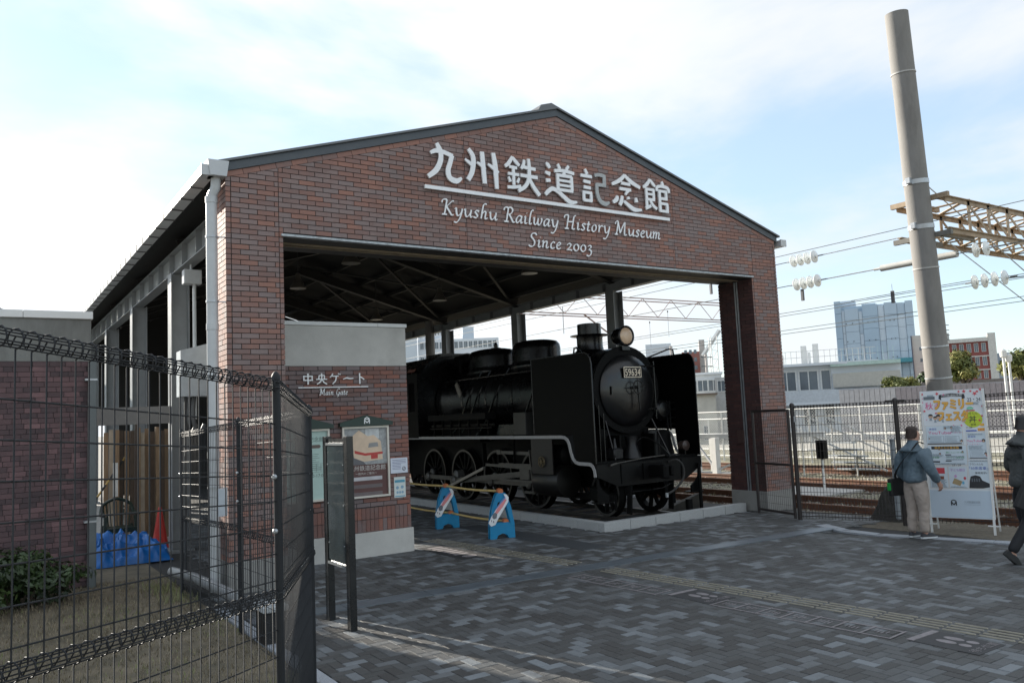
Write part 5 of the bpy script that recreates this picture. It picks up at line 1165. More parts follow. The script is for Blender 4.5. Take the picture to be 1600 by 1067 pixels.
# driving wheels
def wheel(x, y, r, nm, spokes=12, s_=-1):
    z = ZR + r; q = MB()
    q.lathe([(r - .075, -.065), (r, -.065), (r, .055), (r + .028, .06), (r + .028, .075), (r - .075, .075)], (x, y, z), (-s_, 0, 0), 40, ring=True)
    q.v = q.v; w = P_(q, nm, BLACKM, True)
    rim = MB()
    for i in range(40):
        a0, a1 = i * PI / 20, (i + 1) * PI / 20; R1, R0 = r - .002, r - .05; X_ = x + s_ * .068
        vs = [(X_, y + R * math.cos(a), z + R * math.sin(a)) for R, a in ((R0, a0), (R1, a0), (R1, a1), (R0, a1))]; rim.add(vs, [(0, 1, 2, 3), (3, 2, 1, 0)] if False else [(0, 1, 2, 3)])
    rim.build('tyre', mat('tyre_steel', (.075, .072, .068), .4, metal=.6), w)
    sp = MB()
    for i in range(spokes):
        a = i * 2 * PI / spokes; sp.bar((x, y + .1 * math.cos(a), z + .1 * math.sin(a)), (x, y + (r - .07) * math.cos(a), z + (r - .07) * math.sin(a)), .05, .07, up=(1, 0, 0))
    sp.lathe([(.13, -.08), (.13, .09), (.10, .11)], (x, y, z), (s_, 0, 0), 20); sp.build('spokes', BLACKM, w)
    return w
WY = [14.32, 15.86, 17.40, 18.94]; WR = .61; CR = -.5
cyo, czo = .27 * math.cos(CR), .27 * math.sin(CR)
for s_ in (-1, 1):
    for i, y in enumerate(WY):
        w = wheel(XC + s_ * .57, y, WR, 'driving_wheel', 12, s_)
        MB().lathe([(.10, .12), (.10, .15), (.05, .17)] if i != 2 else [(.12, .12), (.12, .30), (.06, .33)], (XC + s_ * .57, y + .0, ZR + WR + .0), (s_, 0, 0), 18).build('hub_cap', mat('hub_grey', (.12, .12, .115), .45, metal=.3), w)
        MB().prism([(.60 * math.cos(a) * .93, .60 * math.sin(a) * .93) for a in [2.3 + k * .16 for k in range(9)]], (XC + s_ * .57, y, ZR + WR), (0, 1, 0), (0, 0, 1), (s_, 0, 0), .01, .075).build('balance_weight', BLACKM, w)
    x = XC + s_ * .80; zc = ZR + WR - .09
    for i in range(3): P_(MB().bar((x, WY[i] + .02, zc), (x, WY[i + 1] + .02, zc), .035, .10), 'coupling_rod', ROD)
    for y in WY: P_(MB().lathe([(.105, -.04), (.105, .04), (.06, .07)], (x, y + .02, zc), (s_, 0, 0), 18), 'rod_pin', ROD)
    x2 = XC + s_ * .90
    P_(MB().bar((x2, 17.42, .52), (x2, 14.28, .80), .05, .12).bar((x2 + s_ * .028, 17.2, .54), (x2 + s_ * .028, 14.5, .78), .012, .04), 'main_rod', ROD)
    P_(MB().lathe([(.13, -.05), (.13, .05), (.07, .09)], (x2, 17.42, .52), (s_, 0, 0), 20), 'crank_pin', ROD)
    P_(MB().bar((x2 + s_ * .10, 17.50, .40), (x2 + s_ * .10, 15.86, .88), .035, .06), 'eccentric_rod', mat('rod_light', (.30, .29, .27), .4, metal=.6))
    P_(MB().bar((x2 + s_ * .06, 15.86, .92), (x2 + s_ * .06, 15.90, 1.45), .05, .10), 'expansion_link', BLACKM)
    P_(MB().bar((x2 + s_ * .06, 15.86, .96), (x2 + s_ * .06, 13.95, .92), .035, .06), 'radius_rod', ROD)
    P_(MB().bar((x2, 15.3, 1.24), (x2, 13.7, 1.22), .04, .07).bar((x2, 15.4, 1.24), (x2, 15.25, 1.24), .06, .10), 'valve_rod', ROD)
    P_(MB().bar((x2 + s_ * .05, 14.05, 1.30), (x2 + s_ * .05, 13.95, .42), .03, .07).bar((x2 + s_ * .05, 14.3, .42), (x2 + s_ * .05, 13.92, .42), .03, .05), 'combination_lever', ROD)
    for z in (.64, .98): P_(MB().box(x2 - .05, x2 + .05, 13.5, 15.3, z - .025, z + .025), 'slide_bar', ROD)
    P_(MB().cbox(x2 - .08, x2 + .08, 14.1, 14.45, .66, .95, .02), 'crosshead', ROD)
    P_(MB().bar((x2, 14.75, .95), (x2 + s_ * .1, 14.55, 1.56), .04, .05), 'hanger', BLACKM)
    P_(MB().lathe([(.30, 0), (.31, .03), (.31, .82), (.30, .85), (.22, .87), (.10, .90)], (XC + s_ * .98, 13.56, .70), (0, -1, 0), 28), 'cylinder', mat('cylinder_grey', (.008, .0075, .007), .4, var=.3), True)
    P_(MB().lathe([(.06, -.05), (.20, 0), (.20, .85), (.14, .90), (.05, .94)], (XC + s_ * .95, 13.56, 1.22), (0, -1, 0), 24), 'valve_chest', BLACKM, True)
    P_(MB().box(XC + s_ * 1.29 - .012, XC + s_ * 1.29 + .012, 12.78, 13.5, .86, 1.54), 'cylinder_cladding', mat('clad', (.010, .0085, .008), .45, var=.3, dirt=.4, dirtcol=(.02, .015, .012)))
    q = MB(); c = (XC + s_ * 1.33, 13.12, 1.10); q.tube([(c[0], c[1] + .10 * math.cos(a * PI / 8), c[2] + .10 * math.sin(a * PI / 8)) for a in range(16)], .011, 6, closed=True)
    for a in range(3): q.tube([(c[0], c[1] + .1 * math.cos(a * PI / 3), c[2] + .1 * math.sin(a * PI / 3)), (c[0], c[1] - .1 * math.cos(a * PI / 3), c[2] - .1 * math.sin(a * PI / 3))], .008, 5)
    q.lathe([(.035, -.03), (.035, .02)], c, (s_, 0, 0), 10); P_(q, 'valve_handwheel', mat('old_brass', (.14, .11, .06), .4, metal=.6))
    # leading truck
    wheel(XC + s_ * .57, 12.05, .42, 'leading_wheel', 9, s_)
    P_(MB().cbox(XC + s_ * .78 - .09, XC + s_ * .78 + .09, 11.85, 12.25, .36, .62, .02), 'axle_box', BLACKM)
    P_(MB().bar((XC + s_ * .75, 11.60, .42), (XC + s_ * .75, 13.2, .42), .03, .12).bar((XC + s_ * .75, 11.62, .2), (XC + s_ * .75, 11.62, .45), .03, .04), 'truck_frame', BLACKM)
    P_(MB().bar((XC + s_ * .53, 11.45, .68), (XC + s_ * .53, 11.5, .12), .12, .03), 'guard_iron', BLACKM)
for y in [12.05] + WY: P_(MB().tube([(XC - .5, y, ZR + (WR if y > 13 else .42)), (XC + .5, y, ZR + (WR if y > 13 else .42))], .08, 10), 'axle', BLACKM)
P_(MB().tube([(XC - .55, 11.48, .52), (XC + .2, 11.35, .55), (XC + .5, 11.4, .62)], .010, 6), 'brake_pipe', BLACKP)
# cab
cbt = [(-1.35, 1.58), (1.35, 1.58), (1.35, 3.22), (1.22, 3.40), (.85, 3.60), (0, 3.70), (-.85, 3.60), (-1.22, 3.40), (-1.35, 3.22)]
P_(MB().prism(cbt, (XC, 18.35, 0), (1, 0, 0), (0, 0, 1), (0, -1, 0), -.03, 0), 'cab_front')
for s_ in (-1, 1):
    q = MB(); x = XC + s_ * 1.345; T_ = .012
    y0, y1 = 18.36, 20.4; wy0, wy1, wz0, wz1 = 18.52, 18.84, 2.25, 2.98
    for P in ([(y0, 1.58), (y1, 1.58), (y1, wz0), (y0, wz0)], [(y0, wz1), (19.9, wz1), (19.9, 3.22), (y0, 3.22)], [(y0, wz0), (wy0, wz0), (wy0, wz1), (y0, wz1)], [(wy1, wz0), (19.2, wz0), (19.2, wz1), (wy1, wz1)]):
        q.prism(P, (x, 0, 0), (0, 1, 0), (0, 0, 1), (1, 0, 0), -T_, T_)
    P_(q, 'cab_side', BLACKM)
q = MB()
for a, b in zip(cbt[2:], cbt[3:]): q.add([(XC + a[0], 18.1, a[1] + .02), (XC + b[0], 18.1, b[1] + .02), (XC + b[0], 20.9, b[1] + .02), (XC + a[0], 20.9, a[1] + .02), (XC + a[0], 18.1, a[1] - .01), (XC + b[0], 18.1, b[1] - .01), (XC + b[0], 20.9, b[1] - .01), (XC + a[0], 20.9, a[1] - .01)], [(3, 2, 1, 0), (4, 5, 6, 7), (0, 1, 5, 4), (2, 3, 7, 6)])
P_(q, 'cab_roof')
q = MB().box(XC - .35, XC + .35, 18.9, 19.7, 3.70, 3.78); P_(q, 'roof_vent')
q = MB(); s2 = Vector((.13, 0, .18)).normalized()
q.obox((XC - 1.30, 18.75, 3.30), (0, .22, 0), Vector((.13, 0, .18)).normalized() * .055, Vector((-.18, 0, .13)).normalized() * .008); pl = P_(q, 'cab_number_plate', mat('plate_dark_red', (.16, .05, .035), .4))
q = MB(); text_mb('59634', .10, (XC - 1.325, 18.75, 3.275), (0, -1, 0), s2, Vector((-.18, 0, .13)).normalized(), .006, q, width=.38); P_(q, 'plate_numerals', mat('plate_pink', (.50, .36, .30), .4), par=pl)
# tender
P_(MB().cbox(XC - 1.3, XC + 1.3, 21.2, 26.6, 1.25, 2.85, .02), 'tender_body', BLACKM)
P_(MB().box(XC - 1.1, XC + 1.1, 21.5, 24.6, 2.852, 3.2), 'coal_space', BLACKM)
P_(MB().box(XC - .9, XC + .9, 21.3, 26.5, .8, 1.25), 'tender_frame', BLACKM)
for s_ in (-1, 1):
    for y in (22.2, 23.9, 25.6): wheel(XC + s_ * .57, y, .43, 'tender_wheel', 9, s_)
# bed and rails
MB().box(9.035, 12.9, 10.92, 27.0, -.1, -.03).build('locomotive_bed', mat('bed_gravel', (.045, .042, .038), .95, var=.4, scale=25, bump=1, bscale=60), kind='structure')
for s_ in (-1, 1):
    MB().box(XC + s_ * .5685 - .033, XC + s_ * .5685 + .033, 10.98, 27, .0, ZR - .002).box(XC + s_ * .5685 - .065, XC + s_ * .5685 + .065, 10.98, 27, -.03, -.005).box(XC + s_ * .5685 - .01, XC + s_ * .5685 + .01, 10.98, 27, -.005, .0).build('rail', mat('dark_rail', (.05, .045, .04), .5, metal=.3), label='short rail under the locomotive, ' + ('left' if s_ < 0 else 'right') + ' of the pair', cat='rail', group='rails under the locomotive')
slm = MB().box(-1.05, 1.05, -.11, .11, -.03, -.008).mesh('sleeper', SLEEP)
sl = thing('bed_sleepers', 'dark wooden sleepers under the locomotive', 'sleepers', (XC, 15, 0))
y = 11.1
while y < 26: inst(slm, 'sleeper', sl, (XC, y, 0)); y += .62
bs = thing('stop_blocks', 'dark round posts standing at the front of the locomotive bed', 'posts', (11.6, 11.2, 0))
for x, y, h, r in ((11.42, 11.25, .30, .07), (11.85, 11.35, .95, .035)): MB().tube([(x, y, -.03), (x, y, h)], r, 12).build('post', BLACKM, bs, smooth=True)
MB().prism([(0, 0), (1.25, 0), (1.25, .30), (0, .05)], (11.25, 11.95, -.03), (1, .12, 0), (0, 0, 1), (0, -1, 0), 0, .10).build('dark_ramp_board', mat('dark_board', (.045, .042, .035), .8, var=.3), label='low dark wedge board behind the kerb by the right pillar', cat='board')
# shed lamps
lm = thing('pendant_lamp', 'bell shaped pendant lamp hanging from the shed rafters', 'lamp', (0, 0, 0), 'pendant lamps under the shed roof')
MB().lathe([(.185, 0), (.175, .03), (.10, .16), (.06, .24), (.055, .34), (.02, .36)], (0, 0, 0), n=20).build('shade', mat('lamp_shade', (.16, .15, .13), .4, metal=.4), lm, smooth=True)
MB().lathe([(.165, .004), (.09, .014), (.003, .016)], (0, 0, 0), n=20).build('reflector', mat('lamp_reflector', (.66, .56, .42), .25, metal=.7), lm)
MB().tube([(0, 0, .35), (0, 0, 1.15)], .008, 6).build('hanger_rod', DSTEEL, lm)
for i, (x, y, lab) in enumerate(((6.0, 14.5, 'front left'), (6.0, 17.6, 'second left'), (6.0, 22.2, 'rear left'), (10.0, 14.2, 'front right'), (10.0, 18.3, 'second right'), (10.0, 22.3, 'rear right'))):
    c = lm if i == 0 else copy_tree(lm); c.location = (x, y, 5.10); c['label'] = f'{lab} bell shaped pendant lamp hanging under the shed roof'
# ------------------------------------------------------------------ right fence and gate leaf
rf = thing('right_fence', 'dark mesh fence with rolled top behind the festival banner on the right', 'fence', (12.5, 7.5, 0))
Q0 = Vector((12.03, 9.21, 1.96)); Q1 = Vector((12.50, 7.56, 1.97)); Q2 = Vector((12.95, 5.75, 2.03)); Q3 = Vector((13.4, 3.9, 2.05))
FB = FENCEB
for a, b in ((Q0, Q1), (Q1, Q2), (Q2, Q3)): fence_panel(rf, a, b, [.0, 1.04], [.15 * k + .02 for k in range(1, 7)] + [1.06 + .14 * k for k in range(1, 6)], .055, .0036, m=FB, zb=1.93, rr=.028)
for a, b in ((Q0, Q1), (Q1, Q2), (Q2, Q3)):
    for h in (1.86,): 
        for dz in (-.03, .03): MB().tube([a - Vector((0, 0, h + dz)), b - Vector((0, 0, h + dz))], .008, 6).build('bottom_rail', FB, rf)
for p in (Q0, Q1, Q2, Q3): fpost(rf, p, p.z + .03, .038, m=FB)
MB().bar(Q1 + Vector((-.05, .14, .02)), Q1 + Vector((.05, -.14, .02)), .05, .04).build('post_bracket', FB, rf)
MB().box(12.0, 12.06, 9.16, 9.17, 1.70, 1.80).build('triangle_tag', mat('tag_grey', (.35, .36, .37), .5), rf)
gt = thing('gate_leaf', 'narrow dark framed mesh gate leaf standing against the right brick pillar', 'gate', (11.95, 9.3, 0))
g0, g1 = Vector((11.98, 9.27, 0)), Vector((12.22, 10.26, 0)); up = Vector((0, 0, 1))
for p in (g0, g1): MB().tube([p + up * .02, p + up * 1.93], .026, 10).build('frame_upright', FB, gt)
for z in (.10, .95, 1.91): MB().bar(g0 + up * z, g1 + up * z, .04, .04).build('frame_bar', FB, gt)
q = MB()
for i in range(1, 19):
    p = g0 + (g1 - g0) * (i / 19); q.tube([p + up * .1, p + up * 1.91], .0022, 4)
for i in range(1, 13): q.tube([g0 + up * (.1 + i * .139), g1 + up * (.1 + i * .139)], .0022, 4)
q.build('mesh_wires', FB, gt, kind='stuff')
gpp = onz(1405, 814); MB().tube([(gpp.x, gpp.y, -.03), (gpp.x, gpp.y, 1.36)], .045, 12).build('grey_pipe_post', mat('pipe_grey', (.33, .36, .38), .5), label='short grey pipe post beside the dark fence post left of the banner', cat='post', smooth=True)
q = heap(12.7, 13.4, 7.7, 8.5, .55, 9, 20, 20); q.v = [(x, y, z * 1.1 * max(0, 1 - ((x - 13.05) / .33) ** 2) * max(0, 1 - ((y - 8.1) / .36) ** 2) - .05) for x, y, z in q.v]
q.build('netted_mound', mat('dark_netting', (.045, .042, .036), .9, var=.4, scale=30, bump=1, bscale=50), label='dark mound under netting behind the right fence post', cat='mound', smooth='all')

# ------------------------------------------------------------------ festival banner on its stand
bn = thing('festival_banner', 'tall white festival poster banner on white legs in front of the right fence', 'banner', (12.15, 6.45, 0))
b0_, b1_ = Vector((12.06, 6.90, 0)), Vector((12.32, 6.07, 0)); bd = (b1_ - b0_).normalized(); bnrm = Vector((bd.y, -bd.x, 0)); bnrm = bnrm if bnrm.x < 0 else -bnrm
bw = (b1_ - b0_).length; BZ0, BZ1 = .22, 2.12
lean = Vector((-bnrm.x * .03, -bnrm.y * .03, 1)).normalized()
O_ = b0_ + up * BZ0
def bp(poly, m, nm, k): return MB().prism(poly, O_, bd, lean, bnrm, .0, .006 + .0008 * k).build(nm, m, bn)
H_ = BZ1 - BZ0
R_ = lambda x0, y0, x1, y1: [(x0 * bw, y0 * H_), (x1 * bw, y0 * H_), (x1 * bw, y1 * H_), (x0 * bw, y1 * H_)]
MB().prism(R_(0, 0, 1, 1), O_, bd, lean, bnrm, -.02, .004).build('board', mat('banner_white', (.70, .73, .76), .45, var=.02), bn)
bp(R_(.015, .005, .985, .215), mat('banner_pale_blue', (.52, .61, .70), .45, var=.02), 'lower_field', 0)
c1 = mat('pr_panel', (.62, .70, .76), .5, var=.03); c2 = mat('pr_black', (.03, .03, .035), .5); c3 = mat('pr_red', (.62, .07, .09), .5); c4 = mat('pr_orange', (.82, .45, .08), .5); c5 = mat('pr_lime', (.52, .62, .04), .5); c6 = mat('pr_blue', (.06, .12, .45), .5); c7 = mat('pr_grey', (.32, .38, .43), .5); c8 = mat('pr_pink', (.70, .10, .28), .5); c9 = mat('pr_green', (.08, .35, .14), .5); c10 = mat('pr_edge', (.55, .25, .06), .5); c11 = mat('pr_sand', (.62, .60, .56), .5); c12 = mat('pr_skin', (.62, .40, .28), .6); c13 = mat('pr_gmid', (.14, .16, .18), .5)
# panels
for i, r in enumerate(((.06, .575, .62, .72), (.06, .415, .66, .565), (.68, .46, .985, .66), (.06, .235, .34, .40), (.36, .235, .64, .40), (.67, .235, .985, .44))):
    x0, y0, x1, y1 = r; bp(R_(x0 - .008, y0 - .004, x1 + .008, y1 + .004), c11, 'panel_border', 0); bp(R_(*r), c1, 'panel', 1)
def bt(body, x, y, size, m, nm, width=None, k=4, thick=0):
    q = text_mb(body, size, O_ + bd * (x * bw) + lean * (y * H_), bd, lean, bnrm, .006 + .0008 * k, width=width * bw if width else None); return q.build(nm, m, bn)
for dx, dy in ((-.006, 0), (.006, 0), (0, -.003), (0, .003), (-.005, -.002), (.005, .002), (-.005, .002), (.005, -.002)):
    pass
def fat(body, x, y, size, w):
    q = MB(); 
    for j, (m_, e) in enumerate(((c10, .0105), (c4, .0055))):
        q = MB()
        for a in range(8): text_mb(body, size, O_ + bd * (x * bw + e * math.cos(a * PI / 4)) + lean * (y * H_ + e * math.sin(a * PI / 4)), bd, lean, bnrm, .0085 + j * .003 + a * .0002, q, width=w * bw)
        q.build('headline', m_, bn)
fat('ファミリー', .52, .855, .17, .60); fat('フェスタ', .50, .765, .16, .46)
bt('秋', .14, .855, .12, c8, 'headline_word'); bt('の', .27, .865, .085, c8, 'headline_word')
bp([(.30 * bw, .935 * H_), (.34 * bw, .922 * H_), (.34 * bw, .945 * H_), (.5 * bw, .95 * H_), (.66 * bw, .945 * H_), (.66 * bw, .922 * H_), (.71 * bw, .935 * H_), (.70 * bw, .965 * H_), (.5 * bw, .975 * H_), (.31 * bw, .965 * H_)], c2, 'ribbon', 2)
bt('九州鉄道記念館', .505, .952, .035, mat('pr_w', (.8, .8, .8)), 'ribbon_text', .32)
bt('23・24', .84, .905, .075, c2, 'date_text', .20)
bp([(bw * (.10 + .10 * math.cos(a * PI / 8)), H_ * (.70 + 0)) for a in range(0)] or R_(.06, .93, .24, .955), c13, 'engine_print', 2); bp(R_(.12, .955, .22, .968), c7, 'engine_print', 2)
bp([(bw * .80 + .125 * math.cos(a * PI / 9), H_ * .765 + .12 * math.sin(a * PI / 9)) for a in range(18)], c5, 'lime_disc', 2)
bt('丼', .80, .745, .11, c2, 'disc_text', k=6); bt('ぐるしん', .79, .805, .04, c2, 'disc_text', k=6); bt('会場', .80, .718, .035, c2, 'disc_text', k=6)
def leafshape(x, y, s_, m):
    P = []
    for i in range(10): r = s_ * (1 if i % 2 == 0 else .42); a = i * PI / 5 + x * 20; P.append((x * bw + r * math.cos(a), y * H_ + r * math.sin(a)))
    bp(P, m, 'maple_leaf', 3)
for x, y, s_ in ((.04, .975, .024), (.28, .975, .028), (.38, .965, .018), (.62, .985, .020), (.70, .985, .030), (.80, .985, .022), (.86, .965, .035), (.90, .98, .022), (.95, .995, .026), (.97, .965, .016), (.04, .94, .012), (.04, .91, .014), (.06, .84, .022), (.24, .82, .020), (.96, .865, .022), (.94, .79, .020), (.90, .755, .024), (.62, .72, .018), (.50, .722, .010), (.965, .485, .022), (.08, .77, .010)): leafshape(x, y, s_, c3 if s_ > .018 else c8)
for x, y, r in ((.15, .80, .030), (.27, .795, .030), (.22, .785, .024), (.34, .785, .022)):
    bp([(x * bw + r * math.cos(a * PI / 6), y * H_ - .012 + r * math.sin(a * PI / 6)) for a in range(12)], c12, 'face_print', 2); bp([(x * bw + r * 1.1 * math.cos(a * PI / 6), y * H_ + r * 1.0 * math.sin(a * PI / 6)) for a in range(7)], c2, 'hair_print', 4); bp([(x * bw - r * .7, y * H_ - .07), (x * bw + r * .7, y * H_ - .07), (x * bw + r * .4, y * H_ - .03), (x * bw - r * .4, y * H_ - .03)], c7, 'clothes_print', 3)
bt('鉄道系', .17, .688, .035, c6, 'panel_heading'); bt('YouTuber', .28, .655, .062, c8, 'panel_heading', .38); bt('トークショー', .53, .66, .026, c8, 'panel_heading', .2)
bt('鉄道系', .76, .625, .035, c6, 'panel_heading'); bt('YouTuber', .80, .590, .05, c8, 'panel_heading', .24); bt('トークショー', .78, .568, .024, c8, 'panel_heading', .2)
for r in ((.09, .59, .33, .64), (.35, .59, .57, .64), (.71, .475, .95, .53)):
    bp(R_(*r), c7, 'text_box', 3); bp(R_(r[0] + .006, r[1] + .003, r[2] - .006, r[3] - .003), c1, 'text_box', 5)
    q = MB()
    for i in range(5): y_ = (r[3] - .009 - i * .009) * H_; q.prism([((r[0] + .02) * bw, y_), ((r[2] - random.uniform(.02, .06)) * bw, y_), ((r[2] - .03) * bw, y_ + .006), ((r[0] + .02) * bw, y_ + .006)], O_, bd, lean, bnrm, .006, .0118)
    q.build('text_lines', c7, bn)
q = MB(); rr_ = random.Random(3)
for (x0_, x1_, y0_, y1_, st_) in ((.34, .60, .70, .715, .007), (.45, .61, .67, .70, .007), (.70, .92, .535, .565, .008), (.12, .30, .478, .50, .008), (.34, .62, .475, .487, .006), (.34, .62, .452, .462, .006), (.08, .32, .24, .295, .009), (.38, .62, .238, .25, .006), (.70, .96, .44, .452, .006), (.08, .64, .418, .428, .006), (.70, .94, .645, .655, .006), (.80, .92, .88, .895, .007)):
    y_ = y0_
    while y_ < y1_:
        x_ = x0_
        while x_ < x1_ - .03:
            w_ = rr_.uniform(.02, .06); q.prism([(x_ * bw, y_ * H_), (min(x1_, x_ + w_) * bw, y_ * H_), (min(x1_, x_ + w_) * bw, (y_ + st_ * .5) * H_), (x_ * bw, (y_ + st_ * .5) * H_)], O_, bd, lean, bnrm, .006, .0118); x_ += w_ + .008
        y_ += st_
q.build('small_print', c7, bn)
for x_, y_, r_ in ((.36, .70, .016), (.46, .705, .016), (.245, .535, .012), (.25, .50, .014), (.60, .515, .012), (.93, .60, .022), (.945, .50, .018), (.60, .60, .018), (.10, .62, .010)):
    bp([(x_ * bw + r_ * math.cos(a * PI / 6), y_ * H_ + r_ * 1.15 * math.sin(a * PI / 6)) for a in range(12)], c2, 'small_figure', 6); bp([(x_ * bw + r_ * .6 * math.cos(a * PI / 6), y_ * H_ - r_ * .4 + r_ * .7 * math.sin(a * PI / 6)) for a in range(12)], c12, 'small_face', 8)
bp(R_(.07, .575, .60, .583), c2, 'black_bar', 3); bp(R_(.70, .463, .96, .469), c2, 'black_bar', 3)
bp(R_(.12, .535, .60, .558), c2, 'band', 2); bt('鉄道のお仕事体験', .36, .538, .045, c4, 'band_text', .38, 5)
bt('車掌体験', .16, .465, .032, c9, 'panel_text'); bt('運転シミュレーター体験', .48, .505, .028, c9, 'panel_text', .28); bt('ファミリー乗車体験', .48, .465, .026, c9, 'panel_text', .28)
bp(R_(.10, .432, .24, .443), c2, 'black_bar', 3); bp(R_(.33, .488, .42, .495), c2, 'black_bar', 3); bp(R_(.33, .44, .42, .447), c2, 'black_bar', 3)
bp(R_(.07, .345, .30, .39), c3, 'red_header', 3); bp(R_(.10, .30, .28, .325), mat('pr_brown', (.22, .08, .05)), 'food_print', 3); bt('23・24', .49, .405, .04, c2, 'panel_date'); bt('子ども縁日', .50, .365, .045, mat('pr_violet', (.45, .2, .55)), 'panel_heading', .22)
bp([(.40 * bw, .27 * H_), (.52 * bw, .25 * H_), (.56 * bw, .285 * H_), (.44 * bw, .31 * H_)], mat('pr_tan', (.40, .30, .16)), 'stall_print', 3)
for x, y, m_ in ((.60, .31, c3), (.57, .275, mat('pr_cyan', (.15, .45, .65))), (.46, .325, mat('pr_lilac', (.6, .35, .6)))): bp([(x * bw + .018 * math.cos(a * PI / 6), y * H_ + .022 * math.sin(a * PI / 6)) for a in range(12)], m_, 'balloon_print', 3)
bt('クラシカルな', .79, .412, .035, c2, 'panel_text', .2); bt('「50系客車」', .82, .378, .05, c6, 'panel_heading', .28); bt('車両見学♪', .85, .345, .034, c2, 'panel_text', .18)
bp([(.655 * bw, .235 * H_), (.86 * bw, .235 * H_), (.97 * bw, .245 * H_), (.97 * bw, .27 * H_), (.86 * bw, .295 * H_), (.83 * bw, .325 * H_), (.76 * bw, .335 * H_), (.69 * bw, .325 * H_), (.67 * bw, .29 * H_)], c2, 'coach_print', 4)
for x in (.70, .735, .77, .805): bp(R_(x, .285, x + .018, .31), c13, 'coach_window', 6)
bt('11.24', .73, .695, .04, c2, 'small_date'); bp(R_(.68, .672, .84, .682), c6, 'blue_bar', 3); bp(R_(.86, .675, .99, .697), c4, 'price_bar', 3); bt('先着100名', .925, .678, .028, c3, 'price_text', .12, 5)
bp([(bw * .66 + .03 * math.cos(a * PI / 6), H_ * .755 + .02 * math.sin(a * PI / 6)) for a in range(12)], c12, 'rice_print', 3); bp([(bw * .93 + .035 * math.cos(a * PI / 6), H_ * .722 + .02 * math.sin(a * PI / 6)) for a in range(12)], c4, 'burger_print', 3)
bp([(bw * .77 + .045 * math.cos(a * PI / 6), H_ * .848 + .035 * math.sin(a * PI / 6)) for a in range(12)], mat('pr_mint', (.25, .55, .40)), 'bowl_print', 3); bp(R_(.71, .83, .84, .838), c3, 'bowl_print', 4)
bt('九州鉄道記念館', .68, .12, .04, c7, 'footer_text', .24); bt('KYUSHU RAILWAY HISTORY MUSEUM', .68, .105, .015, c7, 'footer_text', .24)
q = MB(); oo = O_ + bd * (.40 * bw) + lean * (.12 * H_)
for i, p in enumerate(([(-.4, -.5), (-.4, .1)], [(-.42, .0), (-.34, .35), (0, .5), (.34, .35), (.42, 0)], [(.4, .1), (.4, -.5)], [(-.4, .2), (0, -.4)], [(0, -.4), (.4, .2)])): ribbon(q, [(a * .08, b * .08) for a, b in p], .007, oo, bd, lean, bnrm, .008, .010 + i * .0004)
q.build('emblem', c2, bn)
for p, s_ in ((b0_ + bd * .02, 1), (b1_ - bd * .02, -1)):
    f = p + bnrm * .02; MB().bar(f + up * .0, f + up * .26 + Vector((0, 0, 0)), .03, .02, up=bnrm).build('leg', WHT, bn); MB().bar(f + bnrm * .01 + up * .13 - bd * .08, f + bnrm * .01 + up * .13 + bd * .08, .016, .016).build('leg_clamp', WHT, bn)
    MB().bar(f - bnrm * .45, f - bnrm * .03 + up * 1.9, .02, .02).build('rear_leg', WHT, bn)
    MB().bar(p + bnrm * .008 + up * .22, p + bnrm * .008 + lean * 1.9 + up * .22, .022, .02, up=bnrm).build('frame_edge', WHT, bn)

# ------------------------------------------------------------------ overhead line mast and beam
pm_ = thing('overhead_line_mast', 'tall round concrete mast with steel bands carrying the truss beam', 'pole', (16.2, 8.7, 0))
pb, pt = at(1481, 700, 16.3), at(1400.5, 22, 16.3); pb.z = -.1
dirp = (pt - pb)
MB().tube([pb + dirp * (i / 12) for i in range(13)], [.248 - .028 * i / 12 for i in range(13)], 32).build('shaft', POLEC, pm_, smooth=True)
def pz(z): t = (z - pb.z) / dirp.z; return pb + dirp * t, .248 - .028 * t
for z in (6.35, 5.45, 4.62, 3.05, 2.42, 8.55):
    c, r = pz(z); big = z in (6.35, 5.45)
    o = MB().lathe([(r + .002, -.045 if big else -.014), (r + .012, -.045 if big else -.014), (r + .012, .045 if big else .014), (r + .002, .045 if big else .014)], c, dirp.normalized(), 32).build('steel_band', GALV if big or z < 4 else mat('chalk_band', (.45, .44, .42), .8), pm_, smooth=True)
    if big:
        for s_ in (-1, 1): MB().cbox(c.x + s_ * (r + .03) - .05, c.x + s_ * (r + .03) + .05, c.y - .05, c.y + .05, c.z - .06, c.z + .06, .008).build('band_lug', GALV, pm_)
tb = thing('truss_beam', 'rusty cream steel lattice beam running right from the concrete mast', 'truss', (20, 8.7, 5))
c5_, r5 = pz(5.3); zt_, zb_ = 6.0, 5.36; ya, yb = c5_.y - .45, c5_.y + .55; xs0 = c5_.x + .12; xe0 = 40.0
for y in (ya, yb):
    for z in (zt_, zb_):
        q = MB(); q.box(xs0 if z == zt_ or True else 0, xe0, y - .055, y + .055, z - .008, z + .008).box(xs0, xe0, y - .008, y + .008, z - .10, z - .009); q.build('chord', RUSTY, tb)
step = .80; n_ = int((xe0 - xs0 - .9) / step)
for i in range(n_):
    x = xs0 + .9 + i * step
    for y in (ya, yb):
        MB().box(x - .05, x + .05, y - .008, y + .008, zb_, zt_ - .01).build('strut', RUSTY, tb)
        MB().bar((x, y + .012, zt_ - .05), (x + step, y + .012, zb_ + .03), .065, .012, up=(0, 1, 0)).build('diagonal', RUSTY, tb)
    for z in (zt_, zb_):
        MB().bar((x, ya, z + .014), (x, yb, z + .014), .12, .014).build('cross_tie', RUSTY, tb); MB().bar((x, ya, z + .03), (x + step, yb, z + .03), .10, .012).build('cross_tie', RUSTY, tb)
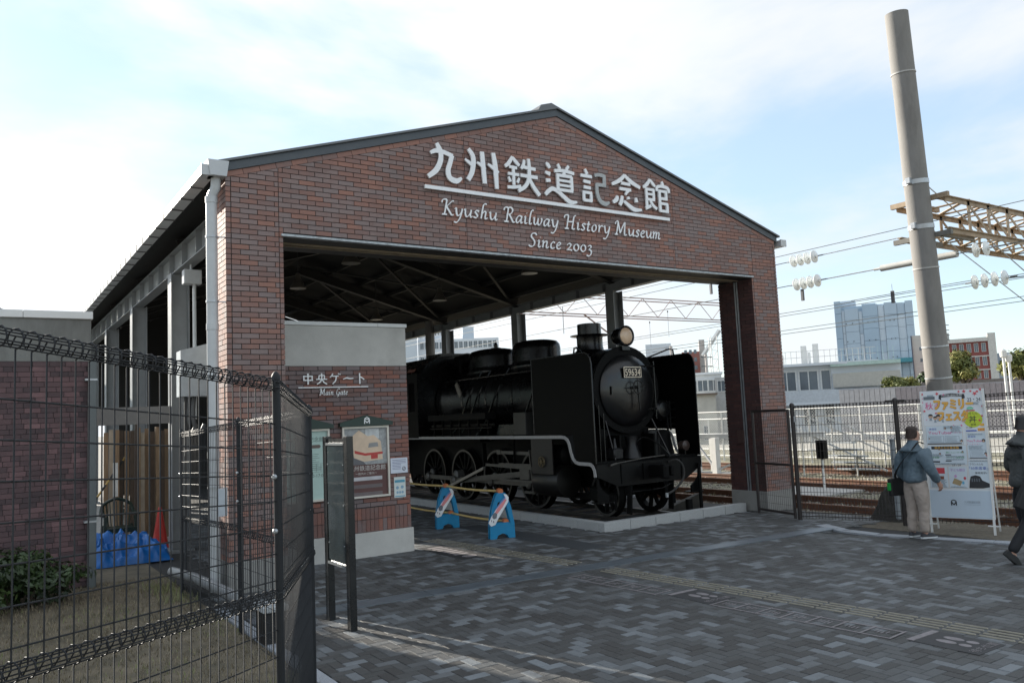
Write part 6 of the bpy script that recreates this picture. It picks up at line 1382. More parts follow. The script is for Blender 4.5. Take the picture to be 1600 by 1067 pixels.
for z, m_ in ((zt_ + .02, RUSTY), (zb_ - .10, mat('dull_steel', (.16, .15, .13), .6, var=.2))):
    for s_ in (-1, 1): MB().box(xs0 - .05, xs0 + 1.2, c5_.y + s_ * .33 - .04, c5_.y + s_ * .33 + .04, z - .05, z + .05).build('clamp_angle', m_, tb)
    MB().box(xs0 - .06, xs0 + .02, ya - .1, yb + .1, z - .05, z + .05).build('clamp_angle', m_, tb)
c6_, r6 = pz(6.35); MB().tube([c6_ + Vector((r6, -.05, 0)), (23.5, c5_.y - .35, 3.0)], .014, 6).build('stay_wire', GALV, label='thin steel stay running down right from the upper mast band', cat='wire')
c7_, r7 = pz(5.45); MB().tube([c7_ + Vector((r7, -.05, 0)), (21.0, c5_.y - .3, 3.4)], .012, 6).build('stay_wire', GALV, label='second steel stay running down right from the lower mast band', cat='wire')

def disc_insulator(c, axis, lab, n=4, pitch=.20, R=.155):
    t = thing('insulator_string', lab, 'insulator', c, 'insulator strings on the overhead wires'); c = Vector(c); ax = Vector(axis).normalized()
    for i in range(n):
        o = c + ax * ((i - (n - 1) / 2) * pitch)
        MB().lathe([(.02, -.05), (.045, -.045), (.05, -.02), (R * .8, .0), (R, .018), (R * .97, .03), (R * .6, .022), (.03, .03), (.02, .07)], o, ax, 24).build('disc', INSUL, t, smooth=True)
    MB().tube([c - ax * (n * pitch / 2 + .12), c - ax * (n * pitch / 2 - .02)], .018, 6).tube([c + ax * (n * pitch / 2 - .02), c + ax * (n * pitch / 2 + .12)], .018, 6).build('end_fitting', GALV, t)
    return t
WX = 17.0; yx = lambda px, py: onx(px, py, WX).y
WM = mat('line_wire', (.10, .11, .11), .5)
def wire(nm, lab, px, X, y0, y1, r=.008, sag=.0, group='overhead wires along the tracks'):
    z = onx(px[0], px[1], X).z; n = 14
    pts = [(X, y0 + (y1 - y0) * i / n, z - sag * 4 * (i / n) * (1 - i / n)) for i in range(n + 1)]
    return MB().tube(pts, r, 5).build(nm, WM, label=lab, cat='wire', group=group, smooth='all'), z
_, za = wire('overhead_wire', 'upper overhead wire carrying four white discs beside the shed', (1222, 412), WX, yx(1236, 408), 60, .010)
disc_insulator((WX, yx(1257, 403), za), (0, 1, 0), 'upper string of four white insulator discs just right of the shed')
MB().tube([(WX, yx(1279, 398), za), (WX, yx(1400, 369), za + .0)], .012, 6).build('strain_rod', GALV, label='steel rod from the upper insulator string towards the mast', cat='rod')
_, zb = wire('overhead_wire', 'second overhead wire carrying four cream discs beside the shed', (1216, 450), WX, yx(1240, 446), 60, .010)
disc_insulator((WX, yx(1262, 441), zb), (0, 1, 0), 'lower string of four cream tinted insulator discs just right of the shed')
MB().tube([(WX, yx(1283, 437), zb), (WX, yx(1366, 424), zb)], .014, 6).build('strain_rod', GALV, label='steel rod between the lower insulator string and the balancer tube', cat='rod')
MB().tube([(WX, yx(1366, 424), zb), (WX, yx(1377, 422), zb)], .03, 8).tube([(WX, yx(1377, 422), zb), (WX, yx(1496, 398), zb)], .072, 14).build('balancer_tube', mat('balancer', (.45, .45, .43), .5, var=.1), label='thick pale spring balancer tube passing behind the mast', cat='tube', smooth=True)
disc_insulator((WX, yx(1535, 396), zb), (0, 1, 0), 'short string of two discs below the lattice beam right of the mast', n=2)
MB().tube([(WX, yx(1496, 398), zb), (WX, -8, zb)], .01, 5).build('overhead_wire', WM, label='overhead wire leaving the frame right below the lattice beam', cat='wire')
for px, X, lab in (((1213, 402), 15.9, 'thin top overhead wire above the insulators'), ((1220, 478), 17.6, 'messenger wire below the cream discs'), ((1220, 505), 17.6, 'contact wire crossing the sheeted tower'), ((1220, 484), 21.5, 'thin far wire just below the messenger wire'), ((1220, 512), 21.5, 'lowest thin wire just below the contact wire')):
    wire('overhead_wire', lab, px, X, -12, 75, .008 if X < 20 else .010, .25 if X > 16 else 0)
z478 = onx(1220, 478, 17.6).z; z505 = onx(1220, 505, 17.6).z
zc = onx(1560, 436, 17.6).z
disc_insulator(onx(1548, 437, 17.6), (0, 1, 0), 'far right string of four white insulator discs near the frame edge')
MB().tube([onx(1525, 437, 17.6) + Vector((0, 0, 0)), onx(1330, 470, 17.6)], .008, 5).tube([onx(1572, 435, 17.6), onx(1760, 412, 17.6)], .012, 5).build('overhead_wire', WM, label='wire holding the far right string of white discs', cat='wire')
for (px, py, X, lab) in ((1254, 461, WX, 'small dark weight hanging under the cream insulator discs'), (1395, 464, 17.6, 'small dark weight hanging on the wires left of the mast'), (1111, 452, 17.6, 'small dark weight hanging in the shed opening')):
    c = onx(px, py, X); MB().box(c.x - .03, c.x + .03, c.y - .03, c.y + .03, c.z - .14, c.z + .14).tube([c + Vector((0, 0, .14)), c + Vector((0, 0, .3))], .004, 4).build('tension_weight', mat('weight_grey', (.09, .09, .10), .5), label=lab, cat='weight')
for (px, py, X, lab) in ((1015, 505, 17.6, 'first'), (1043, 488, 17.6, 'second'), (1430, 440, 17.6, 'third')):
    c = onx(px, py, X); MB().tube([c, c - Vector((0, 0, .75))], .005, 4).lathe([(.02, 0), (.02, .05)], c).build('dropper', WM, label=f'{lab} thin dropper wire between the overhead wires', cat='wire', group='droppers on the overhead wires')
# reddish lattice gantry seen through the shed
gy = 24.0; GR = mat('red_brown_steel', (.30, .20, .17), .6, var=.15)
rg = thing('far_gantry', 'thin reddish lattice gantry behind the locomotive chimney', 'gantry', (20, gy, 6))
za_, zb2 = ony(912, 491, gy).z, ony(900, 462, gy).z; xa_, xb_ = ony(828, 487, gy).x, ony(1150, 495, gy).x
zlow = za_; ztop_ = zlow + .75
for y in (gy, gy + .6):
    for z in (zlow, ztop_): MB().tube([(xa_ - 4, y, z), (xb_, y, z)], .022, 6).build('chord', GR, rg)
x = xa_ - 4; k = 0
q = MB()
while x < xb_: MB().tube([(x, gy, zlow if k % 2 else ztop_), (x + .8, gy, ztop_ if k % 2 else zlow)], .014, 5).build('lattice_bar', GR, rg); x += .8; k += 1
xm = ony(912, 491, gy).x
MB().tube([(xm, gy, zlow), (xm + 1.7, gy, zlow - 1.0)], .03, 6).build('brace', GR, rg)
for x in (xa_ - 4, xb_): MB().tube([(x, gy + .3, -.1), (x, gy + .3, ztop_ + .6)], .16, 12).build('mast', POLEC, rg)
for px, py in ((795, 470), (880, 500)): c = onx(px, py, 17.6); MB().tube([c + Vector((0, 0, .5)), c - Vector((0, 0, .5))], .012, 5).build('dropper', WM, label='dropper hanging in the gap behind the locomotive domes' if px < 800 else 'dropper hanging beside the locomotive chimney', cat='wire', group='droppers on the overhead wires')

# ------------------------------------------------------------------ tracks
def track(xc, nm, gauge=1.067, y0=-8, y1=70):
    for s_ in (-1, 1):
        x = xc + s_ * (gauge / 2 + .03)
        MB().box(x - .032, x + .032, y0, y1, .06, .09).box(x - .008, x + .008, y0, y1, -.03, .059).box(x - .06, x + .06, y0, y1, -.05, -.032).build('rail', RAIL, label=f'rusty rail of the {nm} track, ' + ('nearer' if s_ < 0 else 'farther') + ' of its pair', cat='rail', group='rusty rails beyond the fence')
    t = thing('sleeper_row', f'brown sleepers of the {nm} track beyond the fence', 'sleepers', (xc, 20, 0)); me = MB().box(-1.05, 1.05, -.10, .10, -.06, -.03).mesh('sleeper', SLEEP); y = y0
    y = 4.0
    while y < 34: inst(me, 'sleeper', t, (xc, y, 0)); y += .62
track(14.1, 'nearest'); track(17.6, 'middle'); track(21.4, 'farthest')
q = MB(); rnd = random.Random(4)
for i in range(17000):
    x = 13.3 + rnd.random() ** 1.3 * 10; y = rnd.uniform(2, 26); s_ = rnd.uniform(.018, .048); 
    if x > 18 and rnd.random() < .4: continue
    q.tone = rnd.random(); P = [Vector((rnd.uniform(-1, 1), rnd.uniform(-1, 1), rnd.uniform(-.2, .5))).normalized() * s_ for _ in range(3)]
    top = Vector((rnd.uniform(-.4, .4) * s_, rnd.uniform(-.4, .4) * s_, s_)); base = [Vector((s_ * math.cos(a + i), s_ * math.sin(a + i), -.01)) for a in (0, 1.6, 3.1, 4.7)]
    c = Vector((x, y, -.05)); q.add([c + b for b in base] + [c + top], [(0, 1, 4), (1, 2, 4), (2, 3, 4), (3, 0, 4)])
q.build('ballast_stones', STONE, kind='stuff')
q = MB()
for i in range(9000):
    x = rnd.uniform(13.4, 24.5); y = rnd.uniform(3, 28)
    if math.sin(x * 1.7 + 2) + math.sin(y * .8) * .6 < .2: continue
    h = rnd.uniform(.04, .14); w = .01; a = rnd.uniform(0, 6.28); q.tone = rnd.uniform(.5, 1)
    q.add([(x - w * math.cos(a), y - w * math.sin(a), -.05), (x + w * math.cos(a), y + w * math.sin(a), -.05), (x + rnd.uniform(-.05, .05), y + rnd.uniform(-.05, .05), h - .05)], [(0, 1, 2)])
q.build('track_weeds', GRASS, kind='stuff')
st = thing('buffer_frame', 'white steel frame stop with a yellow box between the tracks', 'frame', (18.7, 17.6, 0))
WF = mat('frame_white', (.62, .62, .60), .5, var=.05)
for x, y in ((18.75, 18.0), (18.60, 17.1), (19.4, 17.9)): MB().box(x - .09, x + .09, y - .09, y + .09, -.05, 1.12).build('upright', WF, st)
MB().bar((18.75, 18.1, 1.15), (19.9, 14.2, 1.15), .16, .14).build('top_beam', WF, st); MB().bar((18.75, 18.0, .95), (18.6, 17.1, .15), .06, .06).build('brace', mat('brace_grey', (.25, .26, .27)), st); MB().bar((18.6, 17.1, .15), (19.4, 15.6, .8), .06, .06).build('brace', WF, st)
MB().cbox(18.3, 18.9, 18.35, 18.7, -.05, .55, .02).build('yellow_box', mat('ybox', (.65, .42, .06), .5), st)
MB().box(18.4, 19.2, 16.7, 18.3, -.05, .05).build('footing', CONC, st)
sgp = thing('signal_post', 'small black signal box on a short white post beyond the fence', 'signal', (16.5, 11.9, 0))
MB().tube([(16.5, 11.9, -.05), (16.5, 11.9, .75)], .03, 8).build('post', WHT, sgp); MB().cbox(16.42, 16.58, 11.78, 12.0, .72, 1.15, .01).build('signal_box', BLACKM, sgp)
MB().box(14.9, 17.4, 11.2, 13.2, -.05, .0).build('concrete_pad', mat('pad', (.42, .41, .39), .8), label='pale concrete pad at the foot of the signal post', cat='slab')
ws = thing('white_steps', 'white steel steps and sloping handrails beyond the right fence', 'steps', (19, 14, 0))
for x, y in ((19.5, 15.5), (20.6, 14.6), (21.5, 15.9)):
    MB().bar((x, y, 1.6), (x + 1.2, y - 2.6, .1), .05, .05).build('handrail', WF, ws); MB().tube([(x + .3, y - .6, -.05), (x + .3, y - .6, 1.35)], .025, 6).build('upright', WF, ws); MB().tube([(x + .9, y - 1.9, -.05), (x + .9, y - 1.9, .7)], .025, 6).build('upright', WF, ws)
for i in range(5): MB().box(19.6 + i * .25, 19.85 + i * .25, 13.2 - .0 * i, 14.4, .9 - i * .2, .94 - i * .2).build('step', mat('step_grey', (.35, .38, .40), .6), ws)

# white chain link fence beyond the tracks
wf = thing('chain_link_fence', 'white chain link fence with white posts beyond the tracks', 'fence', (24.4, 20, 0))
FX = 24.4; y = -6.0
while y < 70: MB().tube([(FX, y, -.1), (FX, y, 1.85)], .035, 6).build('post', WF, wf); y += 2.0
for z in (.15, .95, 1.85): MB().tube([(FX, -6, z), (FX, 70, z)], .024, 5).build('rail', WF, wf)
q = MB(); y = -6.0; hh = 1.7
while y < 50: q.bar((FX, y, .12), (FX, y + hh, .12 + hh), .0045, .0045); q.bar((FX, y + hh, .12), (FX, y, .12 + hh), .0045, .0045); y += .11
q.build('link_mesh', WF, wf, kind='stuff')
w2 = thing('white_rail_fence', 'second white railing with mesh behind the chain link fence', 'fence', (29, 20, 0))
y = -6.0
while y < 70: MB().tube([(29, y, -.1), (29, y, 1.5)], .04, 6).build('post', WF, w2); y += 3
for z in (.1, .8, 1.5): MB().tube([(29, -6, z), (29, 70, z)], .03, 5).build('rail', WF, w2)

# ------------------------------------------------------------------ far buildings
GLASS = mat('window_glass', (.10, .13, .16), .15, var=.3, scale=.6, spec=.7); FRM = mat('window_frame', (.60, .62, .62), .5)
def block(nm, lab, xl, xr, ytop, d, m, depth_=10.0, dr_=None, ybase=None, cat='building', roof=None):
    """a building whose front runs between two sight lines at depth d (left end) and dr_ (right end)"""
    dr_ = d * math.cos(math.atan((xr - 800) / F)) / math.cos(math.atan((xl - 800) / F)) ; a = at(xl, 600, d); b = at(xr, 600, dr_); zt = at(xl, ytop, d).z; a.z = b.z = 0; t = thing(nm, lab, cat, (a + b) / 2)
    u = (b - a).normalized(); n = Vector((u.y, -u.x, 0)); n = n if n.dot(a) < 0 else -n; W_ = (b - a).length; z0 = -.1
    MB().prism([(0, z0), (W_, z0), (W_, zt), (0, zt)], a, u, (0, 0, 1), n, -depth_, 0).build('wall', m, t)
    return dict(t=t, a=a, u=u, n=n, W=W_, zt=zt, d=depth_)
def bwin(B, u0, u1, z0, z1, nx, ny, fx=.7, fz=.6, m=None, sill=False, frame=True, nm='window'):
    u0, u1 = u0 * B['W'], u1 * B['W']; cw, chh = (u1 - u0) / nx, (z1 - z0) / ny
    for i in range(nx):
        for j in range(ny):
            x0 = u0 + cw * (i + (1 - fx) / 2); x1 = x0 + cw * fx; y0 = z0 + chh * (j + (1 - fz) / 2); y1 = y0 + chh * fz
            if frame:
                f = MB(); w = min(.12, (x1 - x0) * .1)
                for P in ([(x0 - w, y0 - w), (x1 + w, y0 - w), (x1 + w, y0), (x0 - w, y0)], [(x0 - w, y1), (x1 + w, y1), (x1 + w, y1 + w), (x0 - w, y1 + w)], [(x0 - w, y0), (x0, y0), (x0, y1), (x0 - w, y1)], [(x1, y0), (x1 + w, y0), (x1 + w, y1), (x1, y1)], [((x0 + x1) / 2 - w / 3, y0), ((x0 + x1) / 2 + w / 3, y0), ((x0 + x1) / 2 + w / 3, y1), ((x0 + x1) / 2 - w / 3, y1)]):
                    f.prism(P, B['a'], B['u'], (0, 0, 1), B['n'], -.02, .07)
                fo = f.build(nm, m or FRM, B['t']); MB().prism([(x0, y0), (x1, y0), (x1, y1), (x0, y1)], B['a'], B['u'], (0, 0, 1), B['n'], .0, .02).build('pane', GLASS, fo)
            else: MB().prism([(x0, y0), (x1, y0), (x1, y1), (x0, y1)], B['a'], B['u'], (0, 0, 1), B['n'], .0, .02).build(nm, GLASS, B['t'])
def bbox(B, u0, u1, z0, z1, t0, t1, m, nm): return MB().prism([(u0 * B['W'], z0), (u1 * B['W'], z0), (u1 * B['W'], z1), (u0 * B['W'], z1)], B['a'], B['u'], (0, 0, 1), B['n'], t0, t1).build(nm, m, B['t'])
def zat(B, x, y, d): return at(x, y, d).z
WW = mat('white_wall', (.62, .66, .70), .7, var=.05, scale=.3, dirt=.2, dirtcol=(.45, .48, .50)); WW2 = mat('white_wall_blueish', (.50, .56, .62), .7, var=.05, scale=.3)
# office seen behind the locomotive
D = 95; zf = lambda y, d=D: at(700, y, d).z
B = block('office_building', 'white office block with window rows seen behind the locomotive domes', 655, 782, 531, D, WW, 16)
for ya_, yb_ in ((532, 545), (555, 568), (577, 590), (600, 612)): bwin(B, .02, .98, zf(yb_), zf(ya_), 16, 1, .68, .78)
bbox(B, 0, .40, B['zt'], zf(506), -12, -1.0, WW, 'upper_storey'); bbox(B, .56, .70, B['zt'], zf(507), -9, -2, WW2, 'lift_tower')
B2 = dict(B); B2['a'] = B['a'] - B['n'] * 1.0; bwin(B2, .02, .16, zf(523), zf(514), 1, 1, .9, .8); bwin(B2, .2, .38, zf(523), zf(514), 5, 1, .4, .5, frame=False)
B = block('plain_white_block', 'plain pale windowless block left of the office behind the gate wall', 600, 654, 523, 92, WW2, 14)
# small blocks right of the chimney
B = block('roof_tower_block', 'pale roof tower block beyond the right smoke deflector', 1012, 1052, 538, 110, WW, 8)
B = block('red_brick_tower', 'red brick and grey tower far beyond the right smoke deflector', 1068, 1096, 550, 120, mat('far_red', (.26, .11, .09), .8, var=.1, scale=.5), 10); bwin(B, .1, .9, zf(610, 120), zf(560, 120), 3, 4, .6, .5, frame=False)
bbox(B, 1.0, 1.32, 0, zf(548, 120), -8, -.3, mat('far_grey', (.40, .38, .36), .8), 'stair_tower')
B = block('red_lower_block', 'lower red brick wing with wide windows beyond the smoke deflector', 1040, 1068, 566, 118, mat('far_red', (.26, .11, .09)), 10); bwin(B, .05, .95, zf(612, 118), zf(568, 118), 2, 4, .8, .55, frame=False)
B = block('white_flat_building', 'white flat roofed building with wide windows behind the tracks', 1030, 1128, 589, 62, WW, 10, dr_=60)
zw = lambda y, d=62: at(1080, y, d).z
bbox(B, -.02, 1.02, B['zt'], B['zt'] + .15, -10, .3, WW, 'parapet'); bwin(B, .1, .95, zw(613), zw(595), 5, 1, .86, .9)
B = block('stained_wall_house', 'low weathered concrete house with small windows behind the white fence', 1020, 1117, 621, 48, mat('stained_wall', (.45, .44, .40), .85, var=.15, scale=1.2, dirt=.8, dirtcol=(.20, .195, .18)), 8)
bbox(B, -.02, 1.03, B['zt'], B['zt'] + .10, -8, .25, mat('brown_edge', (.12, .09, .07)), 'roof_edge'); bwin(B, .5, .92, .1, 1.1, 2, 1, .3, .8); bwin(B, .45, .6, 1.35, 1.65, 1, 1, .6, .8, frame=False)
B = block('side_annex', 'narrow grey annex with tall windows beside the right brick pillar', 1117, 1150, 590, 52, mat('annex', (.42, .42, .41), .8, var=.1, dirt=.4, dirtcol=(.2, .18, .16)), 8)
bwin(B, .1, .9, at(1130, 612, 52).z, at(1130, 594, 52).z, 2, 1, .8, .9)
tw = thing('steel_lattice_tower', 'thin pale steel lattice tower left of the right brick pillar', 'tower', at(1120, 600, 75).xyz * 1); ORG[tw.name] = Vector(tw.location)
cb_ = at(1120, 600, 75); zt_t = at(1120, 524, 75).z
for dx, dy in ((-.4, 0), (.4, 0), (0, .6)): MB().tube([(cb_.x + dx, cb_.y + dy, 0), (cb_.x + dx, cb_.y + dy, zt_t)], .06, 5).build('leg', WF, tw)
z = 1.0
while z < zt_t - .9: MB().tube([(cb_.x - .4, cb_.y, z), (cb_.x + .4, cb_.y, z + .8)], .03, 4).tube([(cb_.x - .4, cb_.y, z), (cb_.x + .4, cb_.y, z)], .03, 4).build('lattice_bar', WF, tw); z += .8
for (px_, y0_, y1_, lab) in ((1052, 540, 570, 'thin far utility pole above the deflector'), (1106, 553, 600, 'concrete utility pole with cross arms before the red tower')):
    c = at(px_, 600, 70); t = thing('utility_pole', lab, 'pole', (c.x, c.y, 0)); zt2 = at(px_, y0_, 70).z; MB().tube([(c.x, c.y, 0), (c.x, c.y, zt2)], .12, 8).build('shaft', mat('far_pole', (.35, .32, .30)), t)
    for k in range(3): MB().box(c.x - .7, c.x + .7, c.y - .05, c.y + .05, zt2 - .3 - k * .8, zt2 - .22 - k * .8).build('cross_arm', DSTEEL, t)
MB().tube([at(1098, 556, 118), at(1124, 516, 118)], .35, 6).build('crane_jib', WF, label='pale crane jib rising behind the red brick tower', cat='crane')
# two storey institution right of the shed
D2 = 60; zi = lambda y, x=1300, d=D2: at(x, y, d).z
B = block('two_storey_building', 'long white two storey building with balcony rails beyond the tracks', 1180, 1372, 577, D2, WW, 10, dr_=64)
bbox(B, -.01, 1.01, B['zt'], B['zt'] + .18, -10, .7, WW, 'roof_slab'); z2 = zi(612, 1250)
bbox(B, 0, 1.0, z2 - 1.0, z2 - .8, 0, 1.0, WW, 'balcony_slab'); bbox(B, 0, 1.0, z2 - .8, z2 + .0, .95, 1.0, mat('balcony_panel', (.50, .54, .58), .6), 'balcony_front')
bwin(B, .18, .72, z2 + .05, B['zt'] - .35, 3, 1, .80, .95); bwin(B, .35, .70, .5, 1.9, 2, 1, .5, .9)
for k in range(22): bbox(B, k / 22, k / 22 + .0035, B['zt'] + .18, B['zt'] + 1.1, .4, .44, WF, 'roof_rail_post')
for h in (.65, 1.1): bbox(B, 0, 1, B['zt'] + h - .03, B['zt'] + h, .4, .44, WF, 'roof_rail')
for u_, w_, h_ in ((.40, .05, 1.6), (.46, .02, 1.1), (.50, .05, 1.7), (.22, .03, 1.0)): bbox(B, u_, u_ + w_, B['zt'] + .2, B['zt'] + h_, -3, -1.5, WF, 'roof_unit')
B = block('long_low_wing', 'white wing with a greenish roof deck and ribbon windows beyond the tracks', 1300, 1410, 573, 58, WW, 9, dr_=62)
bbox(B, 0, 1, B['zt'], B['zt'] + .25, -8, .5, mat('pale_green_deck', (.42, .55, .50), .6), 'roof_deck'); bbox(B, .02, .98, B['zt'] - 1.5, B['zt'] - .5, .0, .3, mat('lattice_panel', (.45, .44, .40), .8, var=.1), 'lattice_panel')
bwin(B, .05, .95, B['zt'] - 2.3, B['zt'] - 1.6, 6, 1, .9, .9, frame=False); bbox(B, .0, 1.0, B['zt'] - 3.0, B['zt'] - 2.5, 0, .5, WW, 'lower_ledge')
for k in range(12): bbox(B, .1 + k * .075, .104 + k * .075, B['zt'] + .25, B['zt'] + 1.4, -2, -1.95, mat('glass_rail', (.45, .60, .58)), 'deck_post')
# sheeted tower
D3 = 135; SH = [mat('sheet_blue', (.36, .47, .57), .6, var=.06, scale=.2), mat('sheet_pale', (.52, .60, .67), .6, var=.06, scale=.2), mat('sheet_mid', (.42, .52, .61), .6, var=.08, scale=.25)]
B = block('sheeted_tower', 'tall building wrapped in pale blue scaffold sheeting', 1313, 1437, 480, D3, SH[0], 14, dr_=140)
zs = lambda y: at(1370, y, 137).z; H3 = B['zt']
cols = [(.0, .09, 470, 0), (.09, .13, 485, 1), (.13, .31, 483, 2), (.31, .36, 488, 1), (.36, .56, 479, 0), (.56, .64, 481, 1), (.64, .80, 478, 2), (.80, .90, 480, 1), (.90, 1.0, 478, 2)]
for i, (u0, u1, yt, c) in enumerate(cols):
    zt3 = zs(yt); n_ = 9
    for k in range(n_): bbox(B, u0 + .002, u1 - .002, zt3 * k / n_ + .02, zt3 * (k + 1) / n_ - .02, .0, .5 if i % 2 == 0 else .3, SH[(c + (1 if (k + i) % 5 == 0 and i % 2 else 0)) % 3], 'sheet_panel')
for i, (u, k) in enumerate(((.14, 0), (.22, 0), (.42, 1), (.5, 1), (.70, 0), (.75, 1))):
    for z in range(3, int(H3), 3): bbox(B, u, u + .01, z, z + .15, .52, .6, DSTEEL, 'tie')
bbox(B, .08, .28, H3, zs(468), -8, -2, SH[1], 'roof_enclosure'); bbox(B, .0, .08, H3, zs(470), -8, 0, SH[0], 'roof_enclosure'); bbox(B, .36, .54, H3, zs(477), -8, 0, SH[2], 'roof_enclosure')
bbox(B, .74, .96, zs(571), zs(565), .5, 3.5, mat('teal_awning', (.06, .26, .32), .5), 'teal_awning')
B = block('cream_end_building', 'narrow cream building with two slit windows left of the mast', 1431, 1490, 524, 110, mat('cream_wall', (.50, .50, .46), .8, var=.05), 12); bwin(B, .12, .32, at(1440, 572, 110).z, at(1440, 536, 110).z, 1, 2, .4, .3, frame=False)
bbox(B, -.03, 0, 0, B['zt'], -12, .2, mat('dark_edge', (.08, .10, .14)), 'dark_edge')
D4 = 105; BR_ = mat('far_brick', (.24, .075, .065), .85, var=.08, scale=.6)
B = block('red_brick_hall', 'three storey red brick building with white window surrounds right of the mast', 1478, 1550, 531, D4, BR_, 14)
z4 = lambda y: at(1520, y, D4).z
bbox(B, -.02, 1.0, B['zt'] - .5, B['zt'], -14, .3, mat('cream_trim', (.55, .54, .50), .7), 'cornice'); bbox(B, 1.0, 1.17, 0, B['zt'] + .5, -14, .2, mat('cream_trim', (.55, .54, .50)), 'end_bay')
CT = mat('cream_trim', (.55, .54, .50))
for yb4, yt4 in ((552, 537), (573, 558), (593, 578)): bwin(B, .02, .98, z4(yb4), z4(yt4), 6, 1, .5, .85, m=CT); bbox(B, 0, 1, z4(yb4) - .55, z4(yb4) - .42, 0, .12, CT, 'band_course')
B = block('grey_far_building', 'plain grey building behind the right hand tree', 1556, 1640, 552, 140, mat('grey_blue_wall', (.30, .34, .38), .8), 14)
B = block('corrugated_wall', 'long grey corrugated hoarding below the red brick building', 1395, 1660, 600, 62, mat('brown_roof', (.20, .17, .15), .8, var=.15), 3, dr_=60)
B = block('panel_hoarding', 'row of pale grey hoarding panels behind the white fence', 1310, 1700, 609, 44, mat('hoarding_grey', (.34, .33, .34), .7, var=.08), .2, dr_=38)
for k in range(44): bbox(B, k / 44 + .001, (k + 1) / 44 - .001, -.05, B['zt'] - .03 - (k % 3) * .02, .0, .05, mat('hoard_a', (.42, .41, .42)) if k < 11 else mat('hoard_b', (.27, .24, .25)), 'hoarding_panel')
# lamp posts at the right edge
for px_, yt_, lab in ((1580, 566, 'slim white lamp post with lantern near the right frame edge'), (1572, 559, 'slim grey lamp post just left of the lantern post')):
    c = at(px_, 600, 36); zt5 = at(px_, yt_, 36).z; t = thing('lamp_post', lab, 'lamp post', (c.x, c.y, 0)); MB().tube([(c.x, c.y, -.1), (c.x, c.y, zt5)], .06, 8).build('shaft', WF, t); MB().lathe([(.05, 0), (.13, .06), (.15, .32), (.05, .40)], (c.x, c.y, zt5), n=12).build('lantern', WF, t)
# trees
def tree(nm, lab, px_, d, ytop, wpx, m, n, ls, seed, ybot, tone=(0, 1)):
    c = at(px_, 600, d); zt6 = at(px_, ytop, d).z; zb6 = at(px_, ybot, d).z; r = wpx * d / F / 2; t = thing(nm, lab, 'tree', (c.x, c.y, 0))
    h = (zt6 - zb6) / 2
    foliage(c.x, c.y, (zt6 + zb6) / 2, r, r, h, n, ls, seed, 22, tone, .4).build('crown', m, t)
    q = MB(); q.tube([(c.x, c.y, -.1), (c.x + .1, c.y, zb6), (c.x - .1, c.y, (zb6 + zt6) / 2)], [.22, .16, .08], 8)
    for i in range(6): a = i * 1.05; q.tube([(c.x, c.y, zb6), (c.x + r * .6 * math.cos(a), c.y + r * .6 * math.sin(a), (zb6 + zt6) / 2 + .4 * math.sin(i))], [.09, .03], 6)
    q.build('trunk', BARK, t)
tree('round_tree', 'round yellow green tree in front of the red brick building', 1508, 50, 551, 52, LEAFY, 5200, .13, 11, 604)
tree('broadleaf_tree', 'yellow green tree cut by the right edge of the frame', 1600, 42, 543, 62, LEAFY, 4200, .13, 12, 600)
tree('low_conifer', 'low bushy conifer below the sheeted tower', 1405, 46, 588, 58, LEAFY, 3600, .11, 13, 618, (.0, .7))
tree('far_bush', 'dark bush between the low wing and the mast', 1450, 75, 580, 30, LEAF, 900, .25, 14, 612)
ut = thing('far_power_pole', 'thin far power pole with cross arms right behind the mast', 'pole', at(1482, 600, 70)); ORG[ut.name] = Vector(ut.location); c = at(1482, 600, 70)
MB().tube([(c.x, c.y, 0), (c.x, c.y, at(1482, 505, 70).z)], .10, 8).build('shaft', DSTEEL, ut)
for k in range(4): MB().box(c.x - .5, c.x + .9, c.y - .04, c.y + .04, at(1482, 507 + k * 8, 70).z, at(1482, 506 + k * 8, 70).z).build('cross_arm', DSTEEL, ut)
# ------------------------------------------------------------------ people
SKIN = mat('skin', (.46, .27, .20), .5, var=.05); HAIR1 = mat('hair_brown', (.035, .020, .015), .6, var=.5, scale=60, bump=.8, bscale=120); HAIR2 = mat('hair_black', (.012, .011, .011), .5)
def skinned(nm, parent, chains, m, place, sub=2, disp=0, seed=0):
    """one continuous skin grown on joints; chains: lists of (name, point, (rx, ry)); a name seen before joins on"""
    me = bpy.data.meshes.new(nm); ids = {}; vs = []; es = []; rs = []
    for chn in chains:
        prev = None
        for e in chn:
            k = e[0]
            if k not in ids: ids[k] = len(vs); vs.append(place(e[1])); rs.append(e[2])
            if prev is not None: es.append((prev, ids[k]))
            prev = ids[k]
    o_ = org(parent); me.from_pydata([tuple(Vector(v) - o_) for v in vs], es, []); me.materials.append(m)
    o = bpy.data.objects.new(nm, me); COL.objects.link(o); o.parent = parent
    sk = o.modifiers.new('skin', 'SKIN'); sk.use_smooth_shade = True; sk.branch_smoothing = .6
    for i, r in enumerate(rs): me.skin_vertices[0].data[i].radius = r if isinstance(r, tuple) else (r, r)
    me.skin_vertices[0].data[0].use_root = True
    s_ = o.modifiers.new('sub', 'SUBSURF'); s_.levels = sub; s_.render_levels = sub
    if disp:
        tx = bpy.data.textures.new('folds', 'CLOUDS'); tx.noise_scale = .09; d_ = o.modifiers.new('folds', 'DISPLACE'); d_.texture = tx; d_.strength = disp; d_.texture_coords = 'GLOBAL'
    return o
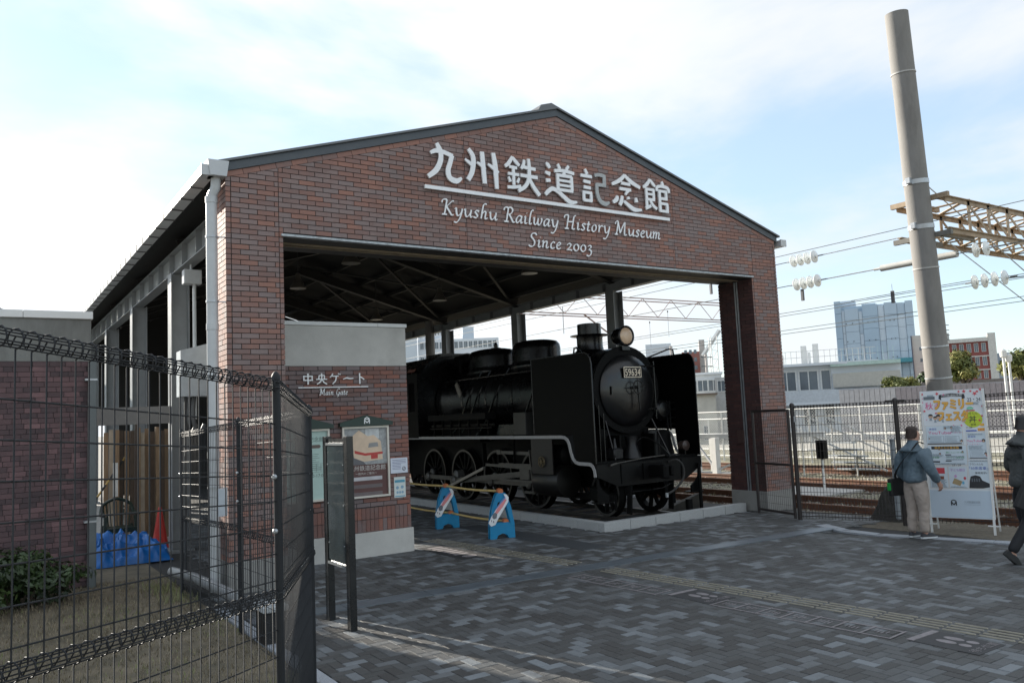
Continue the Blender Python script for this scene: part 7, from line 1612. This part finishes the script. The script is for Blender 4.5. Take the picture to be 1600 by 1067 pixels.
def person(label, pos, facing, J, look, mats, hair, trouser_fold=.02):
    root = thing('person', label, 'person', pos); a = math.atan2(-facing[0], facing[1]); ca, sa = math.cos(a), math.sin(a)
    pl = lambda p: Vector((pos[0] + p[0] * ca - p[1] * sa, pos[1] + p[0] * sa + p[1] * ca, pos[2] + p[2]))
    g = lambda n: J[n]
    mid = lambda p, q, t: tuple(p[i] + (q[i] - p[i]) * t for i in range(3))
    body = [[('pel', g('pel'), (.115, .10)), ('sp', g('sp'), (.10, .08)), ('ch', g('ch'), (.10, .075)), ('nk0', mid(g('ch'), g('nk'), .75), (.075, .075)), ('nk', g('nk'), (.066, .070)), ('jaw', g('jaw'), (.078, .085)), ('hd', g('hd'), (.090, .108)), ('top', g('top'), (.070, .085))]]
    for s_ in 'LR':
        body.append([('ch', g('ch'), 0), (s_ + 'sh', g(s_ + 'sh'), (.030, .030)), (s_ + 'el', g(s_ + 'el'), (.046, .046)), (s_ + 'wr', g(s_ + 'wr'), (.034, .030)), (s_ + 'pm', g(s_ + 'pm'), (.044, .024))])
        body.append([('pel', g('pel'), 0), (s_ + 'hp', g(s_ + 'hp'), (.080, .085)), (s_ + 'kn', g(s_ + 'kn'), (.055, .058)), (s_ + 'an', g(s_ + 'an'), (.038, .04)), (s_ + 'to', mid(g(s_ + 'an'), g(s_ + 'to'), .45), (.024, .018))])
        # fingers and thumb
        w, p = Vector(g(s_ + 'wr')), Vector(g(s_ + 'pm')); d = (p - w).normalized(); sd_ = Vector((0, 1, 0)) - d * d.y; sd_ = sd_.normalized() if sd_.length > .1 else Vector((0, 0, 1)); cr = d.cross(sd_) * (1 if s_ == 'L' else -1)
    B_ = skinned('body', root, body, SKIN, pl)
    for s_ in 'LR':
        w, p = Vector(g(s_ + 'wr')), Vector(g(s_ + 'pm')); d = (p - w).normalized(); sd_ = Vector((0, 1, 0)) - d * d.y; sd_ = sd_.normalized() if sd_.length > .1 else Vector((0, 0, 1)); inn = Vector((1 if s_ == 'L' else -1, 0, 0)); inn = (inn - d * inn.dot(d)).normalized()
        q = MB()
        for k, (o_, l_) in enumerate(((-.027, .055), (-.009, .068), (.010, .072), (.028, .064))):
            a0 = p + sd_ * o_ - d * .01; a1 = a0 + d * l_ * .5 + inn * .006; a2 = a1 + d * l_ * .35 + inn * .018; a3 = a2 + d * l_ * .12 + inn * .020
            q.tube([pl(v) for v in (a0, a1, a2, a3)], [.0095, .009, .008, .005], 7)
        t0 = w + d * .03 + sd_ * .02; q.tube([pl(v) for v in (t0, t0 + sd_ * .03 + d * .02 + inn * .01, t0 + sd_ * .035 + d * .05 + inn * .02)], [.012, .011, .007], 7)
        q.build('fingers', SKIN, root, smooth='all')
    # face
    hd = Vector(g('hd')); fw = Vector(look).normalized(); rt = fw.cross(Vector((0, 0, 1))).normalized(); upv = rt.cross(fw); X = lambda a_, b_, c_: pl(hd + rt * a_ + fw * b_ + upv * c_)
    wv = lambda v: (pl(v) - pl((0, 0, 0))).normalized()
    MB().tube([X(0, .082, .012), X(0, .105, -.022), X(0, .088, -.034)], [.008, .015, .010], 8).build('nose', SKIN, root, smooth='all')
    for s_ in (-1, 1):
        MB().lathe([(.004, -.008), (.022, -.004), (.024, .004), (.006, .010)], X(.076 * s_, -.005, -.012), wv(rt * s_), 12, sx=.6).build('ear', SKIN, root, smooth='all')
        MB().lathe([(.012, 0), (.008, .004), (.002, .005)], X(.030 * s_, .082, .008), wv(fw), 10).build('eye', mat('eye_dark', (.02, .015, .012), .3), root)
    MB().bar(X(-.022, .088, -.058), X(.022, .088, -.058), .008, .006).build('mouth', mat('lip', (.30, .12, .10), .5), root)
    rh_ = random.Random(5); q = MB(); prof = [(.003, .104), (.05, .096), (.080, .062), (.094, .02), (.093, -.02), (.085, -.06), (.072, -.078)]
    c = X(0, -.016, .016); fr_w = wv(fw); up_w = wv(upv); n = 26; vs = []
    for (r, h) in prof:
        for j in range(n):
            t = 2 * PI * j / n
            if math.sin(t) > .25 and h < .05: r = min(r, .079)
            r = r * (1 + rh_.uniform(-.035, .035)); v = wv(rt) * (r * .98 * math.cos(t)) + fr_w * (r * 1.12 * math.sin(t)); hh = h
            if math.sin(t) > .25 and h < .05: hh = max(h, .050 + .008 * math.sin(5 * t))
            vs.append(c + v * (1 + .03 * math.sin(9 * t + h * 60)) + up_w * hh)
    fs = [(i * n + j, i * n + (j + 1) % n, (i + 1) * n + (j + 1) % n, (i + 1) * n + j) for i in range(len(prof) - 1) for j in range(n)]
    q.add(vs, [tuple(reversed(f)) for f in fs]); q.build('hair', hair, root, smooth='all')
    # clothes
    jr = mats['bulk']
    jk = [[('hem', mid(g('pel'), g('sp'), -.35), (.178 * jr, .155 * jr)), ('pel', mid(g('pel'), g('sp'), .25), (.172 * jr, .150 * jr)), ('sp', g('sp'), (.165 * jr, .145 * jr)), ('ch', g('ch'), (.185 * jr, .145 * jr)), ('uch', mid(g('ch'), g('nk'), .38), (.155 * jr, .125 * jr)), ('col', mid(g('ch'), g('nk'), .80), (.105, .100)), ('col2', mid(g('ch'), g('nk'), 1.05), (.082, .088))]]
    for s_ in 'LR': jk.append([('ch', (0, 0, 0), 0), (s_ + 'sh', g(s_ + 'sh'), (.098 * jr, .098 * jr)), (s_ + 'm', mid(g(s_ + 'sh'), g(s_ + 'el'), .5), (.080 * jr, .080 * jr)), (s_ + 'el', g(s_ + 'el'), (.072 * jr, .072 * jr)), (s_ + 'fo', mid(g(s_ + 'el'), g(s_ + 'wr'), .6), (.060 * jr, .060 * jr)), (s_ + 'wr', mid(g(s_ + 'el'), g(s_ + 'wr'), .95), (.048, .048))])
    skinned('jacket', root, jk, mats['jacket'], pl, 2, .022)
    nk_ = Vector(g('nk')); MB().lathe([(.19, -.115), (.165, -.07), (.115, -.02), (.083, .025), (.078, .06), (.070, .062), (.072, .0)], pl(nk_ + Vector((0, -.005, 0))), (pl(Vector(g('jaw'))) - pl(Vector(g('ch')))).normalized(), 24, sy=.85, u=(pl((1, 0, 0)) - pl((0, 0, 0)))).build('collar', mats['jacket'], root, smooth='all')
    tr_ = [[('sp', mid(g('pel'), g('sp'), .25), (.128, .112)), ('pel', g('pel'), (.155, .14))]]
    for s_ in 'LR': tr_.append([('pel', g('pel'), 0), (s_ + 'hp', g(s_ + 'hp'), (.112 * mats['leg'], .125 * mats['leg'])), (s_ + 'th', mid(g(s_ + 'hp'), g(s_ + 'kn'), .5), (.100 * mats['leg'], .112 * mats['leg'])), (s_ + 'kn', g(s_ + 'kn'), (.072 * mats['leg'], .078 * mats['leg'])), (s_ + 'ca', mid(g(s_ + 'kn'), g(s_ + 'an'), .5), (.068 * mats['leg'], .072 * mats['leg'])), (s_ + 'an', mid(g(s_ + 'kn'), g(s_ + 'an'), 1.02), (.062 * mats['leg'], .068 * mats['leg']))])
    skinned('trousers', root, tr_, mats['trousers'], pl, 2, trouser_fold)
    for s_ in 'LR':
        an, to = Vector(g(s_ + 'an')), Vector(g(s_ + 'to')); d = to - an; dh = Vector((d.x, d.y, d.z if abs(d.z) > .09 else 0)).normalized(); sd_ = dh.cross(Vector((0, 0, 1))).normalized(); upn = sd_.cross(dh)
        q = MB(); base = an + Vector((0, 0, 0)) + upn * -(an.z if False else .075); out_ = [(-.055, -.030), (-.02, -.038), (.06, -.040), (.13, -.046), (.175, -.036), (.195, 0), (.175, .036), (.13, .046), (.06, .038), (-.02, .034), (-.055, .028), (-.068, 0)]
        lev = [(0, 1.0), (.025, 1.03), (.032, .97), (.055, .92), (.075, .72)]; vs = []
        for (h, k) in lev:
            for (x, y) in out_:
                xx = x if h < .04 else (x * k if x < .05 else .05 + (x - .05) * (1.0 if h < .05 else (.75 if h < .06 else .35)))
                vs.append(pl(base + dh * xx + sd_ * (y * k) + upn * h))
        n = len(out_); fs = [(i * n + j, i * n + (j + 1) % n, (i + 1) * n + (j + 1) % n, (i + 1) * n + j) for i in range(4) for j in range(n)] + [tuple(range(4 * n, 5 * n)), tuple(range(n - 1, -1, -1))]
        q.add(vs, fs); q.m = [1 if i < n else 0 for i in range(len(q.f))]; q.build('shoe', [mats['shoe'], mats['sole']], root, smooth=True)
    return root, pl
J1 = dict(pel=(0, 0, .84), sp=(0, .0, 1.00), ch=(0, .0, 1.215), nk=(0, .015, 1.35), jaw=(0, .035, 1.42), hd=(0, .035, 1.50), top=(0, .03, 1.56),
          Lsh=(-.185, -.01, 1.25), Lel=(-.26, -.03, .99), Lwr=(-.25, .08, .78), Lpm=(-.245, .11, .71), Rsh=(.185, -.01, 1.25), Rel=(.275, .02, 1.0), Rwr=(.27, .16, .80), Rpm=(.265, .19, .735),
          Lhp=(-.085, 0, .80), Lkn=(-.10, .01, .46), Lan=(-.105, -.02, .09), Lto=(-.12, .12, .03), Rhp=(.085, 0, .80), Rkn=(.095, .02, .46), Ran=(.09, -.0, .09), Rto=(.11, .14, .03))
p1, pl1 = person('man in blue grey jacket and beige trousers with a shoulder bag facing the banner', (11.38, 6.68, 0), (.97, -.24), J1, (.25, 1, .02),
    dict(jacket=mat('jacket_bluegrey', (.10, .145, .18), .6, var=.12, scale=5, bump=1, bscale=9), trousers=mat('trousers_beige', (.38, .32, .28), .75, var=.10, scale=5, bump=1, bscale=9), shoe=mat('shoe_dark', (.03, .03, .035), .6), sole=mat('sole_white', (.55, .57, .58), .5), bulk=1.10, leg=1.08), HAIR1)
BAG = mat('bag_black', (.012, .012, .013), .6)
st_ = [pl1(v) for v in ((.12, .09, 1.36), (.15, -.03, 1.385), (.10, -.12, 1.28), (-.06, -.185, 1.08), (-.20, -.16, .92), (-.27, -.08, .84))]
bg = thing('shoulder_bag', 'black shoulder bag with a green tag worn by the man in the blue grey jacket', 'bag', pl1((-.27, -.08, .75)))
q = MB(); ws_ = catmull([tuple(v) for v in st_], 5)
for a, b in zip(ws_, ws_[1:]): q.bar(a, b, .032, .008, up=(p1.location - Vector(a)).normalized())
q.build('strap', BAG, bg)
q = MB(); c = Vector((-.27, -.09, .73)); A_ = [pl1(c + Vector(v)) - pl1(c) for v in ((.035, 0, 0), (0, .13, 0), (0, 0, .13))]; q.obox(pl1(c), *A_); q.build('bag_body', BAG, bg, bevel=.02)
q = MB(); c = Vector((-.26, -.235, .74)); A_ = [pl1(c + Vector(v)) - pl1(c) for v in ((.028, 0, 0), (0, .012, 0), (0, 0, .055))]; q.obox(pl1(c), *A_); q.build('green_tag', mat('tag_green', (.01, .32, .05), .4), bg, bevel=.006)
b2 = at(1603, 800, 9.7)
J2 = dict(pel=(0, 0, .92), sp=(0, .01, 1.09), ch=(0, .03, 1.33), nk=(0, .05, 1.49), jaw=(0, .08, 1.555), hd=(0, .085, 1.635), top=(0, .08, 1.685),
          Lsh=(-.19, .02, 1.36), Lel=(-.26, -.01, 1.10), Lwr=(-.10, .19, 1.08), Lpm=(-.03, .22, 1.09), Rsh=(.19, .02, 1.36), Rel=(.27, -.06, 1.10), Rwr=(.19, .17, 1.10), Rpm=(.13, .22, 1.11),
          Lhp=(-.09, 0, .88), Lkn=(-.09, .03, .48), Lan=(-.09, .22, .09), Lto=(-.09, .36, .03), Rhp=(.09, 0, .88), Rkn=(.085, -.02, .50), Ran=(.085, -.26, .14), Rto=(.085, -.15, .03))
p2, pl2 = person('man in dark grey jacket and black trousers walking at the right frame edge', (b2.x, b2.y, 0), (.80, -.60), J2, (.0, 1, -.12),
    dict(jacket=mat('jacket_charcoal', (.050, .055, .055), .65, var=.15, scale=5, bump=1, bscale=9), trousers=mat('trousers_black', (.010, .011, .014), .7, var=.2), shoe=mat('shoe_black', (.008, .008, .008), .4, spec=.3), sole=mat('sole_black', (.012, .012, .012), .6), bulk=1.06, leg=1.0), HAIR2, .012)
bg2 = thing('shoulder_bag', 'large black bag hanging at the side of the walking man in dark grey', 'bag', pl2((.3, -.1, .9)))
MB().prism([(-.20, .70), (-.12, .66), (.14, .74), (.16, 1.02), (.05, 1.08), (-.02, 1.06)], pl2((.26, -.10, 0)), pl2((0, 1, 0)) - pl2((0, 0, 0)), (0, 0, 1), pl2((1, 0, 0)) - pl2((0, 0, 0)), 0, .10).build('bag_body', BAG, bg2, bevel=.02)
MB().tube([pl2(v) for v in ((.29, .08, 1.04), (.24, .0, 1.28), (.05, -.10, 1.44), (-.10, .02, 1.44))], .014, 6).build('strap', BAG, bg2)
gls = Vector(J2['hd']); MB().tube([pl2(gls + Vector(v)) for v in ((-.06, .078, .012), (0, .10, .010), (.06, .078, .012))], .004, 5).build('glasses', BLK, p2)
